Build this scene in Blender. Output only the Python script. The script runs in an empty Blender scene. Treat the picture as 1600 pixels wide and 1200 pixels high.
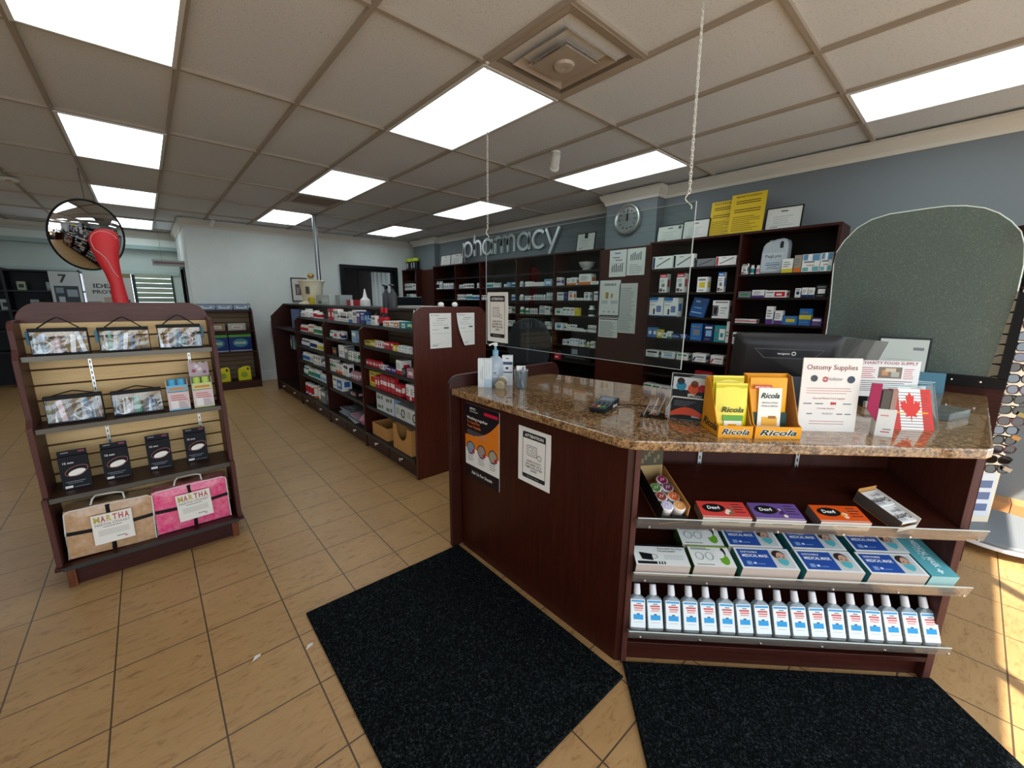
import bpy, math, random
from mathutils import Matrix, Vector, Euler
C = bpy.context.scene.collection
scn = bpy.context.scene
PI = math.pi
# ---------------- camera ----------------
cd = bpy.data.cameras.new('camera'); cam = bpy.data.objects.new('camera', cd); C.objects.link(cam); scn.camera = cam
cd.sensor_fit = 'HORIZONTAL'; cd.sensor_width = 36.0; cd.lens = 633.638/1600*36.0; cd.clip_start = 0.02; cd.clip_end = 200
def _cam():
    pit, yaw, rol = 0.2014, 0.7290, 0.0089
    sy, cy, sp, cp = math.sin(yaw), math.cos(yaw), math.sin(pit), math.cos(pit)
    F = Vector((sy*cp, cy*cp, -sp)); R = Vector((cy, -sy, 0)); U = R.cross(F)
    cr, sr = math.cos(rol), math.sin(rol)
    R2 = cr*R+sr*U; U2 = -sr*R+cr*U
    M = Matrix(((R2.x, U2.x, -F.x, 0), (R2.y, U2.y, -F.y, 0), (R2.z, U2.z, -F.z, 1.4907), (0, 0, 0, 1)))
    cam.matrix_world = M
_cam()
# ---------------- world, sun, exposure ----------------
scn.view_settings.view_transform = 'Standard'; scn.view_settings.look = 'None'
scn.view_settings.gamma = 1; scn.view_settings.use_curve_mapping = False
scn.view_settings.exposure = 0.52
try:
    scn.cycles.use_denoising = True; scn.cycles.max_bounces = 10; scn.cycles.transparent_max_bounces = 24
    scn.cycles.sample_clamp_indirect = 6.0; scn.cycles.caustics_reflective = False; scn.cycles.caustics_refractive = False
except Exception: pass
w = bpy.data.worlds.new('sky'); scn.world = w; w.use_nodes = True
bg = w.node_tree.nodes['Background']; bg.inputs[0].default_value = (0.80, 0.90, 1.0, 1); bg.inputs[1].default_value = 3.0
SUN_DIR = Vector((0.67, 0.74, -1.23))
sl = bpy.data.lights.new('sun', 'SUN'); sl.energy = 11; sl.angle = math.radians(0.6); sl.color = (1.0, 0.93, 0.80)
so = bpy.data.objects.new('sun', sl); C.objects.link(so); so.rotation_euler = SUN_DIR.to_track_quat('-Z', 'Y').to_euler(); so.location = (-2, -6, 8)
def portal(name, loc, rot, sx, sy):
    l = bpy.data.lights.new(name, 'AREA'); l.shape = 'RECTANGLE'; l.size = sx; l.size_y = sy; l.energy = 1
    l.cycles.is_portal = True
    o = bpy.data.objects.new(name, l); C.objects.link(o); o.location = loc; o.rotation_euler = rot
portal('storefront_portal', (0.25, -1.72, 1.3), (PI/2, 0, 0), 8.3, 2.3)
LAMP_E = 3.8
CEIL = 2.745
# ---------------- materials ----------------
def lin(c):
    c = c/255.0
    return c/12.92 if c <= 0.04045 else ((c+0.055)/1.055)**2.4
def rgb(h):
    if isinstance(h, str):
        h = h.lstrip('#'); h = tuple(int(h[i:i+2], 16) for i in (0, 2, 4))
    return tuple(lin(x) for x in h)+(1.0,)
_M = {}
def M(h, r=0.5, metal=0.0, em=0.0, coat=0.0):
    k = (str(h), r, metal, em, coat)
    if k in _M: return _M[k]
    m = bpy.data.materials.new('paint_'+str(len(_M))); m.use_nodes = True
    b = m.node_tree.nodes['Principled BSDF']
    c = rgb(h)
    b.inputs['Base Color'].default_value = c; b.inputs['Roughness'].default_value = r; b.inputs['Metallic'].default_value = metal
    b.inputs['Specular IOR Level'].default_value = 0.22 if r > 0.28 else 0.5
    if coat: b.inputs['Coat Weight'].default_value = coat
    if em: b.inputs['Emission Color'].default_value = c; b.inputs['Emission Strength'].default_value = em
    _M[k] = m; return m
class NT:
    def __init__(s, name):
        s.m = bpy.data.materials.new(name); s.m.use_nodes = True; s.t = s.m.node_tree
        s.b = s.t.nodes['Principled BSDF']; s.out = s.t.nodes['Material Output']
        s.tc = s.t.nodes.new('ShaderNodeTexCoord')
    def n(s, typ, **kw):
        x = s.t.nodes.new('ShaderNode'+typ)
        for k, v in kw.items(): setattr(x, k, v)
        return x
    def l(s, a, b): s.t.links.new(a, b)
    def mapping(s, src='Object', scale=(1, 1, 1), loc=(0, 0, 0), rot=(0, 0, 0)):
        mp = s.n('Mapping'); mp.inputs['Scale'].default_value = scale; mp.inputs['Location'].default_value = loc; mp.inputs['Rotation'].default_value = rot
        s.l(s.tc.outputs[src], mp.inputs[0]); return mp.outputs[0]
    def noise(s, vec, scale, detail=4, rough=0.6, dist=0.0):
        x = s.n('TexNoise'); x.inputs['Scale'].default_value = scale; x.inputs['Detail'].default_value = detail
        x.inputs['Roughness'].default_value = rough; x.inputs['Distortion'].default_value = dist
        s.l(vec, x.inputs['Vector']); return x.outputs['Fac']
    def ramp(s, fac, stops):
        x = s.n('ValToRGB'); e = x.color_ramp.elements
        while len(e) < len(stops): e.new(0.5)
        for i, (p, c) in enumerate(stops): e[i].position = p; e[i].color = rgb(c) if not isinstance(c, float) else (c, c, c, 1)
        s.l(fac, x.inputs[0]); return x.outputs[0]
    def mix(s, fac, a, b, typ='MIX'):
        x = s.n('MixRGB', blend_type=typ)
        for i, v in zip((0, 1, 2), (fac, a, b)):
            if hasattr(v, 'links'): s.l(v, x.inputs[i])
            elif i == 0: x.inputs[0].default_value = v
            else: x.inputs[i].default_value = rgb(v) if not isinstance(v, tuple) or len(v) != 4 else v
        return x.outputs[0]
    def bump(s, h, strength=0.3, dist=0.01):
        x = s.n('Bump'); x.inputs['Strength'].default_value = strength; x.inputs['Distance'].default_value = dist
        s.l(h, x.inputs['Height']); s.l(x.outputs[0], s.b.inputs['Normal'])
def wood(name, c1, c2, axis='Z', rough=0.42, coat=0.04, src='Object'):
    s = NT(name)
    sc = {'Z': (30, 30, 1.6), 'X': (1.6, 30, 30), 'Y': (30, 1.6, 30)}[axis]
    v = s.mapping(src, sc)
    f = s.noise(v, 2.2, 6, 0.65, 0.6)
    g = s.noise(s.mapping(src, tuple(x*4 for x in sc)), 3.0, 3, 0.7)
    col = s.ramp(f, [(0.30, c1), (0.72, c2)])
    col = s.mix(0.35, col, s.ramp(g, [(0.35, c1), (0.7, c2)]))
    s.l(col, s.b.inputs['Base Color']); s.b.inputs['Roughness'].default_value = rough; s.b.inputs['Specular IOR Level'].default_value = 0.24; s.b.inputs['Coat Weight'].default_value = coat
    s.b.inputs['Coat Roughness'].default_value = 0.25
    return s.m
WOOD = wood('mahogany_vertical', '#200905', '#45190d', 'Z')
WOODX = wood('mahogany_along_x', '#210a06', '#421a10', 'X')
WOODY = wood('mahogany_along_y', '#210a06', '#421a10', 'Y')
WOODR = wood('rosy_mahogany', '#3a1d18', '#583029', 'Z', 0.5, 0.05)
WOODS = wood('shelf_board', '#17100c', '#2a1c16', 'Y', 0.45, 0.05)
MAPLE = wood('maple_slats', '#c4a16c', '#dfc08a', 'X', 0.5, 0.1)
TAUPE = wood('taupe_slats', '#7d6a54', '#8f7a60', 'X', 0.55, 0.0)
TAUPEY = wood('taupe_slats_y', '#5f5142', '#75644f', 'Y', 0.55, 0.0)
def granite():
    s = NT('granite'); v = s.mapping('Object', (1, 1, 1))
    a = s.noise(v, 55, 6, 0.75, 0.8); b2 = s.noise(v, 16, 5, 0.7, 1.5)
    vo = s.n('TexVoronoi'); vo.inputs['Scale'].default_value = 95; s.l(v, vo.inputs['Vector'])
    col = s.ramp(a, [(0.30, '#150d08'), (0.43, '#4a301c'), (0.52, '#84623e'), (0.62, '#b39066'), (0.78, '#5f4329')])
    col = s.mix(s.ramp(b2, [(0.42, 0.0), (0.62, 0.75)]), col, s.ramp(vo.outputs['Distance'], [(0.1, '#20150d'), (0.45, '#8f6c46'), (0.8, '#b99c74')]))
    s.l(col, s.b.inputs['Base Color']); s.b.inputs['Roughness'].default_value = 0.09; s.b.inputs['Coat Weight'].default_value = 0.5
    return s.m
GRANITE = granite()
def floor_mat():
    s = NT('floor_tiles'); T = 0.305; TY = 0.3032
    mp = s.mapping('Object', (1, 1, 1), (0.5831+T*20, -2.1037+TY*20, 0))
    br = s.n('TexBrick', offset=0.0, squash=1.0); br.inputs['Scale'].default_value = 1.0
    br.inputs['Brick Width'].default_value = T; br.inputs['Row Height'].default_value = TY; br.inputs['Mortar Size'].default_value = 0.0032
    br.inputs['Mortar Smooth'].default_value = 0.25; br.inputs['Bias'].default_value = 0.0
    br.inputs['Color1'].default_value = rgb('#a28055'); br.inputs['Color2'].default_value = rgb('#957248'); br.inputs['Mortar'].default_value = rgb('#54432f')
    s.l(mp, br.inputs['Vector'])
    v = s.mapping('Object', (1, 1, 1)); v2 = s.mapping('Object', (1.0, 3.2, 1), rot=(0, 0, 0.45))
    n1 = s.noise(v2, 13, 6, 0.72, 1.0); n2 = s.noise(v, 2.2, 3)
    stain = s.ramp(n1, [(0.33, '#755332'), (0.46, '#b08a5a'), (0.7, '#b99566')])
    col = s.mix(0.6, br.outputs['Color'], stain)
    col = s.mix(s.ramp(n2, [(0.35, 0.0), (0.7, 0.25)]), col, '#7f5a35')
    col = s.mix(br.outputs['Fac'], col, '#4c3b29')
    s.l(col, s.b.inputs['Base Color'])
    rr = s.ramp(n1, [(0.3, 0.30), (0.7, 0.42)]); s.l(rr, s.b.inputs['Roughness'])
    h = s.mix(br.outputs['Fac'], n1, (0.0, 0.0, 0.0, 1)); s.bump(h, 0.25, 0.004)
    return s.m
FLOOR = floor_mat()
def ceil_mat():
    s = NT('ceiling_tiles'); v = s.mapping('Object', (1, 1, 1)); vs = s.mapping('Object', (2.2, 1, 1), rot=(0, 0, 0.6))
    a = s.noise(vs, 90, 3, 0.6); b2 = s.noise(v, 220, 2, 0.5); c = s.noise(v, 0.9, 2)
    col = s.ramp(a, [(0.30, '#85858a'), (0.37, '#d8dbe0'), (0.6, '#dfe2e6')])
    col = s.mix(s.ramp(c, [(0.35, 0.0), (0.65, 0.5)]), col, s.mix(0.25, col, '#b2b4b6'))
    s.l(col, s.b.inputs['Base Color']); s.b.inputs['Roughness'].default_value = 0.9; s.bump(s.mix(0.3, a, b2), 0.25, 0.004); return s.m
CEILM = ceil_mat()
def wall_paint(name, h, bumpy=0.06):
    s = NT(name); v = s.mapping('Object', (1, 1, 1)); n = s.noise(v, 3, 3); col = s.mix(s.ramp(n, [(0.3, 0.0), (0.7, 0.10)]), h, '#808080')
    s.l(col, s.b.inputs['Base Color']); s.b.inputs['Roughness'].default_value = 0.6; s.bump(s.noise(v, 180, 2), bumpy, 0.002); return s.m
SLATE = wall_paint('slate_paint', '#6b7377'); PALE = wall_paint('pale_paint', '#d0d5d0'); PALEG = wall_paint('pale_green_paint', '#bccac4')
GREYW = wall_paint('grey_wall', '#8a8886'); CROWN = M('#cfc9bd', 0.5)
def mat_carpet():
    s = NT('carpet'); v = s.mapping('Object', (1, 1, 1)); a = s.noise(v, 120, 3, 0.85); b2 = s.noise(v, 30, 3, 0.7)
    col = s.ramp(a, [(0.42, '#050606'), (0.56, '#15191a'), (0.68, '#484e50')])
    col = s.mix(s.ramp(b2, [(0.35, 0.0), (0.7, 0.5)]), col, '#0c0e10')
    s.l(col, s.b.inputs['Base Color']); s.b.inputs['Roughness'].default_value = 0.97; s.b.inputs['Specular IOR Level'].default_value = 0.04; s.bump(a, 0.9, 0.006); return s.m
CARPET = mat_carpet()
def clear(name, tint='#ffffff', gl=0.05, gr=0.02, fog=None, foga=0.0, speck=0.45):
    s = NT(name); s.t.nodes.remove(s.b)
    tr = s.n('BsdfTransparent'); tr.inputs[0].default_value = rgb(tint)
    gs = s.n('BsdfGlossy'); gs.inputs['Roughness'].default_value = gr
    fr = s.n('LayerWeight'); fr.inputs[0].default_value = 0.5; pw = s.n('Math', operation='POWER'); s.l(fr.outputs['Facing'], pw.inputs[0]); pw.inputs[1].default_value = 4.0
    ma = s.n('Math', operation='MULTIPLY_ADD'); s.l(pw.outputs[0], ma.inputs[0]); ma.inputs[1].default_value = 0.9; ma.inputs[2].default_value = gl; ma.use_clamp = True
    mx = s.n('MixShader'); s.l(ma.outputs[0], mx.inputs[0]); s.l(tr.outputs[0], mx.inputs[1]); s.l(gs.outputs[0], mx.inputs[2])
    last = mx.outputs[0]
    if fog:
        df = s.n('BsdfDiffuse'); df.inputs[0].default_value = rgb(fog)
        tl = s.n('BsdfTranslucent'); tl.inputs[0].default_value = rgb(fog)
        m3 = s.n('MixShader'); m3.inputs[0].default_value = 0.5; s.l(df.outputs[0], m3.inputs[1]); s.l(tl.outputs[0], m3.inputs[2])
        v = s.mapping('Object', (1, 1, 1)); sp = s.noise(v, 170, 2, 0.6); cl = s.noise(v, 6, 3)
        f = s.ramp(sp, [(0.45, foga*(0.75 if speck else 1.0)), (0.62, foga), (0.72, min(1.0, foga+speck))])
        f2 = s.mix(s.ramp(cl, [(0.3, 0.0), (0.7, 0.35 if speck else 0.0)]), f, (foga*0.8, foga*0.8, foga*0.8, 1))
        m2 = s.n('MixShader'); s.l(f2, m2.inputs[0]); s.l(last, m2.inputs[1]); s.l(m3.outputs[0], m2.inputs[2]); last = m2.outputs[0]
    s.l(last, s.out.inputs[0]); return s.m
ACRYL = clear('clear_acrylic', '#eef4f2', 0.03, 0.01)
ACRYLEDGE = M('#c9d2cf', 0.25)
LIPM = clear('frosted_lip', '#f4f2ee', 0.05, 0.06, fog='#efeae2', foga=0.09, speck=0.0)
DUSTY = clear('dusty_acrylic', '#aebcb4', 0.05, 0.05, fog='#aeb8af', foga=0.40)
PLASTIC = clear('clear_plastic', '#dfe8ea', 0.06, 0.08, fog='#dfe6e6', foga=0.10, speck=0.0)
GEL = clear('sanitizer_gel', '#e6f3f8', 0.10, 0.05, fog='#d8e6ec', foga=0.42, speck=0.1)
FILM = clear('shiny_film', '#ffffff', 0.10, 0.12)
CHROME = M('#d8dadb', 0.12, 1.0); STEEL = M('#9a9c9d', 0.3, 1.0); SATIN = M('#c2c2be', 0.35, 0.9)
BLACK = M('#0d0d0e', 0.4); WHITE = M('#ecebe6', 0.5); PAPER = M('#e4e2dc', 0.8); CARD = M('#b5844a', 0.85); CARDD = M('#7d5a32', 0.9)
SHELFG = M('#3a3a37', 0.4, 0.4)
# ---------------- mesh builder ----------------
import bmesh
class MB:
    def __init__(s): s.v = []; s.f = []; s.fm = []; s.mats = []
    def mi(s, m):
        if m not in s.mats: s.mats.append(m)
        return s.mats.index(m)
    def face(s, pts, m):
        n = len(s.v); s.v += [tuple(p) for p in pts]; s.f.append(tuple(range(n, n+len(pts)))); s.fm.append(s.mi(m))
    def mesh(s, verts, faces, m):
        n = len(s.v); s.v += [tuple(p) for p in verts]
        for f in faces: s.f.append(tuple(i+n for i in f)); s.fm.append(s.mi(m))
    def box(s, x0, x1, y0, y1, z0, z1, m, T=None):
        P = [(x, y, z) for z in (z0, z1) for y in (y0, y1) for x in (x0, x1)]
        if T: P = [tuple(T @ Vector(p)) for p in P]
        s.mesh(P, [(0, 2, 3, 1), (4, 5, 7, 6), (0, 1, 5, 4), (2, 6, 7, 3), (0, 4, 6, 2), (1, 3, 7, 5)], m)
    def prism(s, pts, a0, a1, axis, m, T=None, mside=None):
        # pts: 2D outline (ccw); axis: 'x' -> pts are (y,z); 'y' -> (x,z); 'z' -> (x,y)
        def P(p, a): return {'x': (a, p[0], p[1]), 'y': (p[0], a, p[1]), 'z': (p[0], p[1], a)}[axis]
        n = len(pts); V = [P(p, a0) for p in pts]+[P(p, a1) for p in pts]
        if T: V = [tuple(T @ Vector(p)) for p in V]
        s.mesh(V, [tuple(range(n-1, -1, -1)), tuple(range(n, 2*n))], m)
        k = len(s.v)-2*n
        for i in range(n): s.f.append((k+i, k+(i+1) % n, k+n+(i+1) % n, k+n+i)); s.fm.append(s.mi(mside or m))
    def lathe(s, prof, m, n=20, c=(0, 0, 0), T=None, mats=None, sy=1.0):
        k = len(s.v)
        for r, z in prof:
            for i in range(n):
                a = 2*PI*i/n; p = (c[0]+r*math.cos(a), c[1]+r*math.sin(a)*sy, c[2]+z)
                s.v.append(tuple(T @ Vector(p)) if T else p)
        for j in range(len(prof)-1):
            mm = s.mi(mats[j] if mats else m)
            for i in range(n):
                s.f.append((k+j*n+i, k+j*n+(i+1) % n, k+(j+1)*n+(i+1) % n, k+(j+1)*n+i)); s.fm.append(mm)
        if prof[0][0] > 1e-5: s.f.append(tuple(k+i for i in range(n-1, -1, -1))); s.fm.append(s.mi(mats[0] if mats else m))
        if prof[-1][0] > 1e-5: s.f.append(tuple(k+(len(prof)-1)*n+i for i in range(n))); s.fm.append(s.mi(mats[-1] if mats else m))
    def tube(s, path, r, m, n=8, closed=False, rs=None):
        P = [Vector(p) for p in path]; k = len(s.v); N = len(P)
        up = Vector((0, 0, 1))
        for i, p in enumerate(P):
            if closed: d = P[(i+1) % N]-P[i-1]
            else: d = P[min(i+1, N-1)]-P[max(i-1, 0)]
            d.normalize(); a = d.cross(up)
            if a.length < 1e-3: a = d.cross(Vector((1, 0, 0)))
            a.normalize(); b = a.cross(d); rr = rs[i] if rs else r
            for j in range(n):
                t = 2*PI*j/n; s.v.append(tuple(p+a*rr*math.cos(t)+b*rr*math.sin(t)))
        for i in range(N if closed else N-1):
            for j in range(n):
                s.f.append((k+i*n+j, k+i*n+(j+1) % n, k+((i+1) % N)*n+(j+1) % n, k+((i+1) % N)*n+j)); s.fm.append(s.mi(m))
        if not closed:
            s.f.append(tuple(k+j for j in range(n-1, -1, -1))); s.fm.append(s.mi(m))
            s.f.append(tuple(k+(N-1)*n+j for j in range(n))); s.fm.append(s.mi(m))
    def grid(s, o, u, v, rects, base):
        # a printed face: origin o, edge vectors u and v, rects in 0..1
        o, u, v = Vector(o), Vector(u), Vector(v)
        xs = sorted({0.0, 1.0, *[round(max(0, min(1, r[i])), 4) for r in rects for i in (0, 2)]})
        ys = sorted({0.0, 1.0, *[round(max(0, min(1, r[i])), 4) for r in rects for i in (1, 3)]})
        k = len(s.v)
        for y in ys:
            for x in xs: s.v.append(tuple(o+u*x+v*y))
        nx = len(xs)
        for j in range(len(ys)-1):
            for i in range(nx-1):
                cx, cy = (xs[i]+xs[i+1])/2, (ys[j]+ys[j+1])/2; m = base
                for r in rects:
                    if r[0] < cx < r[2] and r[1] < cy < r[3]: m = r[4]
                a = k+j*nx+i; s.f.append((a, a+1, a+nx+1, a+nx)); s.fm.append(s.mi(m))
    def gbox(s, w, d, h, base, front=(), top=(), left=(), right=(), sidem=None, x0=None, y0=None, z0=0.0):
        # carton: local x across, front towards -y
        x = -w/2 if x0 is None else x0; y = -d/2 if y0 is None else y0; z = z0
        sm = sidem or base
        s.grid((x, y, z), (w, 0, 0), (0, 0, h), front, base)
        s.grid((x, y, z+h), (w, 0, 0), (0, d, 0), top, base if top else sm)
        s.grid((x, y+d, z), (0, -d, 0), (0, 0, h), left, sm); s.grid((x+w, y, z), (0, d, 0), (0, 0, h), right, sm)
        s.face([(x+w, y+d, z), (x, y+d, z), (x, y+d, z+h), (x+w, y+d, z+h)], sm)
        s.face([(x, y+d, z), (x+w, y+d, z), (x+w, y, z), (x, y, z)], sm)
    def build(s, name, parent=None, loc=(0, 0, 0), rot=(0, 0, 0), smooth=False, weld=False, bevel=0, label=None):
        me = bpy.data.meshes.new(name); me.from_pydata(s.v, [], s.f)
        for m in s.mats: me.materials.append(m)
        me.polygons.foreach_set('material_index', s.fm)
        if weld:
            bm = bmesh.new(); bm.from_mesh(me); bmesh.ops.remove_doubles(bm, verts=bm.verts, dist=1e-5); bm.to_mesh(me); bm.free()
        if smooth:
            me.polygons.foreach_set('use_smooth', [True]*len(me.polygons))
            try: me.set_sharp_from_angle(angle=math.radians(38))
            except Exception: pass
        me.update()
        o = bpy.data.objects.new(name, me); C.objects.link(o)
        if parent: o.parent = parent
        o.location = loc; o.rotation_euler = rot
        if bevel:
            b = o.modifiers.new('edge', 'BEVEL'); b.width = bevel; b.segments = 2; b.limit_method = 'ANGLE'
        if label: o['label'] = label
        return o
def tag(o, label, cat, group=None):
    o['label'] = label; o['category'] = cat
    if group: o['group'] = group
    return o
def struct(o): o['kind'] = 'structure'; return o
def thing(name, label, cat, loc=(0, 0, 0), rot=(0, 0, 0), group=None):
    o = bpy.data.objects.new(name, None); C.objects.link(o); o.location = loc; o.rotation_euler = rot; o.empty_display_size = 0.05
    return tag(o, label, cat, group)
_T = {}
def txt(body, h, mat, parent, loc, rot=(PI/2, 0, 0), w=None, align='C', name='lettering', shear=0.0, bold=0.0, ext=0.0):
    """Raised or printed lettering of cap height about h, facing local -y by default."""
    k = (body, shear, bold, ext > 0)
    if k not in _T:
        cu = bpy.data.curves.new('type', 'FONT'); cu.body = body; cu.size = 1.0; cu.shear = shear; cu.offset = bold; cu.extrude = 0.0; cu.resolution_u = 2
        if ext: cu.extrude = ext/h
        ob = bpy.data.objects.new('type', cu); me = bpy.data.meshes.new_from_object(ob)
        bpy.data.objects.remove(ob); _T[k] = me
    me = _T[k].copy(); me.materials.clear(); me.materials.append(mat)
    xs = [v.co.x for v in me.vertices]; x0, x1 = min(xs), max(xs)
    sy = h/0.70; sx = sy if w is None else w/max(1e-4, x1-x0)
    ox = {'C': (x0+x1)/2, 'L': x0, 'R': x1}[align]
    for v in me.vertices: v.co.x = (v.co.x-ox)*sx; v.co.y *= sy; v.co.z *= sy
    o = bpy.data.objects.new(name, me); C.objects.link(o); o.parent = parent; o.location = loc; o.rotation_euler = rot
    return o
def lines(x0, x1, y0, y1, n, m, duty=0.4, ragged=None):
    """rects for n lines of small print between x0..x1, y0..y1"""
    R = []; st = (y1-y0)/n; rr = random.Random(int(x0*977+y0*3571+n))
    for i in range(n):
        xe = x1-(x1-x0)*(rr.random()*0.35 if ragged else 0); R.append((x0, round(y0+st*i, 4), round(xe, 3), round(y0+st*(i+duty), 4), m))
    return R
def arc(cx, cy, r, a0, a1, n):
    return [(cx+r*math.cos(a0+(a1-a0)*i/n), cy+r*math.sin(a0+(a1-a0)*i/n)) for i in range(n+1)]
ORD = 'first second third fourth fifth sixth seventh eighth ninth tenth eleventh twelfth thirteenth fourteenth fifteenth sixteenth seventeenth eighteenth nineteenth twentieth'.split()
# ================= the room =================
X0, Y0 = 0.304, 1.9584      # ceiling grid origin
b = MB(); b.box(-4.6, 4.9, -1.75, 11.1, -0.1, 0, FLOOR); struct(b.build('floor'))
b = MB(); b.box(-4.6, 4.9, -1.75, 11.1, CEIL+0.02, CEIL+0.1, CEILM); struct(b.build('ceiling'))
TBAR = M('#a59a8e', 0.6)
b = MB()
for i in range(-8, 8):
    x = X0+0.61*i
    if -4.5 < x < 4.6: b.box(x-0.012, x+0.012, -1.7, 11.0, CEIL, CEIL+0.021, TBAR)
for j in range(-3, 8):
    y = Y0+1.22*j
    b.box(-4.5, 4.7, y-0.012, y+0.012, CEIL+0.0005, CEIL+0.021, TBAR)
b.box(X0+1.22, X0+1.83, Y0-0.622, Y0-0.60, CEIL+0.001, CEIL+0.021, TBAR)
b.box(X0+1.22, X0+1.83, Y0+1.22*3+0.60, Y0+1.22*3+0.62, CEIL+0.001, CEIL+0.021, TBAR)
struct(b.build('trim_1'))
def plan_wall(name, pts, z0, z1, m, side=1, t=0.12):
    """wall with its room face along the polyline pts, thickness away from the room"""
    b = MB()
    for (ax, ay), (bx, by) in zip(pts, pts[1:]):
        L = math.hypot(bx-ax, by-ay)
        nx, ny = (by-ay)/L*side, -(bx-ax)/L*side
        P = [(ax, ay), (bx, by), (bx+nx*t, by+ny*t), (ax+nx*t, ay+ny*t)]
        if side > 0: P = P[::-1]
        b.prism(P, z0, z1, 'z', m)
    return struct(b.build(name))
WR = [(4.5, -1.7), (4.5, 2.5), (4.35, 2.5), (4.35, 3.17), (4.66, 3.17), (4.66, 7.5), (4.55, 7.5), (4.55, 8.35), (4.72, 8.35), (4.72, 8.7)]
b = MB(); b.prism(([(4.98, 8.75), (4.98, -1.75)]+[(4.5, -1.75)]+WR[1:]+[(4.72, 8.75)])[::-1], 0, CEIL+0.02, 'z', SLATE); struct(b.build('wall_right'))
WINX0, WINX1, WINZ0, WINZ1 = 3.10, 4.20, 1.0, 2.12
b = MB()
b.box(0.62, WINX0, 8.65, 8.77, 0, CEIL+0.02, PALE); b.box(WINX1, 4.85, 8.65, 8.77, 0, CEIL+0.02, PALE)
b.box(WINX0, WINX1, 8.65, 8.77, 0, WINZ0, PALE); b.box(WINX0, WINX1, 8.65, 8.77, WINZ1, CEIL+0.02, PALE)
struct(b.build('wall_back'))
b = MB(); b.box(0.62, 0.74, 8.77, 9.5, 0, CEIL+0.02, PALE); b.box(0.62, 0.74, 10.3, 11.0, 0, CEIL+0.02, PALE); b.box(0.62, 0.74, 9.5, 10.3, 2.02, CEIL+0.02, PALE)
struct(b.build('wall_partition'))
DT = M('#16191a', 0.5)
b = MB(); b.box(0.60, 0.72, 9.44, 9.5, 0, 2.08, DT); b.box(0.60, 0.72, 10.3, 10.36, 0, 2.08, DT); b.box(0.60, 0.72, 9.44, 10.36, 2.02, 2.08, DT)
b.box(0.66, 0.70, 9.5, 10.3, 0.01, 2.02, M('#23282a', 0.5)); struct(b.build('door_1'))
# far end: storefront bulkhead and display window
b = MB()
b.box(-4.5, 0.62, 10.92, 11.05, 1.97, CEIL+0.02, PALEG); b.box(-4.5, 0.62, 10.92, 11.05, 0, 0.9, PALEG)
b.box(0.5, 0.62, 10.92, 11.05, 0.9, 1.97, PALEG); b.box(-4.5, -3.2, 10.92, 11.05, 0.9, 1.97, PALEG)
struct(b.build('wall_far'))
b = MB(); b.box(-4.5, 0.62, 10.74, 10.92, 2.40, 2.47, M('#8fa5a2', 0.3)); b.box(-4.5, 0.62, 10.80, 10.92, 2.47, 2.60, M('#d5dcd6', 0.5)); b.box(-4.5, 0.61, 10.88, 10.92, 1.93, 2.0, M('#a9bbb6', 0.3)); struct(b.build('trim_2'))
b = MB(); b.box(-4.62, -4.5, -1.7, 11.05, 0, CEIL+0.02, PALE); struct(b.build('wall_left'))
# storefront behind the camera
b = MB(); b.box(-4.6, 4.7, -1.75, -1.6, 2.40, CEIL+0.02, GREYW); b.box(-4.6, -3.9, -1.75, -1.6, 0, 2.4, GREYW); b.box(4.40, 4.7, -1.75, -1.6, 0, 2.4, GREYW)
b.box(-3.9, 4.40, -1.75, -1.6, 0, 0.12, GREYW); struct(b.build('wall_front'))
b = MB()
for x in (-3.9, -2.2, -0.5, 1.2, 2.05, 4.35): b.box(x, x+0.05, -1.70, -1.65, 0.12, 2.4, M('#3b3c3d', 0.4, 0.6))
b.box(-3.9, 4.4, -1.70, -1.65, 2.35, 2.4, M('#3b3c3d', 0.4, 0.6)); b.box(-3.9, 4.4, -1.70, -1.65, 0.12, 0.17, M('#3b3c3d', 0.4, 0.6))
struct(b.build('window_2'))
b = MB(); b.box(-12, 12, -14, -1.76, -0.16, -0.11, M('#8f8d88', 0.9)); struct(b.build('pavement'))
# crown moulding
def crown(name, pts, side):
    prof = [(0, 0), (0.012, 0), (0.018, 0.03), (0.04, 0.055), (0.055, 0.075), (0.065, 0.10), (0.065, 0.118), (0, 0.118)]
    b = MB(); n = len(pts)
    def nrm(a, c):
        L = math.hypot(c[0]-a[0], c[1]-a[1]); return (-(c[1]-a[1])/L*side, (c[0]-a[0])/L*side)
    rings = []
    for i, p in enumerate(pts):
        n1 = nrm(pts[i-1], p) if i else None; n2 = nrm(p, pts[i+1]) if i < n-1 else None
        if n1 and n2:
            d = 1+n1[0]*n2[0]+n1[1]*n2[1]; m = ((n1[0]+n2[0])/d, (n1[1]+n2[1])/d)
        else: m = n1 or n2
        rings.append([(p[0]+m[0]*q, p[1]+m[1]*q, CEIL-0.118+z) for q, z in prof])
    k = len(prof); V = [v for r in rings for v in r]; F = []
    for i in range(n-1):
        for j in range(k): F.append((i*k+j, i*k+(j+1) % k, (i+1)*k+(j+1) % k, (i+1)*k+j))
    b.mesh(V, F, CROWN); struct(b.build(name))
crown('trim_3', WR[:-1]+[(4.72, 8.65), (0.62, 8.65), (0.62, 10.92), (-4.5, 10.92)], 1)
BASEB = M('#d4d8d8', 0.4)
b = MB(); b.box(0.62, 4.55, 8.632, 8.65, 0, 0.16, BASEB); b.box(0.62, 4.55, 8.638, 8.65, 0.16, 0.18, BASEB); struct(b.build('baseboard_back'))
TB = wall_paint('tile_base', '#b07c4c')
b = MB()
for k in range(5): b.box(4.35, 4.5, -1.6+0.305*k+0.002, -1.6+0.305*(k+1)-0.002, 0, 0.13, TB)
struct(b.build('baseboard_right'))
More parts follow.
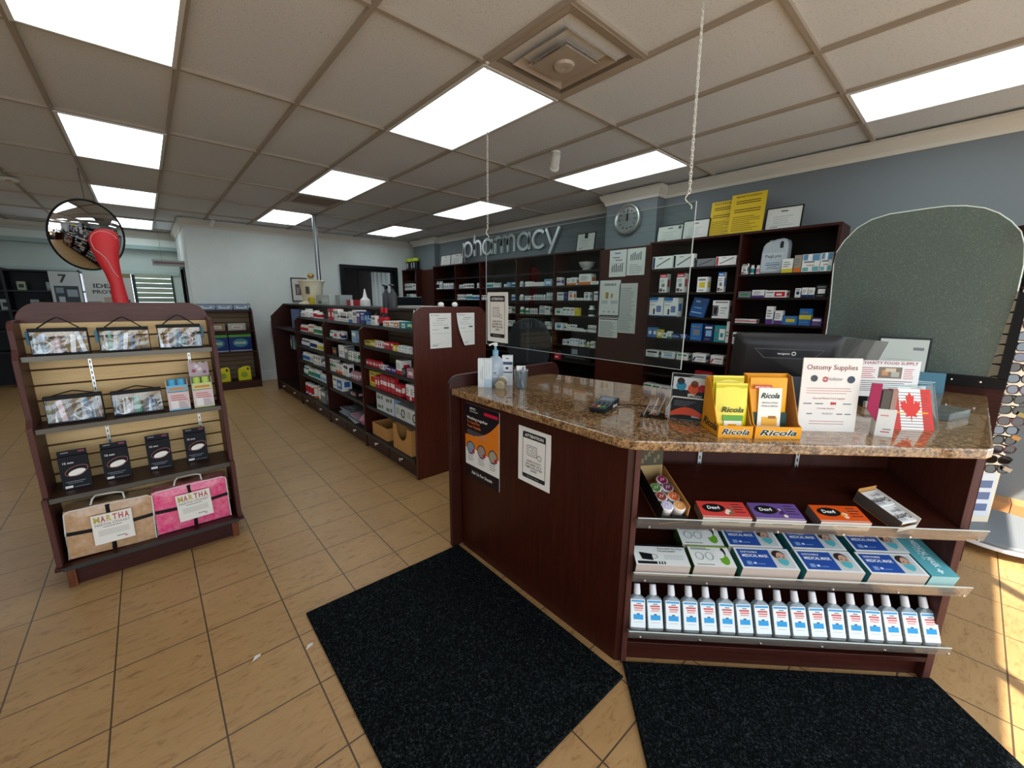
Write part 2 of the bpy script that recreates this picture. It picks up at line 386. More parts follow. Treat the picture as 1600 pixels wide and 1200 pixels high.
# interior window in the back wall, with the room behind it
FR = M('#0f1213', 0.35)
b = MB()
for (x0, x1, z0, z1) in ((WINX0-0.07, WINX0, WINZ0-0.07, WINZ1+0.07), (WINX1, WINX1+0.07, WINZ0-0.07, WINZ1+0.07), (WINX0, WINX1, WINZ0-0.07, WINZ0), (WINX0, WINX1, WINZ1, WINZ1+0.07)):
    b.box(x0, x1, 8.60, 8.66, z0, z1, FR)
for (x0, x1, z0, z1) in ((WINX0, WINX0+0.04, WINZ0, WINZ1), (WINX1-0.04, WINX1, WINZ0, WINZ1), (WINX0, WINX1, WINZ1-0.04, WINZ1)):
    b.box(x0, x1, 8.64, 8.76, z0, z1, FR)
struct(b.build('window_1'))
b = MB(); b.box(2.6, 5.2, 10.4, 10.5, 0, 2.7, PALE); b.box(2.55, 2.62, 8.8, 10.4, 0, 2.7, PALE); b.box(5.2, 5.3, 8.8, 10.4, 0, 2.7, PALE); b.box(2.6, 5.2, 8.78, 10.4, 2.5, 2.6, PALE)
struct(b.build('wall_backroom'))
t = thing('wardrobe_cabinet', 'tall dark brown cabinet seen through the black framed interior window', 'cabinet', (3.55, 10.1, 0))
DK = wood('espresso', '#17100d', '#2a1d17', 'Z')
b = MB(); b.box(-0.62, 0.75, 0, 0.28, 0.0, 2.25, DK); b.build('body', t)
for k in range(4):
    b = MB(); b.box(-0.6+0.335*k, -0.6+0.335*k+0.325, -0.02, 0, 0.05, 2.2, DK); d = b.build('door', t, bevel=0.003)
    b = MB(); xx = -0.6+0.335*k+(0.30 if k % 2 == 0 else 0.025); b.lathe([(0.001, 0), (0.012, 0.004), (0.012, 0.014), (0.001, 0.018)], CHROME, 10, T=Matrix.Translation((xx, -0.02, 1.42)) @ Matrix.Rotation(PI/2, 4, 'X')); b.build('knob', d)
t = thing('vertical_blind', 'white vertical slat blind hanging inside the black framed interior window', 'blind', (4.02, 8.98, 0))
b = MB(); b.box(-0.2, 0.25, -0.02, 0.02, 2.16, 2.2, WHITE); b.build('headrail', t)
for k in range(5):
    b = MB(); b.box(-0.045, 0.045, -0.002, 0.002, 0.1, 2.16, M('#dfe3e2', 0.6)); b.build('vane', t, loc=(-0.16+0.095*k, 0, 0), rot=(0, 0, 0.5))
# ---------------- ceiling fixtures ----------------
def lamp_mat():
    s = NT('lit_diffuser'); v = s.mapping('Object', (1, 1, 1))
    sep = s.n('SeparateXYZ'); s.l(v, sep.inputs[0])
    ma = s.n('Math', operation='ABSOLUTE'); s.l(sep.outputs[0], ma.inputs[0])
    m2 = s.n('Math', operation='SUBTRACT'); s.l(ma.outputs[0], m2.inputs[0]); m2.inputs[1].default_value = 0.13
    m3 = s.n('Math', operation='ABSOLUTE'); s.l(m2.outputs[0], m3.inputs[0])
    col = s.ramp(m3.outputs[0], [(0.0, 1.0), (0.16, 0.62)])
    em = s.n('Emission'); s.l(s.mix(1.0, col, (0.86, 0.96, 1.0, 1), 'MULTIPLY'), em.inputs[0]); em.inputs[1].default_value = LAMP_E
    s.l(em.outputs[0], s.out.inputs[0]); return s.m
LITM = lamp_mat()
LL = [(2, 0, 'lit ceiling panel light beside the square air diffuser'), (5, -2, 'lit ceiling panel light above the dusty arched screen'), (5, 0, 'lit ceiling panel light behind the small white camera'),
      (2, 2, 'lit ceiling panel light next to the grey air vent and steel post'), (5, 2, 'lit ceiling panel light above the first letters of the pharmacy sign'), (2, 4, 'lit ceiling panel light just above the pale back wall and mortar'),
      (5, 4, 'small distant lit ceiling panel light by the far slate column'), (-1, 0, 'large lit ceiling panel light in the upper left corner of the photo'), (-1, 2, 'second lit ceiling panel light in the row above the slatwall rack'),
      (-1, 4, 'lit ceiling panel light just above the round convex mirror'), (-1, 6, 'farthest lit ceiling panel light, partly behind the convex mirror'), (2, -2, 'lit ceiling panel light behind the viewer'), (-4, 4, 'lit ceiling panel light beyond the photo edge')]
for i, j, lab in LL:
    if (i, j) == (2, -2) or (i, j) == (-4, 4): grp = None
    t = thing('ceiling_light', lab, 'ceiling light', (X0+0.61*i+0.305, Y0+1.22*j+0.61, CEIL))
    if (i, j) in ((2, 2),): pass
    b = MB()
    for (x0, x1, y0, y1) in ((-0.3, -0.28, -0.6, 0.6), (0.28, 0.3, -0.6, 0.6), (-0.28, 0.28, -0.6, -0.58), (-0.28, 0.28, 0.58, 0.6)): b.box(x0, x1, y0, y1, -0.006, 0.012, M('#d8dad8', 0.4))
    b.build('frame', t)
    b = MB(); b.box(-0.28, 0.28, -0.58, 0.58, 0.0, 0.008, LITM); b.build('diffuser', t)
# square diffuser: nested pyramidal rings
t = thing('air_diffuser', 'square stepped metal air diffuser beside a lit ceiling panel', 'air vent', (X0+1.22+0.305, Y0-0.305, CEIL))
DIF = M('#a79a8c', 0.45)
def ring(so, si, zo, zi, m, name='louver_ring'):
    b = MB(); V = [(sx*so, sy*so, zo) for sx, sy in ((-1, -1), (1, -1), (1, 1), (-1, 1))]+[(sx*si, sy*si, zi) for sx, sy in ((-1, -1), (1, -1), (1, 1), (-1, 1))]
    V += [(x, y, z+0.004) for x, y, z in V]
    F = []
    for i in range(4):
        k = (i+1) % 4; F += [(i, i+4, k+4, k), (i+8, k+8, k+12, i+12), (i, k, k+8, i+8), (i+4, i+12, k+12, k+4)]
    b.mesh(V, F, m); return b.build(name, t)
ring(0.300, 0.255, -0.004, 0.004, DIF, 'frame'); ring(0.255, 0.20, 0.002, 0.055, M('#6f655b', 0.5)); ring(0.195, 0.145, -0.012, 0.03, DIF); ring(0.135, 0.115, -0.018, -0.006, DIF)
b = MB(); b.box(-0.26, 0.26, -0.26, 0.26, 0.055, 0.06, M('#2b2724', 0.8)); b.build('throat', t)
b = MB(); b.box(-0.118, 0.118, -0.118, 0.118, -0.022, -0.016, DIF); b.build('centre_plate', t)
b = MB(); b.lathe([(0.055, 0), (0.05, -0.014), (0.012, -0.016), (0.0001, -0.012)], M('#b9ada0', 0.4), 24, (0, 0, -0.022)); b.build('centre_cap', t, smooth=True)
t = thing('air_vent', 'grey louvred ceiling air vent beside the steel post', 'air vent', (X0+1.22+0.305, Y0+1.22*3+0.31, CEIL))
b = MB()
for s_ in (0.29, ): 
    for (x0, x1, y0, y1) in ((-0.29, -0.24, -0.29, 0.29), (0.24, 0.29, -0.29, 0.29), (-0.24, 0.24, -0.29, -0.24), (-0.24, 0.24, 0.24, 0.29)): b.box(x0, x1, y0, y1, -0.006, 0.006, DIF)
b.build('frame', t)
b = MB(); b.box(-0.24, 0.24, -0.24, 0.24, 0.03, 0.034, M('#2c2a28', 0.8)); b.build('backing', t)
for k in range(7):
    b = MB(); b.box(-0.24, 0.24, -0.028, 0.028, -0.0015, 0.0015, DIF); b.build('slat', t, loc=(0, -0.2+0.066*k, 0.008), rot=(0.6, 0, 0))
def camera_(loc, rot, lab, s=1.0):
    t = thing('security_camera', lab, 'security camera', loc)
    b = MB(); b.lathe([(0.04*s, 0), (0.04*s, -0.012*s), (0.016*s, -0.02*s), (0.014*s, -0.055*s), (0.0001, -0.06*s)], WHITE, 18); b.build('mount', t, smooth=True)
    T = Matrix.Translation((0, 0, -0.075*s)) @ Euler(rot).to_matrix().to_4x4()
    b = MB(); b.lathe([(0.0001, 0.07*s), (0.030*s, 0.068*s), (0.036*s, 0.05*s), (0.036*s, -0.055*s), (0.040*s, -0.06*s), (0.040*s, -0.075*s), (0.031*s, -0.075*s), (0.031*s, -0.06*s)], M('#d9d6cf', 0.35), 20, T=T); b.build('housing', t, smooth=True)
    b = MB(); b.lathe([(0.0001, -0.068*s), (0.018*s, -0.066*s), (0.031*s, -0.062*s)], M('#0a0a0b', 0.1), 20, T=T); b.build('lens', t, smooth=True)
camera_((2.79, 2.59, CEIL), (0.7, -0.75, 0), 'small white bullet security camera hanging from the ceiling near a panel light')
camera_((0.98, 8.35, CEIL), (0.9, 0.0, 0.5), 'dark little dome camera at the top of the pale back wall', 0.8)
t = thing('smoke_detector', 'small white smoke detector on the ceiling at the left edge', 'smoke detector', (X0-0.61*2, Y0+1.22*4.26, CEIL))
b = MB(); b.lathe([(0.07, 0), (0.07, -0.02), (0.055, -0.035), (0.0001, -0.04)], M('#cfcabd', 0.5), 20); b.build('housing', t, smooth=True)
b = MB(); b.box(-0.02, 0.02, -0.06, -0.045, -0.034, -0.02, BLACK); b.build('vent_slot', t)
t = thing('steel_post', 'polished steel post running from the aisle gondola up to the ceiling', 'post', (2.07, 6.82, 0))
b = MB(); b.tube([(0, 0, 1.42), (0, 0, CEIL-0.01)], 0.03, STEEL, 20); b.build('pole', t, smooth=True)
b = MB(); b.lathe([(0.05, 0), (0.05, -0.012), (0.032, -0.02)], STEEL, 20, (0, 0, CEIL)); b.build('collar', t, smooth=True)
# convex mirror
t = thing('convex_mirror', 'round convex security mirror hanging below the ceiling', 'mirror', (-0.33, 6.05, 2.10), (math.radians(90+10), 0, math.radians(40)))
R = 0.335; pr = []
for k in range(15): a = k/14*0.62; pr.append((R*math.sin(a)/math.sin(0.62), 0.085*(math.cos(a)-math.cos(0.62))/(1-math.cos(0.62))))
b = MB(); b.lathe(pr[::-1], M('#e8e8e8', 0.02, 1.0), 64); b.build('mirror_dome', t, smooth=True)
b = MB(); b.tube([(R*math.cos(i*PI/24), R*math.sin(i*PI/24), 0) for i in range(48)], 0.010, M('#1a1a1a', 0.4), 6, closed=True); b.build('rim', t, smooth=True)
b = MB(); b.lathe([(R, -0.005), (R*0.97, -0.02), (0.0001, -0.022)], BLACK, 32); b.build('back_plate', t)
b = MB(); b.tube([(0, R*0.9, -0.02), (0, 0.62, -0.09)], 0.006, STEEL, 6); b.build('hanging_rod', t)
# framed picture on back wall
t = thing('framed_picture', 'small black framed picture on the pale wall behind the mortar', 'picture', (2.25, 8.64, 1.67))
b = MB()
for (x0, x1, z0, z1) in ((-0.14, 0.14, -0.22, -0.205), (-0.14, 0.14, 0.205, 0.22), (-0.14, -0.125, -0.205, 0.205), (0.125, 0.14, -0.205, 0.205)): b.box(x0, x1, -0.02, 0.0, z0, z1, BLACK)
b.build('frame', t)
b = MB(); b.grid((-0.125, -0.006, -0.205), (0.25, 0, 0), (0, 0, 0.41), [(0.22, 0.25, 0.78, 0.75, M('#5b5356', 0.6)), (0.3, 0.3, 0.5, 0.6, M('#8f7f80', 0.6)), (0.55, 0.35, 0.7, 0.68, M('#3b3335', 0.6)), (0.4, 0.27, 0.6, 0.36, M('#8c4a4a', 0.6))], M('#c9c6bd', 0.6)); b.build('print', t)
# clock
t = thing('wall_clock', 'round brushed silver wall clock on the slate column', 'clock', (4.35, 2.85, 2.435), (0, 0, -PI/2))
b = MB(); T = Matrix.Rotation(PI/2, 4, 'X')
b.lathe([(0.165, 0), (0.172, 0.02), (0.165, 0.045), (0.15, 0.05), (0.135, 0.035), (0.132, 0.02)], SATIN, 48, T=T); b.build('rim', t, smooth=True)
s = NT('brushed_dial'); s.b.inputs['Metallic'].default_value = 0.35; s.b.inputs['Roughness'].default_value = 0.4; s.b.inputs['Base Color'].default_value = rgb('#a8a9a6')
b = MB(); b.lathe([(0.0001, 0.030), (0.06, 0.0299), (0.137, 0.0295)], M('#8e9090', 0.3, 0.6), 48, T=T); b.build('dial', t)
for k in range(12):
    a = k*PI/6; b = MB(); b.box(-0.006, 0.006, -0.034, -0.030, 0.092, 0.112, M('#4a4c4c', 0.5)); b.build('hour_mark', t, rot=(0, a, 0))
for nm, L, a, wd in (('hour_hand', 0.06, math.radians(-4), 0.006), ('minute_hand', 0.095, math.radians(3), 0.004)):
    b = MB(); b.box(-wd, wd, -0.040, -0.036, -0.02, L, BLACK); b.build(nm, t, rot=(0, a, 0))
# pharmacy sign letters
t = thing('pharmacy_sign', 'brushed silver lowercase pharmacy letters on the slate wall', 'sign', (4.66, 6.60, 2.30), (0, 0, -PI/2))
LET = M('#cfd2d2', 0.3, 0.35)
def stroke(paths, nm):
    b = MB(); hw = 0.021; d0, d1 = -0.045, -0.012
    for pth in paths:
        P = [Vector((p[0], 0, p[1])) for p in pth]; n = len(P); closed = (P[0]-P[-1]).length < 1e-4 and n > 3
        if closed: P = P[:-1]; n -= 1
        V = []
        for i in range(n):
            d = (P[(i+1) % n]-P[i-1]) if closed else (P[min(i+1, n-1)]-P[max(i-1, 0)])
            d.normalize(); q = Vector((-d.z, 0, d.x))*hw
            for yy in (d0, d1):
                for sg in (-1, 1): V.append((P[i].x+q.x*sg, yy, P[i].z+q.z*sg))
        F = []
        for i in range(n if closed else n-1):
            k = (i+1) % n
            for a_, c_ in ((0, 1), (1, 3), (3, 2), (2, 0)): F.append((i*4+a_, k*4+a_, k*4+c_, i*4+c_))
        if not closed: F += [(0, 1, 3, 2), ((n-1)*4, (n-1)*4+2, (n-1)*4+3, (n-1)*4+1)]
        b.mesh(V, F, LET)
    b.build('letter', t, label='silver letter '+nm)
def circ(cx, cz, rx, rz, a0=0, a1=2*PI, n=32): return [(cx+rx*math.cos(a0+(a1-a0)*i/n), cz+rz*math.sin(a0+(a1-a0)*i/n)) for i in range(n+1)]
xh = 0.245; r_ = xh/2
def off(x0, pths, nm): stroke([[(x0+p[0], p[1]) for p in q] for q in pths], nm)
off(0.03, [[(0, xh), (0, -0.09)], circ(0.135, r_, 0.125, r_)], 'p')
off(0.37, [[(0, 0.37), (0, -0.01)], [(0, 0.10)]+circ(0.095, xh-0.095, 0.095, 0.095, PI, 0, 14)+[(0.19, -0.01)]], 'h')
off(0.62, [[(0.25, xh), (0.25, -0.01)], circ(0.125, r_, 0.125, r_)], 'a')
off(0.96, [[(0, xh), (0, -0.01)], circ(0.085, xh-0.085, 0.085, 0.085, PI, PI*0.30, 10)], 'r')
off(1.13, [[(0, xh), (0, -0.01)], [(0, 0.1)]+circ(0.08, xh-0.08, 0.08, 0.08, PI, 0, 12)+[(0.16, -0.01)], [(0.16, 0.1)]+circ(0.24, xh-0.08, 0.08, 0.08, PI, 0, 12)+[(0.32, -0.01)]], 'm')
off(1.53, [[(0.27, xh+0.01), (0.27, -0.01)], circ(0.14, r_, 0.13, r_)], 'a')
off(1.88, [circ(0.135, r_, 0.135, r_, 0.75, 2*PI-0.75, 28)], 'c')
off(2.16, [[(0.0, xh+0.01), (0.115, 0.02)], [(0.26, xh+0.01), (0.07, -0.11)]], 'y')
# ================= service counter =================
t = thing('service_counter', 'dark mahogany service counter with granite top and open angled display shelves', 'counter')
GP = [(1.245, 1.915), (1.245, 0.80), (1.265, 0.745), (2.13, -0.105), (2.17, -0.12), (3.42, -0.12), (3.42, 0.36), (2.38, 0.36), (2.25, 0.92), (2.05, 1.915)]
b = MB(); b.prism(GP, 0.962, 1.0, 'z', GRANITE); b.build('granite_top', t, bevel=0.006)
b = MB(); b.prism([(1.30, 1.90), (1.30, 0.79), (1.325, 0.765), (1.325, 0.80), (1.325, 1.90)], 0.0, 0.962, 'z', WOOD); b.build('front_panel', t)
def endp(y0, y1, x0, x1, name='end_panel'):
    b = MB(); r = 0.07; z1 = 1.072
    P = [(x0, 0), (x1, 0)]+[(x1, z1-r)]+arc(x1-r, z1-r, r, 0, PI/2, 8)[1:]+arc(x0+r, z1-r, r, PI/2, PI, 8)
    b.prism(P, y0, y1, 'y', WOODX); return b.build(name, t, bevel=0.003)
endp(1.917, 1.945, 1.235, 2.16)
# angled display bay: along axis a (to the right), depth axis d
A0 = Vector((1.31, 0.764, 0)); AX = Vector((0.70711, -0.70711, 0)); AD = Vector((0.70711, 0.70711, 0))
R45 = -PI/4
BK = dict(loc=A0, rot=(0, 0, R45))
LEN = 1.235
b = MB(); b.box(0.0, 0.022, 0.0, 0.36, 0, 0.962, WOODR); b.build('side_panel', t, bevel=0.002, **BK)
b = MB(); b.box(LEN-0.03, LEN, 0.0, 0.36, 0, 0.962, WOODR); b.build('side_panel', t, bevel=0.002, **BK)
b = MB(); b.box(0.022, LEN-0.03, 0.345, 0.36, 0, 0.962, WOOD); b.build('back_panel', t, **BK)
b = MB(); b.box(0.022, LEN-0.03, 0.03, 0.05, 0, 0.085, WOODX); b.build('kick_board', t, **BK)
b = MB(); b.box(0.022, LEN-0.03, 0.0, 0.345, 0.085, 0.105, WOODX); b.build('base_shelf', t, bevel=0.002, **BK)
for x in (0.37, 0.80):
    b = MB(); b.box(x, x+0.016, 0.335, 0.345, 0.12, 0.955, SATIN)
    for k in range(28): b.box(x+0.006, x+0.010, 0.3335, 0.335, 0.13+0.03*k, 0.145+0.03*k, BLACK)
    b.build('bracket_strip', t, **BK)
TILT = math.radians(16)
SH = {1: (0.667, 0.39), 2: (0.436, 0.39), 3: (0.178, 0.33)}; SHD = -0.036
shelf_o = {}
for k, (z, dep) in SH.items():
    x1 = LEN-0.032 if k < 3 else LEN-0.032
    b = MB(); xr = {1: 1.235, 2: 1.225, 3: 1.20}[k]
    b.prism([(0.024, 0.0), (xr, -0.0), (xr-0.01, 0.03), (LEN-0.034, 0.037), (LEN-0.034, dep-0.02), (0.024, dep-0.02)], -0.018, 0.0, 'z', WOODX); e = b.build('shelf_board', t)
    e.matrix_basis = Matrix.Translation(A0) @ Matrix.Rotation(R45, 4, 'Z') @ Matrix.Translation((0, SHD, z)) @ Matrix.Rotation(TILT, 4, 'X')
    b = MB(); L1 = {1: 1.255, 2: 1.25, 3: 1.235}[k]
    b.box(0.012, L1, -0.006, -0.003, -0.018, 0.032 if k < 3 else 0.022, LIPM)
    b.box(0.012, L1, -0.003, 0.02, 0.0006, 0.0025, LIPM); b.build('acrylic_lip', e)
    b = MB(); b.box(0.012, L1, -0.0065, -0.0025, 0.032 if k < 3 else 0.022, 0.034 if k < 3 else 0.024, ACRYLEDGE); b.build('lip_edge', e)
    for q in range(6):
        b = MB(); b.lathe([(0.0001, 0.004), (0.004, 0.003), (0.005, 0)], CHROME, 8, T=Matrix.Translation((0.06+0.235*q, -0.006, -0.010)) @ Matrix.Rotation(PI/2, 4, 'X')); b.build('screw', e)
    shelf_o[k] = e
# helper: world matrix of a place on a tilted shelf (a along, d into the shelf, z above it)
def tilt_place(o, k, a, d, z=0.001, rz=0.0):
    z0 = SH[k][0]
    base = Matrix.Translation(A0) @ Matrix.Rotation(R45, 4, 'Z') @ Matrix.Translation((0, SHD, z0)) @ Matrix.Rotation(TILT, 4, 'X')
    o.matrix_world = base @ Matrix.Translation((a*0.968, d, z)) @ Matrix.Rotation(rz, 4, 'Z')
# right end leaf beyond the display bay
b = MB(); b.box(2.19, 3.40, -0.085, -0.06, 0.0, 0.962, WOODX); b.build('end_cladding', t)
b = MB(); b.box(2.36, 3.40, 0.33, 0.35, 0.0, 0.962, WOODX); b.build('rear_panel', t)
b = MB(); b.box(1.98, 2.0, 0.95, 1.915, 0.0, 0.962, WOODY); b.build('rear_panel', t)
# ---- arched dusty screen on a wood stub wall ----
t = thing('stub_wall', 'brown wooden stub wall carrying the dusty arched screen', 'partition')
b = MB(); b.box(3.43, 3.47, -0.175, 0.70, 0, 1.10, WOODY); b.build('panel', t, bevel=0.002)
t = thing('arched_screen', 'dusty arched clear screen standing at the end of the counter', 'screen')
y0s, y1s = -0.125, 0.655
P = [(y0s, 1.105), (y1s, 1.02), (y1s, 1.76)]
P += [(y1s-0.02, 1.83), (y1s-0.08, 1.905), (y1s-0.17, 1.96), (y1s-0.30, 2.005), (y1s-0.45, 2.04), (y0s+0.20, 2.045), (y0s+0.10, 2.01), (y0s+0.035, 1.945), (y0s+0.0, 1.86), (y0s-0.012, 1.74), (y0s-0.005, 1.60)]
P = [(-0.10, 1.07), (0.641, 1.07), (0.648, 1.47), (0.664, 1.75), (0.660, 1.82), (0.628, 1.89), (0.572, 1.963), (0.510, 2.003), (0.43, 2.024), (0.269, 2.031), (0.193, 2.032), (0.120, 2.022), (0.050, 2.000), (-0.004, 1.967), (-0.054, 1.919), (-0.094, 1.865), (-0.116, 1.80), (-0.130, 1.70), (-0.132, 1.565)]
b = MB(); b.prism(P, 3.42, 3.427, 'x', DUSTY, mside=M('#dfe8e2', 0.3)); b.build('pane', t)
b = MB(); b.tube([(3.4235, y, z) for y, z in P[1:]], 0.0045, M('#d9e4dc', 0.25), 6); b.build('polished_edge', t, smooth=True)
b = MB(); b.box(3.400, 3.418, -0.175, 0.20, 1.045, 1.105, BLACK); b.build('clamp_bar', t, bevel=0.002)
for yy in (-0.08, 0.03, 0.14):
    b = MB(); b.lathe([(0.0001, 0.004), (0.006, 0.003), (0.007, 0)], CHROME, 10, T=Matrix.Translation((3.40, yy, 1.075)) @ Matrix.Rotation(-PI/2, 4, 'Y')); b.build('bolt', t)
b = MB(); b.box(3.400, 3.432, -0.175, -0.14, 1.10, 1.56, BLACK); b.build('edge_strip', t)
# poster behind the screen
def poster_print(b, w, h, big=True):
    K = M('#151318', 0.4); O = M('#d9781c', 0.45); PU = M('#2c1a2c', 0.4)
    return K, O, PU
def health_poster(name, label, w, h, loc, rot, txtlines=True, group=None):
    """dark poster: black top, orange swoop, three round pictures, white captions, black foot"""
    t = thing(name, label, 'poster', loc, rot)
    K, O, PU = M('#17131a', 0.35), M('#d8781e', 0.4), M('#2e1a2e', 0.4)
    b = MB(); b.box(-w/2, w/2, -0.002, 0, 0, h, M('#e3e1da', 0.5)); b.build('sheet', t)
    b = MB(); n = 24
    sw = [(-w/2+w*i/n, h*(0.60-0.17*0+0.0)+h*(0.30*(i/n)**2.6)-h*0.02) for i in range(n+1)]
    b.mesh([(x, -0.0026, z) for x, z in sw]+[(-w/2, -0.0026, h), (w/2, -0.0026, h)], [tuple(range(n+1))+(n+2, n+1)], K); b.build('dark_print', t)
    b = MB(); V = [(x, -0.0026, z) for x, z in sw]+[(-w/2+w*i/n, -0.0026, h*(0.40+0.012*math.sin(i/n*PI*2))) for i in range(n+1)]
    b.mesh(V, [(i+n+1, i+n+2, i+1, i) for i in range(n)], O); b.build('orange_print', t)
    b = MB(); b.box(-w/2, w/2, -0.0028, -0.002, 0, h*0.17, K); b.build('foot_print', t)
    for k, cc in enumerate(('#7f92a6', '#9c8a83', '#a39a86')):
        cx = -w*0.33+w*0.33*k; T = Matrix.Translation((cx, -0.0028, h*0.415)) @ Matrix.Rotation(PI/2, 4, 'X')
        b = MB(); b.lathe([(w*0.125, 0), (w*0.125, 0.0005), (w*0.105, 0.0006), (w*0.105, 0.0009), (0.0001, 0.0009)], M(cc, 0.5), 24, T=T, mats=[M('#22262c'), M('#22262c'), M(cc), M(cc)]); b.build('round_picture', t)
        b = MB(); b.lathe([(w*0.04, 0), (w*0.04, 0.0012), (0.0001, 0.0012)], M('#b3202f'), 14, T=Matrix.Translation((cx+w*0.08, -0.0028, h*0.375)) @ Matrix.Rotation(PI/2, 4, 'X')); b.build('red_dot', t)
        b = MB(); b.mesh([], [], K)
        for q in range(4): b.box(cx-w*0.10, cx+w*(0.08-0.03*(q % 2)), -0.0028, -0.002, h*(0.32-0.028*q), h*(0.328-0.028*q), M('#77777a'))
        b.build('caption_lines', t)
    b = MB(); b.box(w*0.08, w*0.46, -0.0032, -0.0026, h*0.905, h*0.945, M('#c8183c')); b.build('red_stripe', t)
    if txtlines:
        W_ = M('#f1efe8', 0.5)
        txt('Working together', h*0.035, W_, t, (-w*0.44, -0.0034, h*0.80), w=w*0.62, align='L', bold=0.01)
        txt('To Care For', h*0.035, M('#e8762d'), t, (-w*0.44, -0.0034, h*0.745), w=w*0.40, align='L', bold=0.01)
        txt('Your Health', h*0.035, M('#e8762d'), t, (-w*0.44, -0.0034, h*0.69), w=w*0.42, align='L', bold=0.01)
        txt('EPIC', h*0.028, W_, t, (-w*0.34, -0.0034, h*0.93), w=w*0.17, align='L', bold=0.02)
        txt('pharmacies', h*0.018, W_, t, (-w*0.34, -0.0034, h*0.90), w=w*0.24, align='L')
        txt('Ask Us For Details', h*0.04, W_, t, (0, -0.0034, h*0.065), w=w*0.62, bold=0.01)
        b = MB()
        for q in range(4): b.box(-w*0.44, w*(0.16-0.04*(q % 2)), -0.0033, -0.0027, h*(0.645-0.02*q), h*(0.649-0.02*q), M('#88868c'))
        b.build('body_print_lines', t)
    return t
def attention_poster(label, w, h, loc, rot):
    t = thing('attention_notice', label, 'notice', loc, rot)
    K = M('#26282a', 0.6); W_ = PAPER
    b = MB(); P = [(-w/2, 0), (w/2, -h*0.008), (w*0.497, h*0.3), (w*0.512, h*0.6), (w/2, h), (-w/2, h*1.004), (-w*0.505, h*0.5)]
    b.prism(P, -0.0012, 0, 'y', W_); b.build('sheet', t)
    x0, x1, z0, z1 = -w*0.36, w*0.36, h*0.09, h*0.93; r = w*0.05; tk = w*0.014
    def rr(x0, x1, z0, z1, r): return arc(x1-r, z0+r, r, -PI/2, 0, 5)+arc(x1-r, z1-r, r, 0, PI/2, 5)+arc(x0+r, z1-r, r, PI/2, PI, 5)+arc(x0+r, z0+r, r, PI, 1.5*PI, 5)
    o, i_ = rr(x0, x1, z0, z1, r), rr(x0+tk, x1-tk, z0+tk, z1-tk, r*0.8); n = len(o)
    b = MB(); b.mesh([(p[0], -0.0018, p[1]) for p in o+i_], [(k, (k+1) % n, n+(k+1) % n, n+k) for k in range(n)], K); b.build('border', t)
    b = MB(); b.box(x0+tk/2, x1-tk/2, -0.002, -0.0014, z1-h*0.115, z1-tk/2, K); b.build('header_print', t)
    b = MB(); b.box(x0+tk/2, x1-tk/2, -0.002, -0.0014, z0+tk/2, z0+h*0.075, K); b.build('footer_print', t)
    txt('ATTENTION', h*0.05, M('#f2f0ea'), t, (0, -0.0024, z1-h*0.085), w=w*0.58, bold=0.02)
    for q, s_ in enumerate(('NARCOTICS', 'SECURED IN A', 'TIME-DELAYED', 'SAFE')): txt(s_, h*0.035, K, t, (0, -0.002, h*(0.40-0.055*q)), w=w*(0.44, 0.50, 0.54, 0.2)[q], bold=0.015)
    # safe and key line drawing
    def outline(x0, x1, z0, z1, tk):
        b = MB(); o, i_ = rr(x0, x1, z0, z1, tk*3), rr(x0+tk, x1-tk, z0+tk, z1-tk, tk*2.4); n = len(o)
        b.mesh([(p[0], -0.0018, p[1]) for p in o+i_], [(k, (k+1) % n, n+(k+1) % n, n+k) for k in range(n)], K); b.build('drawing_line', t)
    outline(-w*0.22, w*0.10, h*0.51, h*0.70, w*0.012); outline(-w*0.17, w*0.05, h*0.54, h*0.67, w*0.010); outline(-w*0.10, w*0.0, h*0.575, h*0.635, w*0.010)
    b = MB(); b.tube([(w*0.17+w*0.06*math.cos(a*PI/8), -0.0018, h*0.525+w*0.06*math.sin(a*PI/8)) for a in range(16)], w*0.006, K, 4, closed=True); b.build('drawing_line', t)
    txt('EPIC pharmacies', h*0.014, M('#d8d6d0'), t, (-w*0.02, -0.0024, z0+h*0.03), w=w*0.36)
    return t
attention_poster('attention notice with wavy edges taped to the dark counter front', 0.215, 0.28, (1.2985, 1.292, 0.617), (0, 0, -PI/2))
health_poster('health_poster', 'black and orange health poster on the dark counter front', 0.305, 0.44, (1.2985, 1.70, 0.485), (0, 0, -PI/2))
health_poster('health_poster', 'black and orange poster seen dimly behind the dusty arched screen', 0.25, 0.42, (3.452, 0.43, 1.10), (0, 0, -PI/2))
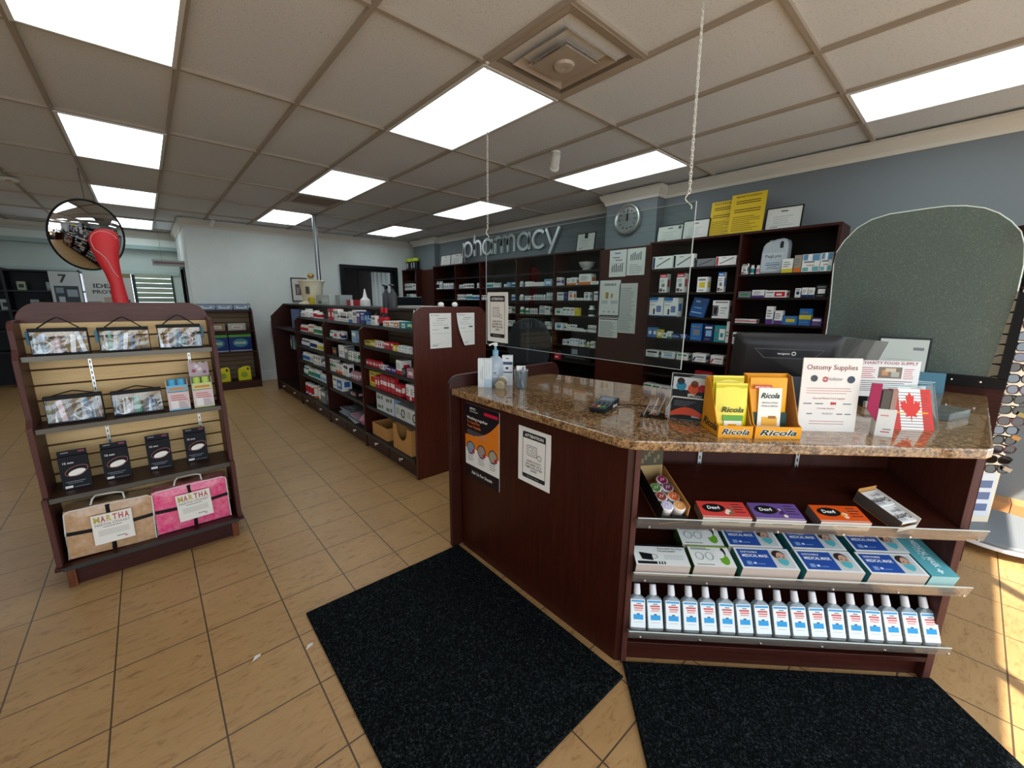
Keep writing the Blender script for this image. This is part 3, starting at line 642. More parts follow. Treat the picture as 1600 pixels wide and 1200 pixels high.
# ---- hanging clear panel with chains ----
t = thing('hanging_screen', 'clear acrylic screen hanging on chains above the counter', 'screen')
ya, yb, xa, za, zb = 1.955, 0.73, 1.535, 1.235, 1.85
b = MB(); b.box(xa-0.002, xa+0.002, yb, ya, za, zb, ACRYL); b.build('pane', t)
EDG = M('#aab2b0', 0.3)
b = MB(); b.box(xa-0.0022, xa+0.0022, yb-0.001, ya+0.001, za-0.0022, za, EDG); b.box(xa-0.0022, xa+0.0022, yb-0.0025, yb, za, zb, EDG); b.box(xa-0.0022, xa+0.0022, ya, ya+0.0022, za, zb, EDG); b.box(xa-0.0022, xa+0.0022, yb, ya, zb, zb+0.0012, EDG); b.build('polished_edge', t)
CH = M('#d9d6cb', 0.35)
def chain(name, p0, p1, label, link=0.024):
    tt = thing(name, label, 'chain', p1)
    p0, p1 = Vector(p0), Vector(p1); L = (p0-p1).length; n = int(L/(link*0.74)); b = MB(); d = (p0-p1)/n
    for k in range(n):
        c_ = d*(k+0.5); pts = []
        for q in range(10):
            a = 2*PI*q/10; u, v = math.cos(a)*0.0052, math.sin(a)*link*0.5
            pts.append((c_.x+(u if k % 2 else 0), c_.y+(0 if k % 2 else u), c_.z+v))
        b.tube(pts, 0.0015, CH, 4, closed=True)
    o = b.build('chain_links', tt, smooth=True)
    b = MB(); b.lathe([(0.012, 0), (0.012, -0.006), (0.004, -0.01), (0.0001, -0.012)], CH, 12, (p0-p1)); b.build('ceiling_clip', tt)
    return tt
c1 = chain('hanging_chain', (1.537, 1.944, CEIL), (1.537, 1.944, 1.90), 'thin metal chain beside the lit ceiling panel, holding the clear screen')
c2 = chain('hanging_chain', (1.90, 0.952, CEIL), (1.60, 0.79, 1.90), 'thin metal chain near the slate wall, holding the clear screen by a hook')
for cc, n_ in ((c1, 1), (c2, 2)):
    b = MB(); pts = [(0, 0.012*math.sin(a*PI/8)+0, 0.0-0.004*a) for a in range(14)]
    b.tube([(0, 0.0, 0.0)]+[(0, 0.014*math.sin(q*PI/6), -0.006*q) for q in range(1, 11)], 0.0024, M('#eeeae0', 0.3), 6); b.build('hook', cc, smooth=True)
# ---------------- price and product helper materials ----------------
# ================= slatwall display unit =================
def slatwall(x0, x1, z0, z1, y, parent, m, pitch=0.082, groove=0.010, thick=0.018, name='slatwall_panel'):
    """horizontal slats facing -y"""
    b = MB(); b.box(x0, x1, y+thick*0.6, y+thick, z0, z1, M('#54371e', 0.8)); z = z1; k = 0
    while z > z0+0.01:
        zb_ = max(z0, z-pitch+groove); b.box(x0, x1, y, y+thick*0.65, zb_, z, m); z -= pitch
    return b.build(name, parent)
t = thing('slatwall_rack', 'free-standing mahogany rack with maple slatwall and four display shelves', 'display rack', (0, 0, 0))
RX0, RX1 = -0.50, 0.292; SY = 3.20
prof = [(3.20, 0.13), (2.915, 0.13), (2.915, 0.50), (2.96, 0.50), (2.96, 0.53), (2.96, 0.86), (3.0, 0.90), (3.0, 1.19), (3.04, 1.24), (3.04, 1.33), (3.055, 1.365), (3.08, 1.375), (3.20, 1.375)]
for (xa_, xb_) in ((RX0-0.005, RX0+0.017), (RX1-0.017, RX1+0.005)):
    b = MB(); b.prism([(y, z) for y, z in prof]+[(3.25, 1.375), (3.25, 0.13)], xa_, xb_, 'x', WOODR); b.build('side_panel', t, bevel=0.0025)
b = MB(); b.box(RX0-0.005, RX1+0.005, SY+0.02, SY+0.05, 0.0, 1.36, WOOD); b.build('core_panel', t)
P = [(RX0+0.03, 1.30), (RX1-0.03, 1.30)]+arc(RX1-0.13, 1.36, 0.10, 0, PI/2, 8)[0:]+arc(RX0+0.13, 1.36, 0.10, PI/2, PI, 8)
P = [(RX0+0.0, 1.30), (RX1-0.0, 1.30), (RX1, 1.36)]+arc(RX1-0.10, 1.365, 0.10, 0.0, PI/2, 8)+arc(RX0+0.10, 1.365, 0.10, PI/2, PI, 8)+[(RX0, 1.36)]
b = MB(); b.prism(P, SY+0.0185, SY+0.0395, 'y', wood('rosy_header', '#40231e', '#5c3830', 'X', 0.45, 0.1)); b.build('header_board', t, bevel=0.002)
slatwall(RX0+0.017, RX1-0.017, 0.14, 1.358, SY, t, MAPLE, name='slatwall_panel')
b = MB(); b.box(RX0+0.02, RX1-0.02, 2.945, 3.22, 0.0, 0.115, WOODX); b.build('plinth', t)
for xx in (RX0+0.02, RX1-0.055):
    b = MB(); b.box(xx, xx+0.035, 2.925, 2.945, 0.0, 0.112, wood('corner_block', '#3a1a10', '#7a4428', 'Z')); b.build('corner_block', t, bevel=0.002)
b = MB(); b.box(RX0-0.012, RX1+0.012, 2.90, 3.20, 0.113, 0.13, WOODX); b.build('base_board', t, bevel=0.002)
b = MB(); b.box(RX0+0.018, RX1-0.018, 2.888, 2.899, 0.112, 0.132, SHELFG); b.build('price_rail', t)
RSH = {1: (1.20, 3.035), 2: (0.845, 2.985), 3: (0.495, 2.93)}
for k, (z, yf) in RSH.items():
    b = MB(); b.box(RX0-0.006, RX1+0.006, yf, SY-0.001, z-0.018, z, wood('rack_shelf', '#2b1a14', '#3d271d', 'X', 0.4)); o = b.build('shelf', t, bevel=0.0015)
    b = MB(); b.box(RX0+0.02, RX1-0.02, yf-0.006, yf, z-0.022, z+0.003, M('#55524b', 0.3, 0.6)); b.build('price_rail', o)
for z0_, z1_, xx in ((0.86, 1.18, -0.27), (0.86, 1.18, 0.16), (0.52, 0.82, -0.255), (0.52, 0.82, 0.165)):
    b = MB(); b.box(xx, xx+0.014, SY-0.006, SY+0.001, z0_, z1_, SATIN)
    for k in range(int((z1_-z0_)/0.03)): b.box(xx+0.005, xx+0.009, SY-0.0072, SY-0.006, z0_+0.006+0.03*k, z0_+0.022+0.03*k, BLACK)
    b.build('bracket_strip', t)
# second, distant rack against the back wall
t = thing('slatwall_rack', 'distant dark slatwall rack with paper packs and yellow jugs against the pale wall', 'display rack', (0, 0, 0))
bx0, bx1, by = 0.62, 1.34, 8.45
prof = [(by-0.42, 0.0), (by-0.42, 0.45), (by-0.36, 0.75), (by-0.30, 1.05), (by-0.26, 1.30), (by-0.16, 1.345), (by+0.12, 1.345), (by+0.12, 0)]
for xa_, xb_ in ((bx0-0.02, bx0), (bx1, bx1+0.02)):
    b = MB(); b.prism(prof, xa_, xb_, 'x', WOOD); b.build('side_panel', t)
slatwall(bx0, bx1, 0.1, 1.33, by, t, TAUPE)
for z, yf in ((1.30, by-0.24), (0.97, by-0.28), (0.62, by-0.34), (0.12, by-0.40)):
    b = MB(); b.box(bx0, bx1, yf, by, z-0.02, z, WOODX); b.build('shelf', t)
b = MB(); b.box(bx0, bx1, by-0.40, by, 0, 0.10, WOODX); b.build('plinth', t)
b = MB()
for xx in (bx0, bx1): b.tube([(xx, by-0.24, 1.30), (xx, by-0.24, 1.40), (xx, by-0.05, 1.42)], 0.004, BLACK, 6)
b.tube([(bx0, by-0.24, 1.40), (bx1, by-0.24, 1.40)], 0.004, BLACK, 6); b.build('wire_rail', t)
FR_Y = by
# ================= aisle gondola =================
t = thing('aisle_gondola', 'long dark mahogany aisle gondola with stocked shelves and drawers', 'shelving')
gx, GY = 1.55, [2.93, 4.00, 5.12, 6.34, 7.62]
def gond_end(y0, y1, z1=1.44, r=0.10):
    P = [(gx-0.01, 0), (2.27, 0), (2.27, z1-r-0.02)]+arc(2.27-r, z1-r, r, 0, PI/2, 8)+arc(gx+0.005+r, z1-r, r, PI/2, PI, 8)
    b = MB(); b.prism(P, y0, y1, 'y', wood('panel_grain', '#3b170f', '#5a2a1c', 'Z', 0.35)); return b.build('end_panel', t, bevel=0.004)
gond_end(2.90, 2.93)
b = MB(); b.prism([(gx-0.03, 0), (2.27, 0), (2.27, 1.36), (2.2, 1.42), (1.72, 1.42), (gx-0.03, 1.22)], 7.62, 7.65, 'y', WOOD); b.build('end_panel', t)
b = MB(); b.box(1.86, 1.90, 2.93, 7.62, 0, 1.40, WOODY); b.build('spine', t)
b = MB(); b.box(1.74, 2.12, 2.93, 7.62, 1.395, 1.42, WOODS); b.build('top_board', t, bevel=0.002)
# slat back visible in the first bays
for q in range(3):
    b = MB(); z = 1.38
    while z > 0.2: b.box(1.845, 1.86, GY[q]+0.01, GY[q+1]-0.01, z-0.072, z, TAUPEY); z -= 0.082
    b.build('slatwall_panel', t)
for y in GY[1:4]:
    b = MB(); b.prism([(gx-0.005, 0), (1.86, 0), (1.86, 1.36), (1.72, 1.36), (gx-0.005, 1.24)], y-0.012, y+0.012, 'x' if False else 'y', WOOD) if False else b.prism([(gx-0.005, 0), (1.86, 0), (1.86, 1.36), (1.74, 1.36), (gx-0.005, 1.20)], y-0.012, y+0.012, 'y', WOOD); b.build('upright', t)
GZ = [1.255, 1.055, 0.852, 0.652, 0.445, 0.165]
for q in range(4):
    for k, z in enumerate(GZ):
        if q == 0 and k == 3: pass
        if q == 3 and k not in (1, 5): continue
        xf = gx+(0.02 if k < 5 else -0.01)+(0.03 if k == 0 else 0)
        b = MB(); b.box(xf, 1.845, GY[q]+0.013, GY[q+1]-0.013, z-0.02, z, WOODS if k else WOODS); o = b.build('shelf', t)
        b = MB(); b.box(xf-0.006, xf, GY[q]+0.013, GY[q+1]-0.013, z-0.028, z+0.002, SHELFG); b.build('price_rail', o)
    ym = (GY[q]+GY[q+1])/2
    for y0_, y1_ in ((GY[q]+0.02, ym-0.006), (ym+0.006, GY[q+1]-0.02)):
        b = MB(); b.box(gx, gx+0.02, y0_, y1_, 0.03, 0.138, WOODY); d = b.build('drawer', t, bevel=0.003)
        b = MB(); T = Matrix.Translation((gx, (y0_+y1_)/2, 0.098)) @ Matrix.Rotation(-PI/2, 4, 'Y')
        b.lathe([(0.010, 0), (0.006, 0.008), (0.016, 0.02), (0.014, 0.026), (0.0001, 0.029)], SATIN, 14, T=T); b.build('knob', d, smooth=True)
b = MB(); b.box(gx+0.02, 1.86, 2.93, 7.62, 0.0, 0.14, WOODY); b.build('plinth', t)
b = MB(); b.box(1.90, 2.24, 2.93, 7.62, 0.0, 1.30, WOODY); b.build('rear_cabinet', t)
# ================= pharmacy wall shelving =================
def wall_unit(name, label, ys, xf, xb, ztop, zbot, shelves, m=WOOD, thick=0.022):
    t = thing(name, label, 'shelving')
    b = MB(); b.box(xf-0.004, xb, ys[0], ys[-1], ztop-0.022, ztop, WOODY); b.build('top_board', t, bevel=0.002)
    b = MB(); b.box(xb-0.012, xb, ys[0], ys[-1], 0, ztop-0.022, M('#1b120e', 0.6)); b.build('back_panel', t)
    for i, y in enumerate(ys):
        o = 0 if 0 < i < len(ys)-1 else (thick/2 if i == 0 else -thick/2)
        b = MB(); b.box(xf, xb-0.012, y+o-thick/2, y+o+thick/2, 0, ztop-0.022, m); b.build('upright', t, bevel=0.0015)
    for i, zs in enumerate(shelves):
        for z in zs:
            b = MB(); b.box(xf+0.01, xb-0.012, ys[i]+(thick if i == 0 else thick/2), ys[i+1]-(thick if i == len(ys)-2 else thick/2), z-0.02, z, WOODS); b.build('shelf', t)
    return t
SX = 4.33
ZL = [1.90, 1.71, 1.51, 1.305, 1.098, 0.895, 0.68, 0.45]
SY_ = [3.20, 3.99, 4.78, 5.70, 6.45, 7.22]
wall_unit('pharmacy_shelving', 'dark wall shelving of five bays under the pharmacy sign', SY_, SX, 4.66, 2.145, 0, [ZL]*5)
wall_unit('pharmacy_shelving', 'dark corner shelving with black jars on top by the pale wall', [8.02, 8.66], 4.40, 4.71, 2.145, 0, [[1.90, 1.71, 1.51, 1.305, 1.098]])
RXF = 4.20
SL = [1.848, 1.597, 1.343, 1.110, 0.89, 0.70, 0.50]; SR = [1.755, 1.544, 1.308, 1.105, 0.87, 0.60]
wall_unit('pharmacy_shelving', 'dark wall shelving of two bays under the certificates, right of the clock', [0.80, 1.54, 2.46], RXF, 4.495, 2.13, 0, [SR, SL])
for k, (y0_, y1_, xx, lab) in enumerate(((2.475, 3.185, 4.33, 'mahogany panel below the wall clock, covered with taped papers'), (7.40, 8.0, 4.53, 'narrow mahogany panel below the far slate column'))):
    b = MB(); b.box(xx-0.02, xx, y0_, y1_, 0, 2.12, wood('column_panel', '#35150e', '#4a2216', 'Z')); o = b.build('column_panel', bevel=0.002); tag(o, lab, 'wall panel')
# lower dark equipment below the sign shelves is on counter height shelf
b = MB()
# shelf rows: (left edge y, width, height, kind, colour, second colour)
ROWS = {
 'A0': [(3.633, 0.219, 0.1, 'bowl', 'w', 'w')],
 'A1': [(3.96, 0.084, 0.11, 'x2', 'w', 'v'),(3.777, 0.075, 0.095, 'x1', 'w', 'o'),(3.702, 0.092, 0.101, 'x1', 'w', 'o'),(3.565, 0.199, 0.139, 'x1', 'w', 'o'),(3.363, 0.126, 0.042, 'x0', 'w', 'g')],
 'A2': [(3.946, 0.125, 0.108, 'x3', 'w', 'g'),(3.817, 0.075, 0.1, 'x0', 'n', 'y'),(3.733, 0.083, 0.121, 'x4', 'w', 'o'),(3.599, 0.114, 0.031, 'x0', 'w', 'g'),(3.465, 0.087, 0.105, 'x4', 'w', 'g'),(3.308, 0.094, 0.112, 'x3', 'w', 'g')],
 'A3': [(3.97, 0.127, 0.093, 'x4', 'w', 'G'),(3.829, 0.067, 0.108, 'x3', 'w', 'G'),(3.759, 0.064, 0.107, 'x3', 'w', 'g'),(3.686, 0.068, 0.106, 'x3', 'w', 'p'),(3.615, 0.067, 0.106, 'x0', 'y', 'w'),(3.413, 0.105, 0.139, 'b', 'w', 'k')],
 'A4': [(3.961, 0.14, 0.097, 'x4', 'w', 'b'),(3.797, 0.053, 0.084, 'x4', 'w', 'k'),(3.741, 0.049, 0.083, 'x3', 'w', 'y'),(3.689, 0.049, 0.085, 'x3', 'w', 'g'),(3.639, 0.049, 0.085, 'x3', 'w', 'g'),(3.586, 0.08, 0.039, 'x0', 'w', 'g'),(3.498, 0.089, 0.026, 'x0', 'w', 'g'),(3.377, 0.07, 0.09, 'x2', 'w', 'g'),(3.307, 0.07, 0.09, 'x2', 'w', 'g')],
 'A5': [(3.806, 0.053, 0.078, 'x4', 'w', 'b'),(3.744, 0.061, 0.082, 'x4', 'w', 'n'),(3.676, 0.047, 0.099, 'x3', 'w', 'l'),(3.63, 0.047, 0.099, 'x3', 'w', 'l'),(3.583, 0.047, 0.099, 'x3', 'w', 'l'),(3.511, 0.066, 0.091, 'x4', 'w', 'g'),(3.421, 0.048, 0.071, 'b', 'w', 'y'),(3.37, 0.04, 0.069, 'b', 'w', 'G'),(3.317, 0.047, 0.085, 'x2', 'w', 'g'),(3.262, 0.046, 0.078, 'x3', 'w', 'G')],
 'B1': [(4.768, 0.087, 0.083, 'b', 'w', 'g'),(4.606, 0.073, 0.072, 'x0', 'w', 'g'),(4.533, 0.073, 0.072, 'x0', 'w', 'g'),(4.455, 0.05, 0.058, 'x0', 'w', 'g'),(4.406, 0.05, 0.058, 'x0', 'w', 'g'),(4.356, 0.05, 0.058, 'x0', 'w', 'g'),(4.306, 0.05, 0.058, 'x0', 'w', 'g'),(4.257, 0.05, 0.058, 'x0', 'w', 'g'),(4.192, 0.151, 0.093, 'x4', 'l', 'w')],
 'B2': [(4.764, 0.099, 0.084, 'b', 'w', 'g'),(4.595, 0.109, 0.064, 'x3', 'w', 'g'),(4.465, 0.052, 0.078, 'b', 'w', 'g'),(4.413, 0.052, 0.078, 'b', 'w', 'g'),(4.361, 0.052, 0.078, 'b', 'w', 'g'),(4.309, 0.052, 0.078, 'b', 'w', 'g'),(4.257, 0.052, 0.078, 'b', 'w', 'g'),(4.195, 0.043, 0.108, 'b', 'w', 'g'),(4.152, 0.043, 0.108, 'b', 'w', 'g'),(4.11, 0.043, 0.108, 'b', 'w', 'g'),(4.067, 0.043, 0.108, 'b', 'w', 'g')],
 'B3': [(4.75, 0.099, 0.103, 'b', 'w', 'G'),(4.629, 0.086, 0.087, 'b', 'w', 'G'),(4.533, 0.041, 0.086, 'b', 'w', 'g'),(4.491, 0.041, 0.086, 'b', 'w', 'g'),(4.45, 0.041, 0.086, 'b', 'w', 'g'),(4.408, 0.041, 0.086, 'b', 'w', 'g'),(4.333, 0.039, 0.125, 'b', 'w', 'g'),(4.294, 0.039, 0.125, 'b', 'w', 'g'),(4.256, 0.039, 0.125, 'b', 'w', 'g'),(4.217, 0.039, 0.125, 'b', 'w', 'g'),(4.169, 0.096, 0.116, 'x3', 'w', 'g'),(4.064, 0.051, 0.138, 'b', 'w', 'g')],
 'B4': [(4.768, 0.144, 0.042, 'x0', 'w', 'g'),(4.592, 0.054, 0.085, 'x4', 'w', 'y'),(4.534, 0.055, 0.084, 'x4', 'y', 'k'),(4.464, 0.134, 0.065, 'x3', 'w', 'g'),(4.171, 0.077, 0.104, 'x2', 'w', 'g'),(4.089, 0.076, 0.069, 'x3', 'w', 'g')],
 'B5': [(4.105, 0.086, 0.084, 'x3', 'w', 'k'),(3.971, 0.092, 0.093, 'x3', 'w', 'p')],
 'C1': [(5.597, 0.054, 0.085, 'b', 'w', 't'),(5.543, 0.054, 0.085, 'b', 'w', 't'),(5.489, 0.054, 0.085, 'b', 'w', 't'),(5.435, 0.054, 0.085, 'b', 'w', 't'),(5.377, 0.045, 0.07, 'x3', 'w', 'g'),(5.332, 0.045, 0.07, 'x3', 'w', 'g'),(5.286, 0.045, 0.07, 'x3', 'w', 'g'),(5.241, 0.045, 0.07, 'x3', 'w', 'g'),(5.145, 0.045, 0.05, 'b', 'w', 'g'),(5.101, 0.045, 0.05, 'b', 'w', 'g'),(5.017, 0.058, 0.074, 'x0', 'l', 'w'),(4.949, 0.041, 0.073, 'b', 'w', 'b'),(4.908, 0.041, 0.073, 'b', 'w', 'b')],
 'C2': [(5.682, 0.053, 0.076, 'x3', 'w', 'k'),(5.628, 0.053, 0.076, 'x3', 'w', 'k'),(5.575, 0.053, 0.076, 'x3', 'w', 'k'),(4.957, 0.038, 0.086, 'b', 'w', 'b'),(4.919, 0.038, 0.086, 'b', 'w', 'b'),(4.881, 0.038, 0.086, 'b', 'w', 'b'),(4.843, 0.038, 0.086, 'b', 'w', 'b')],
 'C3': [(5.06, 0.059, 0.104, 'b', 'w', 'G'),(4.994, 0.086, 0.103, 'x3', 'w', 'g'),(4.885, 0.08, 0.105, 'b', 'w', 'G')],
 'C4': [(5.035, 0.059, 0.092, 'x3', 'w', 'g'),(4.976, 0.059, 0.092, 'x3', 'w', 'g'),(4.905, 0.103, 0.094, 'x4', 'w', 'g')],
 'D1': [(6.412, 0.09, 0.071, 'b', 'w', 'g'),(6.309, 0.089, 0.079, 'b', 'w', 'g'),(6.183, 0.055, 0.08, 'x2', 'w', 'k'),(6.128, 0.055, 0.08, 'x2', 'w', 'k'),(6.074, 0.055, 0.08, 'x2', 'w', 'k'),(6.019, 0.055, 0.08, 'x2', 'w', 'k'),(5.87, 0.052, 0.088, 'b', 'w', 'g'),(5.818, 0.052, 0.088, 'b', 'w', 'g')],
 'D2': [(6.445, 0.052, 0.094, 'x2', 'w', 'g'),(6.394, 0.052, 0.094, 'x2', 'w', 'g'),(6.342, 0.052, 0.094, 'x2', 'w', 'g'),(6.29, 0.052, 0.094, 'x2', 'w', 'g'),(6.208, 0.048, 0.099, 'b', 'w', 't'),(6.16, 0.048, 0.099, 'b', 'w', 't'),(6.112, 0.048, 0.099, 'b', 'w', 't'),(6.064, 0.048, 0.099, 'b', 'w', 't'),(6.004, 0.049, 0.083, 'b', 'w', 'b'),(5.955, 0.049, 0.083, 'b', 'w', 'b'),(5.907, 0.049, 0.083, 'b', 'w', 'b'),(5.858, 0.049, 0.083, 'b', 'w', 'b'),(5.81, 0.049, 0.083, 'b', 'w', 'b')],
 'E1': [(7.213, 0.096, 0.154, 'b', 'w', 'k'),(7.093, 0.132, 0.152, 'b', 'w', 'g'),(6.947, 0.07, 0.111, 'b', 'w', 'g'),(6.877, 0.07, 0.111, 'b', 'w', 'g'),(6.808, 0.07, 0.111, 'b', 'w', 'g'),(6.738, 0.07, 0.111, 'b', 'w', 'g'),(6.668, 0.07, 0.111, 'b', 'w', 'g')],
 'F1': [(8.745, 0.073, 0.146, 'x2', 'w', 'g'),(8.673, 0.073, 0.146, 'x2', 'w', 'g'),(8.6, 0.073, 0.146, 'x2', 'w', 'g'),(8.527, 0.073, 0.146, 'x2', 'w', 'g'),(8.455, 0.073, 0.146, 'x2', 'w', 'g'),(8.36, 0.13, 0.132, 'x3', 'w', 'g'),(8.217, 0.136, 0.191, 'b', 'w', 'g')],
 'F2': [(8.763, 0.116, 0.116, 'b', 't', 't'),(8.648, 0.116, 0.116, 'b', 't', 't'),(8.478, 0.125, 0.12, 'x0', 'w', 'g'),(8.33, 0.086, 0.122, 'b', 'w', 'g'),(8.244, 0.086, 0.122, 'b', 'w', 'g'),(8.158, 0.086, 0.122, 'b', 'w', 'g')],
 'F3': [(8.803, 0.141, 0.056, 'b', 'w', 'g'),(8.625, 0.14, 0.116, 'x3', 'w', 'p'),(8.485, 0.14, 0.116, 'x3', 'w', 'p'),(8.323, 0.119, 0.074, 'b', 'w', 'g'),(8.204, 0.119, 0.074, 'b', 'w', 'g')],
 'S1': [(2.435, 0.234, 0.129, 'pen', 'w', 'n'),(2.198, 0.224, 0.133, 'pen', 'w', 'k'),(1.968, 0.204, 0.075, 'pen', 'g', 'k'),(1.758, 0.192, 0.084, 'penr', 'w', 'r')],
 'S2': [(2.335, 0.088, 0.195, 'x1t', 'w', 'r'),(2.14, 0.088, 0.194, 'x1t', 'w', 'r'),(1.92, 0.101, 0.149, 'x4', 'w', 'y'),(1.721, 0.061, 0.187, 'x1t', 'w', 'b')],
 'S3': [(2.435, 0.168, 0.202, 'meter', 'w', 'b'),(2.258, 0.159, 0.198, 'meter', 'w', 'b'),(1.746, 0.16, 0.173, 'ring', 'w', 'g')],
 'S4': [(2.455, 0.063, 0.105, 'x4', 'b', 'w'),(2.39, 0.056, 0.106, 'x4', 'b', 'w'),(2.328, 0.062, 0.087, 'x4', 'y', 'w'),(2.265, 0.056, 0.053, 'x4', 'w', 'b'),(2.203, 0.05, 0.075, 'x1', 'w', 'G'),(2.149, 0.087, 0.052, 'x2', 'n', 'l'),(2.059, 0.09, 0.055, 'x4', 'n', 'l'),(1.943, 0.121, 0.172, 'x4', 'b', 'g'),(1.806, 0.098, 0.166, 'x4', 'n', 'l'),(1.703, 0.112, 0.163, 'x5', 't', 'w'),(1.589, 0.03, 0.209, 'x0', 'w', 'g')],
 'S5': [(2.446, 0.155, 0.073, 'x3', 'w', 'k'),(2.246, 0.158, 0.073, 'x4', 'w', 'l'),(2.069, 0.124, 0.071, 'x3', 'w', 'G'),(1.893, 0.133, 0.086, 's', 'w', 'n'),(1.712, 0.125, 0.084, 's', 'w', 'r')],
 'S7': [(2.447, 0.109, 0.076, 'x3', 'w', 'G'),(2.332, 0.099, 0.074, 'x3', 'w', 'G'),(2.226, 0.106, 0.073, 'x3', 'w', 'g')],
 'T1': [(1.518, 0.052, 0.098, 'x1t', 'w', 'k'),(1.459, 0.044, 0.084, 'b', 'w', 't'),(1.411, 0.047, 0.08, 'b', 'w', 'p'),(1.187, 0.082, 0.118, 'x1', 'w', 'y'),(1.101, 0.057, 0.143, 'x1', 'c', 'o'),(1.042, 0.129, 0.145, 'x6', 'w', 'l'),(0.912, 0.113, 0.148, 'x6', 'w', 'l')],
 'T2': [(1.519, 0.109, 0.056, 'x4', 'g', 'G'),(1.401, 0.103, 0.068, 'x1', 'w', 'v'),(1.291, 0.167, 0.062, 'x5', 'w', 'r'),(1.06, 0.041, 0.077, 'x4', 'w', 'n'),(1.014, 0.045, 0.082, 'x1', 'w', 'n'),(0.967, 0.047, 0.081, 'x1', 'w', 'n'),(0.918, 0.085, 0.104, 'x4', 'k', 'w')],
 'T3': [(1.521, 0.181, 0.036, 'x2', 'w', 'r'),(1.263, 0.061, 0.157, 'x1', 'w', 'v'),(1.193, 0.064, 0.121, 'x1', 'w', 'v'),(1.126, 0.114, 0.076, 'x4', 'b', 'y'),(1.007, 0.091, 0.141, 'x2', 'b', 'y'),(0.91, 0.074, 0.067, 'x3', 'v', 'w')],
 'T4': [(1.524, 0.047, 0.111, 'x3', 'w', 'k'),(1.363, 0.096, 0.033, 'x4', 'w', 'k')],
 'G0': [(4.069, 0.136, 0.057, 'x3', 'l', 'b'),(3.902, 0.102, 0.088, 'x3', 'w', 'g'),(3.778, 0.082, 0.165, 'bt', 'k', 'r'),(3.674, 0.083, 0.164, 'bt', 'k', 'r'),(3.639, 0.137, 0.049, 'x5', 'w', 'o'),(3.472, 0.17, 0.055, 'x5', 'w', 'o'),(3.272, 0.118, 0.054, 'x5', 't', 'w'),(3.127, 0.071, 0.158, 'cone', 'G', 'G'),(3.037, 0.052, 0.072, 'x3', 'v', 'g')],
 'G1': [(4.103, 0.154, 0.047, 'x3', 'y', 'n'),(3.926, 0.052, 0.047, 'x4', 'y', 'w'),(3.868, 0.052, 0.047, 'x4', 'y', 'w'),(3.804, 0.045, 0.059, 'x4', 'w', 'r'),(3.754, 0.045, 0.059, 'x4', 'w', 'r'),(3.703, 0.045, 0.059, 'x4', 'w', 'r'),(3.653, 0.045, 0.059, 'x4', 'w', 'r'),(3.598, 0.062, 0.065, 'x3', 'r', 'w'),(3.529, 0.062, 0.065, 'x3', 'r', 'w'),(3.46, 0.062, 0.065, 'x3', 'r', 'w'),(3.383, 0.055, 0.048, 'x5', 'y', 'w'),(3.321, 0.055, 0.048, 'x5', 'y', 'w'),(3.257, 0.052, 0.057, 'x3', 'w', 'l'),(3.199, 0.052, 0.057, 'x3', 'w', 'l'),(3.14, 0.052, 0.057, 'x3', 'w', 'l'),(3.082, 0.052, 0.057, 'x3', 'w', 'l')],
 'G2': [(4.089, 0.039, 0.062, 'x4', 'r', 'w'),(4.046, 0.039, 0.062, 'x4', 'r', 'w'),(4.003, 0.039, 0.062, 'x4', 'r', 'w'),(3.959, 0.039, 0.062, 'x4', 'r', 'w'),(3.916, 0.039, 0.062, 'x4', 'r', 'w'),(3.873, 0.039, 0.062, 'x4', 'r', 'w'),(3.83, 0.039, 0.062, 'x4', 'r', 'w'),(3.787, 0.039, 0.062, 'x4', 'r', 'w'),(3.742, 0.039, 0.042, 'x4', 'w', 'r'),(3.699, 0.039, 0.042, 'x4', 'w', 'r'),(3.656, 0.039, 0.042, 'x4', 'w', 'r'),(3.608, 0.044, 0.036, 'x3', 'v', 'w'),(3.56, 0.044, 0.036, 'x3', 'v', 'w'),(3.512, 0.044, 0.036, 'x3', 'v', 'w'),(3.463, 0.044, 0.036, 'x3', 'v', 'w'),(3.415, 0.044, 0.036, 'x3', 'v', 'w'),(3.346, 0.107, 0.124, 'x1', 'w', 'r'),(3.221, 0.074, 0.064, 'x4', 'k', 'g'),(3.125, 0.121, 0.076, 'x4', 'p', 'w')],
 'G3': [(4.053, 0.052, 0.115, 'bt', 'w', 'k'),(3.987, 0.155, 0.152, 'x4', 'y', 'r'),(3.786, 0.052, 0.125, 'x4', 'r', 'w'),(3.728, 0.052, 0.125, 'x4', 'r', 'w'),(3.667, 0.046, 0.151, 'x2', 'r', 'w'),(3.615, 0.046, 0.151, 'x2', 'r', 'w'),(3.564, 0.046, 0.151, 'x2', 'r', 'w'),(3.512, 0.046, 0.151, 'x2', 'r', 'w'),(3.461, 0.046, 0.151, 'x2', 'r', 'w'),(3.409, 0.046, 0.151, 'x2', 'r', 'w'),(3.352, 0.054, 0.111, 'x2', 'r', 'w'),(3.292, 0.054, 0.111, 'x2', 'r', 'w'),(3.146, 0.066, 0.137, 'x1', 'w', 'r'),(3.067, 0.064, 0.134, 'x1', 'w', 'r')],
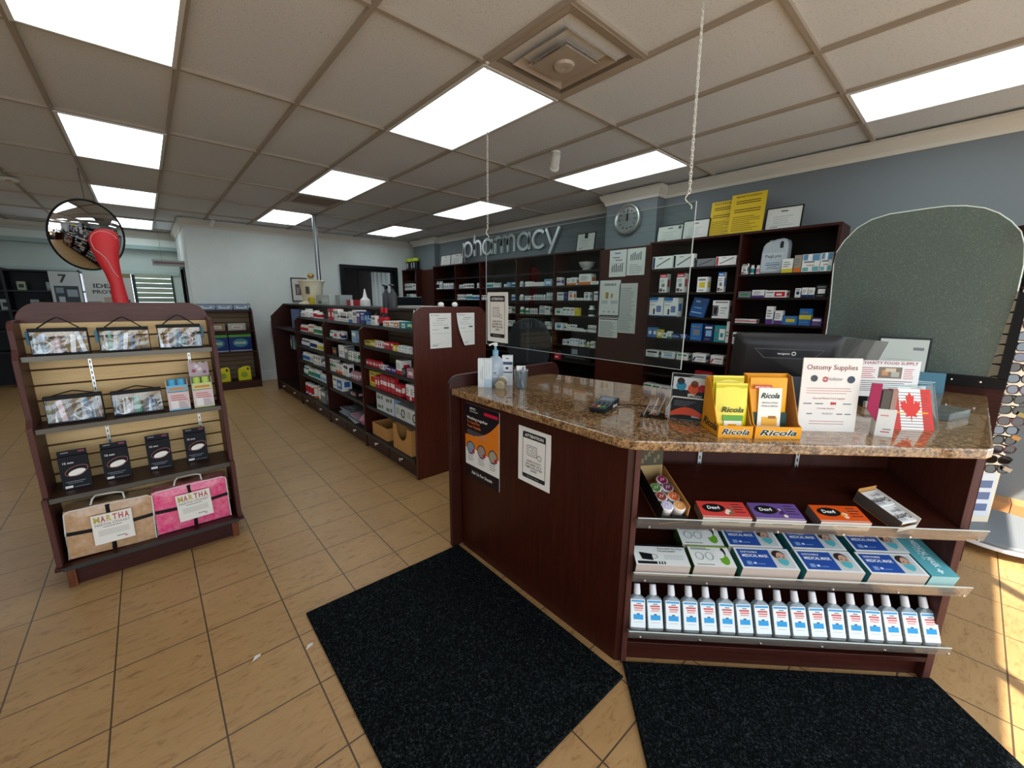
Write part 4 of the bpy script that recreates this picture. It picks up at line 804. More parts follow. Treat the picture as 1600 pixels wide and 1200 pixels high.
 'H0': [(5.499, 0.096, 0.133, 'x4', 'r', 'w'),(5.393, 0.096, 0.133, 'x4', 'r', 'w'),(5.272, 0.074, 0.129, 'x3', 'w', 'G'),(5.19, 0.074, 0.129, 'x3', 'w', 'G'),(5.094, 0.053, 0.104, 'x2', 'w', 'k'),(5.035, 0.053, 0.104, 'x2', 'w', 'k'),(4.976, 0.053, 0.104, 'x2', 'w', 'k'),(4.917, 0.053, 0.104, 'x2', 'w', 'k'),(4.858, 0.053, 0.104, 'x2', 'w', 'k'),(4.799, 0.053, 0.104, 'x2', 'w', 'k'),(4.705, 0.058, 0.113, 'x1', 'w', 'b'),(4.64, 0.058, 0.113, 'x1', 'w', 'b'),(4.555, 0.118, 0.131, 'x3', 'w', 'g'),(4.413, 0.089, 0.12, 'x3', 'v', 'w'),(4.304, 0.082, 0.12, 'x4', 'n', 'l'),(4.213, 0.082, 0.12, 'x4', 'n', 'l')],
 'H1': [(5.273, 0.076, 0.08, 'b', 't', 'w'),(5.189, 0.076, 0.08, 'b', 't', 'w'),(5.092, 0.059, 0.071, 'b', 'w', 't'),(5.02, 0.164, 0.08, 'x4', 'w', 'r'),(4.832, 0.069, 0.069, 'b', 'w', 'n'),(4.318, 0.12, 0.119, 'x3', 'l', 'w')],
 'H2': [(5.005, 0.174, 0.095, 'x4', 'k', 'o'),(4.768, 0.18, 0.136, 'x0', 'w', 'g'),(4.562, 0.09, 0.129, 'x3', 'g', 'w'),(4.46, 0.058, 0.097, 'x4', 'w', 'G'),(4.396, 0.058, 0.097, 'x4', 'w', 'G'),(4.332, 0.058, 0.097, 'x4', 'w', 'G'),(4.268, 0.058, 0.097, 'x4', 'w', 'G')],
 'H3': [(5.258, 0.064, 0.146, 'x2', 'w', 'G'),(5.187, 0.064, 0.146, 'x2', 'w', 'G'),(5.116, 0.064, 0.146, 'x2', 'w', 'G'),(5.044, 0.085, 0.112, 'x1', 'w', 'o'),(4.949, 0.085, 0.112, 'x1', 'w', 'o'),(4.854, 0.085, 0.112, 'x1', 'w', 'o'),(4.743, 0.078, 0.14, 'x3', 'w', 'k'),(4.657, 0.078, 0.14, 'x3', 'w', 'k'),(4.41, 0.061, 0.079, 'x4', 'p', 'w'),(4.342, 0.061, 0.079, 'x4', 'p', 'w'),(4.274, 0.061, 0.079, 'x4', 'p', 'w')],
 'H4': [(5.048, 0.33, 0.155, 'x5', 'w', 'b'),(4.528, 0.232, 0.064, 'x4', 'k', 'p')],
 'I0': [(6.444, 0.099, 0.083, 'b', 'w', 'g'),(6.333, 0.099, 0.083, 'b', 'w', 'g'),(6.213, 0.116, 0.109, 'b', 'w', 'w'),(6.085, 0.116, 0.109, 'b', 'w', 'w'),(5.935, 0.072, 0.069, 'b', 'p', 'w'),(5.855, 0.072, 0.069, 'b', 'p', 'w'),(5.764, 0.137, 0.096, 'b', 'w', 'r'),(5.6, 0.103, 0.078, 'b', 'w', 'r')],
 'I1': [(6.507, 0.091, 0.089, 'b', 'w', 'r'),(6.405, 0.091, 0.089, 'b', 'w', 'r'),(6.304, 0.091, 0.089, 'b', 'w', 'r'),(6.202, 0.091, 0.089, 'b', 'w', 'r'),(6.098, 0.081, 0.11, 'b', 'o', 'w'),(6.009, 0.081, 0.11, 'b', 'o', 'w'),(5.919, 0.081, 0.11, 'b', 'o', 'w'),(5.824, 0.089, 0.096, 'b', 'w', 'G'),(5.725, 0.089, 0.096, 'b', 'w', 'G'),(5.626, 0.089, 0.096, 'b', 'w', 'G'),(5.527, 0.089, 0.096, 'b', 'w', 'G')],
 'I2': [(6.444, 0.093, 0.1, 'b', 'n', 'w'),(6.341, 0.093, 0.1, 'b', 'n', 'w'),(6.238, 0.093, 0.1, 'b', 'n', 'w'),(6.135, 0.093, 0.1, 'b', 'n', 'w'),(6.03, 0.077, 0.105, 'b', 'w', 'n'),(5.945, 0.077, 0.105, 'b', 'w', 'n'),(5.859, 0.077, 0.105, 'b', 'w', 'n'),(5.774, 0.077, 0.105, 'b', 'w', 'n'),(5.686, 0.082, 0.093, 'b', 'w', 'y'),(5.594, 0.082, 0.093, 'b', 'w', 'y'),(5.503, 0.082, 0.093, 'b', 'w', 'y')],
 'I3': [(6.518, 0.113, 0.108, 'b', 'w', 'b'),(6.393, 0.113, 0.108, 'b', 'w', 'b'),(6.268, 0.113, 0.108, 'b', 'w', 'b'),(6.147, 0.124, 0.11, 'b', 'w', 'g'),(6.009, 0.124, 0.11, 'b', 'w', 'g'),(5.873, 0.085, 0.127, 'x3', 'w', 'g'),(5.779, 0.085, 0.127, 'x3', 'w', 'g'),(5.685, 0.085, 0.127, 'x3', 'w', 'g'),(5.581, 0.067, 0.056, 'b', 'w', 'g'),(5.507, 0.067, 0.056, 'b', 'w', 'g')],
 'I4': [(6.519, 0.108, 0.123, 'b', 't', 'w'),(6.398, 0.108, 0.123, 'b', 't', 'w'),(6.277, 0.113, 0.115, 'b', 'w', 'G'),(6.152, 0.113, 0.115, 'b', 'w', 'G'),(6.028, 0.091, 0.124, 'b', 'w', 't'),(5.927, 0.091, 0.124, 'b', 'w', 't'),(5.825, 0.091, 0.124, 'b', 'w', 't'),(5.719, 0.088, 0.096, 'b', 'w', 'l'),(5.622, 0.088, 0.096, 'b', 'w', 'l'),(5.524, 0.088, 0.096, 'b', 'w', 'l')],
 'I5': [(6.575, 0.128, 0.151, 'bj', 'w', 'r'),(6.433, 0.128, 0.151, 'bj', 'w', 'r'),(6.291, 0.128, 0.151, 'bj', 'w', 'r'),(6.117, 0.177, 0.188, 'bj', 'o', 'w'),(5.923, 0.204, 0.204, 'bj', 'o', 'w'),(5.682, 0.198, 0.228, 'x3', 'g', 'w')],
}
PAL = {'w': ('#ecece8', 'white'), 'g': ('#7f8385', 'grey'), 'k': ('#1a1a1c', 'black'), 'n': ('#1d3166', 'navy'), 'b': ('#2a6fb5', 'blue'), 'l': ('#8fb7d4', 'pale blue'),
       't': ('#2a8f8f', 'teal'), 'r': ('#c02430', 'red'), 'p': ('#c98a98', 'pink'), 'o': ('#d9742c', 'orange'), 'y': ('#d8c530', 'yellow'), 'v': ('#5d3f86', 'purple'), 'G': ('#3c8a58', 'green'), 'c': ('#9c9488', 'taupe')}
def pc(k): return M(PAL[k][0], 0.45)
INK = M('#777b7f', 0.6)
def carton(name, w, d, h, kind, c1, c2, **kw):
    b = MB(); a, c = pc(c1), pc(c2); L = lines; K = INK
    if kind == 'x0': R = L(0.12, 0.8, 0.3, 0.62, 2, K, 0.4)
    elif kind == 'x1': R = [(0, 0, 1, 0.28, c)]+L(0.12, 0.85, 0.42, 0.86, 3, K, 0.4, 1)
    elif kind == 'x1t': R = [(0, 0.80, 1, 1, c), (0.12, 0.86, 0.8, 0.92, pc('w')), (0.30, 0.30, 0.72, 0.48, K), (0.05, 0.05, 0.45, 0.22, M('#6b5148')), (0.55, 0.06, 0.8, 0.16, M('#6b5148'))]+L(0.12, 0.7, 0.56, 0.74, 2, K, 0.35, 1)
    elif kind == 'x2': R = [(0, 0.36, 1, 0.62, c), (0.1, 0.72, 0.75, 0.84, K), (0.12, 0.14, 0.8, 0.2, K)]
    elif kind == 'x3': R = [(0.1, 0.58, 0.9, 0.84, c)]+L(0.12, 0.85, 0.14, 0.5, 3, K, 0.35, 1)
    elif kind == 'x4': R = [(0.22, 0.30, 0.82, 0.66, c), (0.12, 0.76, 0.84, 0.88, K if c1 != 'n' else pc('w')), (0.15, 0.10, 0.7, 0.16, K)]
    elif kind == 'x5': R = [(0.45, 0.12, 0.95, 0.80, c), (0.06, 0.62, 0.40, 0.78, K), (0.06, 0.2, 0.36, 0.26, K), (0.55, 0.3, 0.8, 0.55, a)]
    elif kind == 'x6': R = [(0.04, 0.66, 0.30, 0.98, M('#5f93b8')), (0.55, 0.62, 0.95, 0.98, M('#5f93b8')), (0.1, 0.52, 0.7, 0.6, K), (0.05, 0.05, 0.38, 0.26, M('#6fb0b4')), (0.6, 0.04, 0.95, 0.30, M('#6fb0b4')), (0.25, 0.34, 0.7, 0.4, M('#b99a90'))]
    elif kind in ('pen', 'penr'): R = [(0.02, 0.04, 0.12, 0.94, c)]+[(round(0.2+0.06*k, 3), round(0.18+0.055*k, 3), round(0.27+0.06*k, 3), round(0.26+0.055*k, 3), M('#20242c')) for k in range(11)]+[(0.3, 0.80, 0.5, 0.86, K)]
    elif kind == 'meter': R = [(0, 0.84, 0.62, 1, pc('b')), (0.62, 0.80, 1, 0.86, pc('w')), (0.06, 0.76, 0.55, 0.8, M('#3f78a8')), (0.30, 0.10, 0.42, 0.40, BLACK), (0.52, 0.22, 0.86, 0.56, M('#6d7fb2')), (0, 0, 1, 0.05, M('#35549a')), (0.06, 0.6, 0.4, 0.63, K)]
    elif kind == 'ring': R = [(0.15, 0.86, 0.9, 0.93, K), (0.5, 0.55, 0.9, 0.6, M('#7a9a72')), (0.5, 0.42, 0.8, 0.45, K), (0.5, 0.28, 0.8, 0.31, K), (0, 0.12, 0.36, 0.72, M('#5a5556')), (0.12, 0.25, 0.28, 0.6, M('#1f2023'))]
    elif kind == 's': R = [(0.02, 0.06, 0.16, 0.36, c), (0.10, 0.30, 0.24, 0.58, c), (0.3, 0.52, 0.9, 0.66, K), (0.4, 0.25, 0.8, 0.3, K)]
    else: R = []
    b.gbox(w, d, h, a, front=R, left=R if kind == 'x3' else (), right=[(0.2, 0.3, 0.8, 0.7, c)] if kind != 'x0' else (), y0=0)
    o = b.build(name, weld=True, **kw)
    if kind == 'ring':
        b = MB(); b.tube([(-w*0.28+w*0.17*math.cos(q*PI/10), -0.0015, h*0.42+h*0.28*math.sin(q*PI/10)) for q in range(20)], 0.002, M('#8a8688'), 5, closed=True); b.build('ring_logo', o)
    return o
def bottle(name, r, h, kind, c1, c2, **kw):
    body, lab = pc(c1), pc(c2); n = 14
    cap = pc('w') if kind != 'bt' else pc('r' if c2 == 'r' else 'k')
    if kind == 'cone':
        pr = [(r, 0), (r, h*0.28), (r*0.75, h*0.5), (r*0.4, h*0.78), (r*0.25, h*0.84)]; b = MB(); b.lathe(pr, M('#1f7a40', 0.15), n); o = b.build(name, smooth=True, **kw)
        b = MB(); b.lathe([(r*0.28, h*0.84), (r*0.2, h*0.93), (r*0.1, h)], pc('w'), 12); b.build('cap', o, smooth=True)
        b = MB(); b.lathe([(r*1.02, h*0.06), (r*1.02, h*0.26)], pc('y'), n); b.build('label', o); return o
    if kind == 'bj': pr = [(r, 0), (r, h*0.14), (r*1.005, h*0.15), (r*1.005, h*0.78), (r, h*0.8), (r*0.94, h*0.84)]; hc = 0.84
    elif kind == 'bt': pr = [(r, 0), (r, h*0.14), (r*1.005, h*0.15), (r*1.005, h*0.5), (r*0.95, h*0.56), (r*0.4, h*0.72)]; hc = 0.72
    else: pr = [(r, 0), (r, h*0.14), (r*1.005, h*0.15), (r*1.005, h*0.62), (r, h*0.68), (r*0.66, h*0.78)]; hc = 0.78
    b = MB(); b.lathe(pr, body, n, mats=[body, body, lab if c2 != 'g' else M('#b9bec0', 0.5), body, body]); o = b.build(name, smooth=True, **kw)
    rc = r*0.95 if kind == 'bj' else (r*0.45 if kind == 'bt' else r*0.72)
    b = MB(); b.lathe([(rc, h*hc-0.001), (rc, h*0.985), (rc*0.9, h)], cap, 12); b.build('cap', o, smooth=True); return o
ROWDEF = {}
def rowdef(key, z, x, phrase, y0, y1): ROWDEF[key] = (z, x, phrase, y0, y1)
for k in range(6): rowdef('A%d' % k, ZL[k], SX+0.02, ('top', 'second', 'third', 'fourth', 'fifth', 'sixth')[k]+' shelf, bay beside clock column', 3.23, 3.975)
for k in range(1, 6): rowdef('B%d' % k, ZL[k], SX+0.02, ('top', 'second', 'third', 'fourth', 'fifth', 'sixth')[k]+' shelf, bay under letter y', 4.005, 4.765)
for k in range(1, 5): rowdef('C%d' % k, ZL[k], SX+0.02, ('top', 'second', 'third', 'fourth', 'fifth', 'sixth')[k]+' shelf, bay under letter m', 4.795, 5.685)
for k in range(1, 3): rowdef('D%d' % k, ZL[k], SX+0.02, ('top', 'second', 'third')[k]+' shelf, bay under letter h', 5.715, 6.435)
rowdef('E1', ZL[1], SX+0.02, 'shelf below the two small far certificates', 6.465, 7.19)
for k, z in ((1, 1.71), (2, 1.51), (3, 1.305)): rowdef('F%d' % k, z, 4.43, ('', 'second', 'third', 'fourth')[k]+' corner shelf below black jars', 8.05, 8.63)
for k, z in zip(range(1, 8), SL): rowdef('S%d' % k, z, RXF+0.02, ('', 'top', 'second', 'third', 'fourth', 'fifth', 'sixth', 'lowest')[k]+' shelf below the yellow notices', 1.56, 2.435)
for k, z in zip(range(1, 5), SR): rowdef('T%d' % k, z, RXF+0.02, ('', "large jug's shelf", 'shelf below the jug', 'shelf above the monitor', 'shelf at monitor height')[k], 0.83, 1.525)
for ch, nm, y0, y1 in (('G', 'nearest', 2.94, 3.985), (None, '', 0, 0), ('H', 'second', 4.015, 5.105), ('I', 'third', 5.135, 6.325)):
    if ch:
        for k in range(6): rowdef('%s%d' % (ch, k), GZ[k], gx+(0.06 if k == 0 else 0.035), ('top', 'second', 'third', 'fourth', 'fifth', 'bottom')[k]+' shelf, '+nm+' gondola bay', y0, y1)
def col_words(c1, c2):
    a, b_ = PAL[c1][1], PAL[c2][1]; return a if a == b_ else a+' and '+b_
rnd = random.Random(5)
for key, items in ROWS.items():
    z, x, ph, ylo, yhi = ROWDEF[key]
    items = sorted(items, key=lambda q: -q[0]); prev = yhi; n = len(items)
    grp = 'goods on the '+ph
    for i, (yl, w_, h, kind, c1, c2) in enumerate(items):
        yl = min(yl, prev-0.001); yr = max(yl-w_*0.985, ylo)
        if yl-yr < 0.015: yr = ylo; 
        if yl-yr < 0.012: continue
        w = yl-yr; prev = yr; yc = (yl+yr)/2; h = min(h, {'A': 0.165, 'B': 0.165, 'C': 0.165, 'D': 0.165, 'E': 0.165, 'F': 0.165, 'S': 0.205, 'T': 0.18, 'G': 0.172, 'H': 0.172, 'I': 0.172}[key[0]] if key not in ('G0', 'H0', 'I0', 'S1', 'T1') else 0.30)
        low = key[0] in 'ABCDEFI'
        if kind == 'bowl': continue
        if kind[0] == 'b' or kind == 'cone':
            r = min(w/2*0.84, 0.046, h*0.55 if kind != 'bj' else 1)
            noun = {'b': 'bottle', 'bt': 'tall bottle', 'bj': 'tub', 'cone': 'tapered bottle'}[kind]
            o = bottle({'bj': 'tub'}.get(kind, 'bottle'), r, h, kind, c1, c2, loc=(x+0.055, yc, z), rot=(0, 0, rnd.uniform(0, 3)))
            cat = 'tub' if kind == 'bj' else 'bottle'
        else:
            d = min(0.11, max(0.03, w*0.9, )) if kind not in ('pen', 'penr') else 0.06
            noun = 'carton'; cat = 'box'
            o = carton('medicine_carton' if key[0] not in 'GHI' else 'product_carton', w-0.002, d, h, kind, c1, c2, loc=(x+rnd.uniform(0, 0.012), yc, z), rot=(0, 0, -PI/2))
        pos = 'leftmost' if i == 0 else ('rightmost' if i == n-1 else ORD[i]+' from left')
        tag(o, col_words(c1, c2)+' '+noun+', '+pos+', '+ph, cat, grp)
# ================= unique things on the wall shelves =================
t = tag(MB().build('mortar_bowl') if False else (lambda b: (b.lathe([(0.03, 0), (0.06, 0.004), (0.062, 0.014), (0.045, 0.02), (0.085, 0.05), (0.105, 0.10), (0.108, 0.105), (0.100, 0.10), (0.08, 0.05), (0.04, 0.028), (0.0001, 0.025)], M('#c9c6bd', 0.3), 28), b.build('mixing_bowl', smooth=True, loc=(SX+0.13, 3.52, ZL[0])))[1])(MB()), 'white footed bowl alone on the top shelf beside the clock column', 'bowl')
# jug
def jug(name, label, w, d, h, body, cap, loc, rz, printed, group=None):
    t = thing(name, label, 'jug', loc, (0, 0, rz), group)
    P = [(-w/2, 0), (w/2, 0), (w/2, h*0.66), (w*0.49, h*0.86), (w*0.44, h*0.97), (w*0.28, h), (w*0.05, h*0.985), (-w*0.10, h*0.95), (-w*0.16, h*0.945), (-w*0.34, h*0.90), (-w*0.44, h*0.80), (-w*0.48, h*0.62)]
    hole = [(w*0.20, h*0.72), (w*0.34, h*0.72), (w*0.34, h*0.90), (w*0.24, h*0.92), (w*0.20, h*0.86)]
    b = MB(); b.prism(P, -d/2, d/2, 'y', body); o = b.build('body', t, bevel=min(w, d)*0.10)
    b = MB(); b.prism(hole, -d/2-0.002, d/2+0.002, 'y', M('#23282c', 0.6)); b.build('handle_opening', t, bevel=0.004)
    b = MB(); b.lathe([(w*0.09, 0), (w*0.09, h*0.05), (w*0.08, h*0.06)], cap, 16, (-w*0.22, 0, h*0.92)); b.build('cap', t, smooth=True)
    printed(t, w, d, h); return t
def pj(t, w, d, h):
    b = MB(); b.grid((-w*0.44, -d/2-0.001, h*0.08), (w*0.82, 0, 0), (0, 0, h*0.52), [(0.25, 0.1, 0.8, 0.14, INK), (0.2, 0.3, 0.85, 0.36, M('#5f8aa8')), (0.2, 0.42, 0.85, 0.46, M('#5f8aa8')), (0.3, 0.2, 0.75, 0.24, INK), (0.1, 0.58, 0.9, 0.61, M('#b7c4cc'))], M('#c4ced4', 0.4)); b.build('label', t)
    txt('PegLyte', h*0.09, M('#2b3f5c'), t, (0, -d/2-0.002, h*0.46), w=w*0.62)
jug('jug', 'large translucent jug with moulded handle on the shelf', 0.205, 0.13, 0.30, M('#b4bdc2', 0.3), WHITE, (RXF+0.12, 1.272, SR[0]), -PI/2, pj)
# black jars with lime lids
for i, (yy, xx) in enumerate(((8.52, 4.50), (8.40, 4.47), (8.28, 4.50), (8.12, 4.47))):
    t = thing('supplement_jar', 'black jar with lime lid on the corner shelving, %s from the left' % ORD[i], 'jar', (xx, yy, 2.145), (0, 0, 0), 'black jars with lime lids')
    b = MB(); b.lathe([(0.055, 0), (0.058, 0.01), (0.058, 0.165), (0.05, 0.175)], M('#15181c', 0.35), 18); b.build('body', t, smooth=True)
    b = MB(); b.lathe([(0.062, 0.17), (0.062, 0.225), (0.058, 0.23)], M('#c3d42e', 0.4), 18); b.build('lid', t, smooth=True)
    b = MB(); b.box(-0.060, -0.056, -0.02, 0.02, 0.03, 0.14, M('#b9bec0', 0.5)); b.build('label', t)
# certificates and notices standing on the shelving tops
def certificate(label, w, h, loc, rz=-PI/2, lean=-0.12, frame=True, paper='#d3d3cc', seal=False, name='certificate', group=None):
    t = thing(name, label, 'certificate', loc, (lean, 0, rz), group)
    b = MB(); f = 0.008 if frame else 0.0
    R = lines(0.2, 0.8, 0.2, 0.7, 5, M('#9b9d9a'), 0.22, 1)+[(0.4, 0.82, 0.6, 0.88, M('#5d6061')), (0.12, 0.12, 0.35, 0.16, M('#84888a'))]
    b.grid((-w/2+f, -0.004, f), (w-2*f, 0, 0), (0, 0, h-2*f), R, M(paper, 0.35)); b.build('paper', t)
    if frame:
        b = MB()
        for (x0, x1, z0, z1) in ((-w/2, w/2, 0, f), (-w/2, w/2, h-f, h), (-w/2, -w/2+f, f, h-f), (w/2-f, w/2, f, h-f)): b.box(x0, x1, -0.008, 0.006, z0, z1, BLACK)
        b.box(-w/2+f, w/2-f, -0.003, 0.006, f, h-f, BLACK); b.build('frame', t)
    else:
        b = MB(); b.box(-w/2, w/2, -0.0035, 0, 0, h, M(paper, 0.6)); b.build('sheet', t)
    if seal:
        b = MB(); b.lathe([(0.018, 0), (0.018, 0.001), (0.0001, 0.001)], M('#5c6262'), 18, T=Matrix.Translation((w*0.36, -0.0045, h*0.82)) @ Matrix.Rotation(PI/2, 4, 'X')); b.build('seal', t)
    return t
TZ = 2.13
certificate('framed certificate standing beside the clock column, seal at its corner', 0.295, 0.185, (4.36, 2.335, TZ), seal=True)
certificate('framed certificate directly beside the smaller yellow notice', 0.275, 0.20, (4.34, 2.045, TZ))
certificate('framed certificate at the outer end of the shelf top, beyond the large yellow notice', 0.285, 0.205, (4.34, 1.26, TZ))
certificate('small unframed looking certificate, the first of two at the far end of the sign wall', 0.32, 0.19, (4.44, 6.93, 2.145), frame=False)
certificate('certificate with dark seal, the second of two at the far end of the sign wall', 0.40, 0.20, (4.42, 6.52, 2.145), seal=True)
cf = certificate('black framed award with dark ribbon, just past the letter y', 0.30, 0.235, (4.44, 3.55, 2.145))
b = MB(); b.box(-0.02, 0.03, -0.009, -0.005, 0.165, 0.225, M('#2a2c2e')); b.build('ribbon', cf)
def yellow(label, w, h, loc, title):
    t = thing('yellow_notice', label, 'notice', loc, (-0.12, 0, -PI/2)); Y_ = M('#d9b92a', 0.55); K = M('#5b4a14', 0.6)
    R = lines(0.10, 0.90, 0.10, 0.48, 8, K, 0.28, 1)+lines(0.12, 0.88, 0.55, 0.66, 2, K, 0.4)+lines(0.15, 0.85, 0.76, 0.86, 2, K, 0.45)
    b = MB(); b.gbox(w, 0.006, h, Y_, front=R); b.build('board', t, weld=True); txt(title, h*0.045, M('#4a3a10'), t, (0, -0.0045, h*0.91), w=w*0.72, bold=0.01); return t
yellow('smaller yellow notice board on top of the wall shelving', 0.215, 0.345, (4.35, 1.81, TZ), 'NOTICE')
yellow('larger yellow notice board, in front of the smaller one', 0.30, 0.372, (4.31, 1.565, TZ), 'NOTICE TO PATIENTS')
# papers taped on the column panel under the clock
def notice(label, w, h, loc, rz=-PI/2, rects=None, title=None, tcol='#2c2f33', name='paper_notice', cat='paper', curl=None, paper='#d8d8d2', sub=None):
    t = thing(name, label, cat, loc, (0, 0, rz))
    b = MB(); b.grid((-w/2, -0.001, 0), (w, 0, 0), (0, 0, h), rects if rects is not None else lines(0.12, 0.88, 0.08, 0.82, 12, M('#8b8f90'), 0.3, 1), M(paper, 0.8))
    if curl: 
        k = curl
        for i, (x, y, z) in enumerate(b.v):
            fx = 0.5-x/w; fz = 1-z/h; b.v[i] = (x+k*fx*fz*fz*w, y-0.02*fx*fz, z)
    b.build('sheet', t)
    if title: txt(title, h*0.05, M(tcol), t, (0, -0.002, h*0.89), w=w*0.5, bold=0.01)
    return t
FIG = [(0.15+0.12*k, 0.18, 0.21+0.12*k, 0.42+0.04*(k % 3), M('#4b4e52')) for k in range(6)]
px_ = 4.305
notice('white paper with a small group drawing, upper row beside its twin below the clock', 0.235, 0.31, (px_, 2.935, 1.79), rects=FIG+[(0.3, 0.86, 0.65, 0.90, M('#5263a0')), (0.2, 0.70, 0.6, 0.74, INK), (0.35, 0.60, 0.75, 0.64, INK), (0.05, 0.49, 0.9, 0.5, INK)], title=None)
notice('white paper with a row of standing figures drawn in its upper half, below the clock', 0.235, 0.30, (px_, 2.69, 1.80), rects=[(r[0]*0.9+0.05, r[1]+0.38, r[2]*0.9+0.05, r[3]+0.36, r[4]) for r in FIG]+lines(0.15, 0.85, 0.08, 0.45, 5, INK, 0.25, 1))
o_ = notice('opioids information poster with two amber pill bottles', 0.30, 0.44, (px_, 3.025, 1.312), rects=[(0.30, 0.50, 0.44, 0.68, M('#a8862a')), (0.56, 0.52, 0.65, 0.64, M('#a8862a')), (0.31, 0.68, 0.43, 0.71, WHITE), (0.1, 0.36, 0.42, 0.45, M('#b4b7b5')), (0.56, 0.36, 0.9, 0.45, M('#b4b7b5')), (0.22, 0.12, 0.30, 0.15, INK), (0.45, 0.12, 0.55, 0.15, INK), (0.7, 0.12, 0.78, 0.15, INK), (0.03, 0.01, 0.97, 0.045, BLACK)], name='opioids_poster', cat='poster')
txt('OPIOIDS', 0.026, M('#232629'), o_, (0, -0.002, 0.375), w=0.17, bold=0.02)
notice('closely printed white sheet hanging below the opioids poster', 0.285, 0.245, (px_, 3.025, 1.055), rects=[(0.05, 0.90, 0.98, 0.95, M('#3a3b3d'))]+lines(0.06, 0.94, 0.06, 0.84, 13, M('#8e9190'), 0.45, 1))
notice('tall grey printed sheet hanging beside the opioids poster', 0.245, 0.585, (px_, 2.765, 1.125), rects=lines(0.08, 0.92, 0.05, 0.93, 26, M('#8b8e8c'), 0.35, 1), paper='#c6c6c0')
# gondola end papers
def contract(label, loc, w=0.225, h=0.30, curl=None):
    t = notice(label, w, h, loc, rz=0, rects=[(0.09, 0.93, 0.13, 0.96, BLACK), (0.2, 0.93, 0.45, 0.945, INK), (0.35, 0.84, 0.8, 0.855, INK), (0.3, 0.79, 0.7, 0.80, INK), (0.65, 0.55, 0.88, 0.60, M('#6c7074')), (0.12, 0.53, 0.4, 0.54, INK), (0.12, 0.66, 0.85, 0.667, INK), (0.12, 0.72, 0.6, 0.727, INK), (0.1, 0.42, 0.9, 0.425, INK), (0.12, 0.12, 0.5, 0.126, INK), (0.1, 0.07, 0.35, 0.09, INK)], curl=curl, paper='#e0ded6')
    return t
def on_y(name): pass
contract('white form taped to the gondola end panel, closer to the aisle', (1.795, 2.895, 1.105), 0.205, 0.285)
contract('white form with curled lower corner taped to the gondola end panel', (2.045, 2.895, 1.115), 0.185, 0.275, curl=0.35)
attention_poster('attention notice taped to the hanging clear screen', 0.185, 0.285, (1.530, 1.845, 1.255), (0, 0, -PI/2))

b = MB(); b.gbox(0.155, 0.03, 0.20, M('#1f4f86', 0.3), front=[(0.2, 0.75, 0.5, 0.84, M('#8fb7d4')), (0.1, 0.2, 0.8, 0.25, M('#8fb7d4')), (0.2, 0.45, 0.7, 0.5, M('#6f9fc8'))]); o = b.build('blue_folder', weld=True, loc=(4.27, 1.915, 1.345), rot=(math.radians(-12), math.radians(8), -PI/2)); tag(o, 'dark blue folder leaning alone between the meter boxes and the ring box', 'folder')
# ================= goods on the angled display shelves =================
DEX = [('coral red glucose tablet carton with a black oval logo, beside the lip balm tray', '#d6453f', 0.262, 'Dex4', '#8a6a4a'), ('purple glucose tablet carton, middle of the three along the top sloped shelf', '#6a5296', 0.462, 'Dex4', '#4a2f5c'), ('orange glucose tablet carton, closest of the three to the gum box', '#e0571c', 0.70, 'Dex4', '#f2a22c')]
for lab, colr, a, nm, fruit in DEX:
    w, d, h = 0.178, 0.085, 0.040; m = M(colr, 0.25)
    b = MB(); b.gbox(w, d, h, m, x0=0, y0=0, front=[(0, 0, 1, 1, M('#c9c4bc', 0.4)), (0.35, 0.4, 0.75, 0.6, INK)], top=[(0.0, 0.05, 0.98, 0.10, M('#b9b0a6', 0.3))], left=[(0, 0, 1, 1, M('#77706a', 0.4))]); o = b.build('glucose_carton', weld=True)
    tilt_place(o, 1, a, 0.004); tag(o, lab, 'carton', 'glucose tablet cartons')
    b = MB(); n = 26; b.mesh([(0.055+0.042*math.cos(2*PI*k/n), 0.050+0.022*math.sin(2*PI*k/n), 0.0405) for k in range(n)], [tuple(range(n))], M('#1c1c1e', 0.25)); b.build('oval_logo', o)
    txt(nm, 0.016, M('#f2f2ee'), o, (0.055, 0.044, 0.0409), rot=(0, 0, 0), w=0.046, bold=0.02)
    b = MB(); rr_ = random.Random(len(lab))
    for k in range(6):
        cx, cy = 0.108+rr_.uniform(-0.012, 0.012), 0.035+rr_.uniform(-0.018, 0.018); r = rr_.uniform(0.005, 0.009)
        b.mesh([(cx+r*math.cos(2*PI*q/10), cy+r*math.sin(2*PI*q/10), 0.0404+0.0001*k) for q in range(10)], [tuple(range(10))], M(fruit if k % 2 else '#e8d8c8', 0.4))
    b.build('fruit_print', o)
    b = MB()
    for k in range(4): b.box(0.128, 0.168-0.008*(k % 2), 0.030+0.013*k, 0.034+0.013*k, 0.0401, 0.0405, M('#3c2a2c'))
    b.build('print_lines', o)
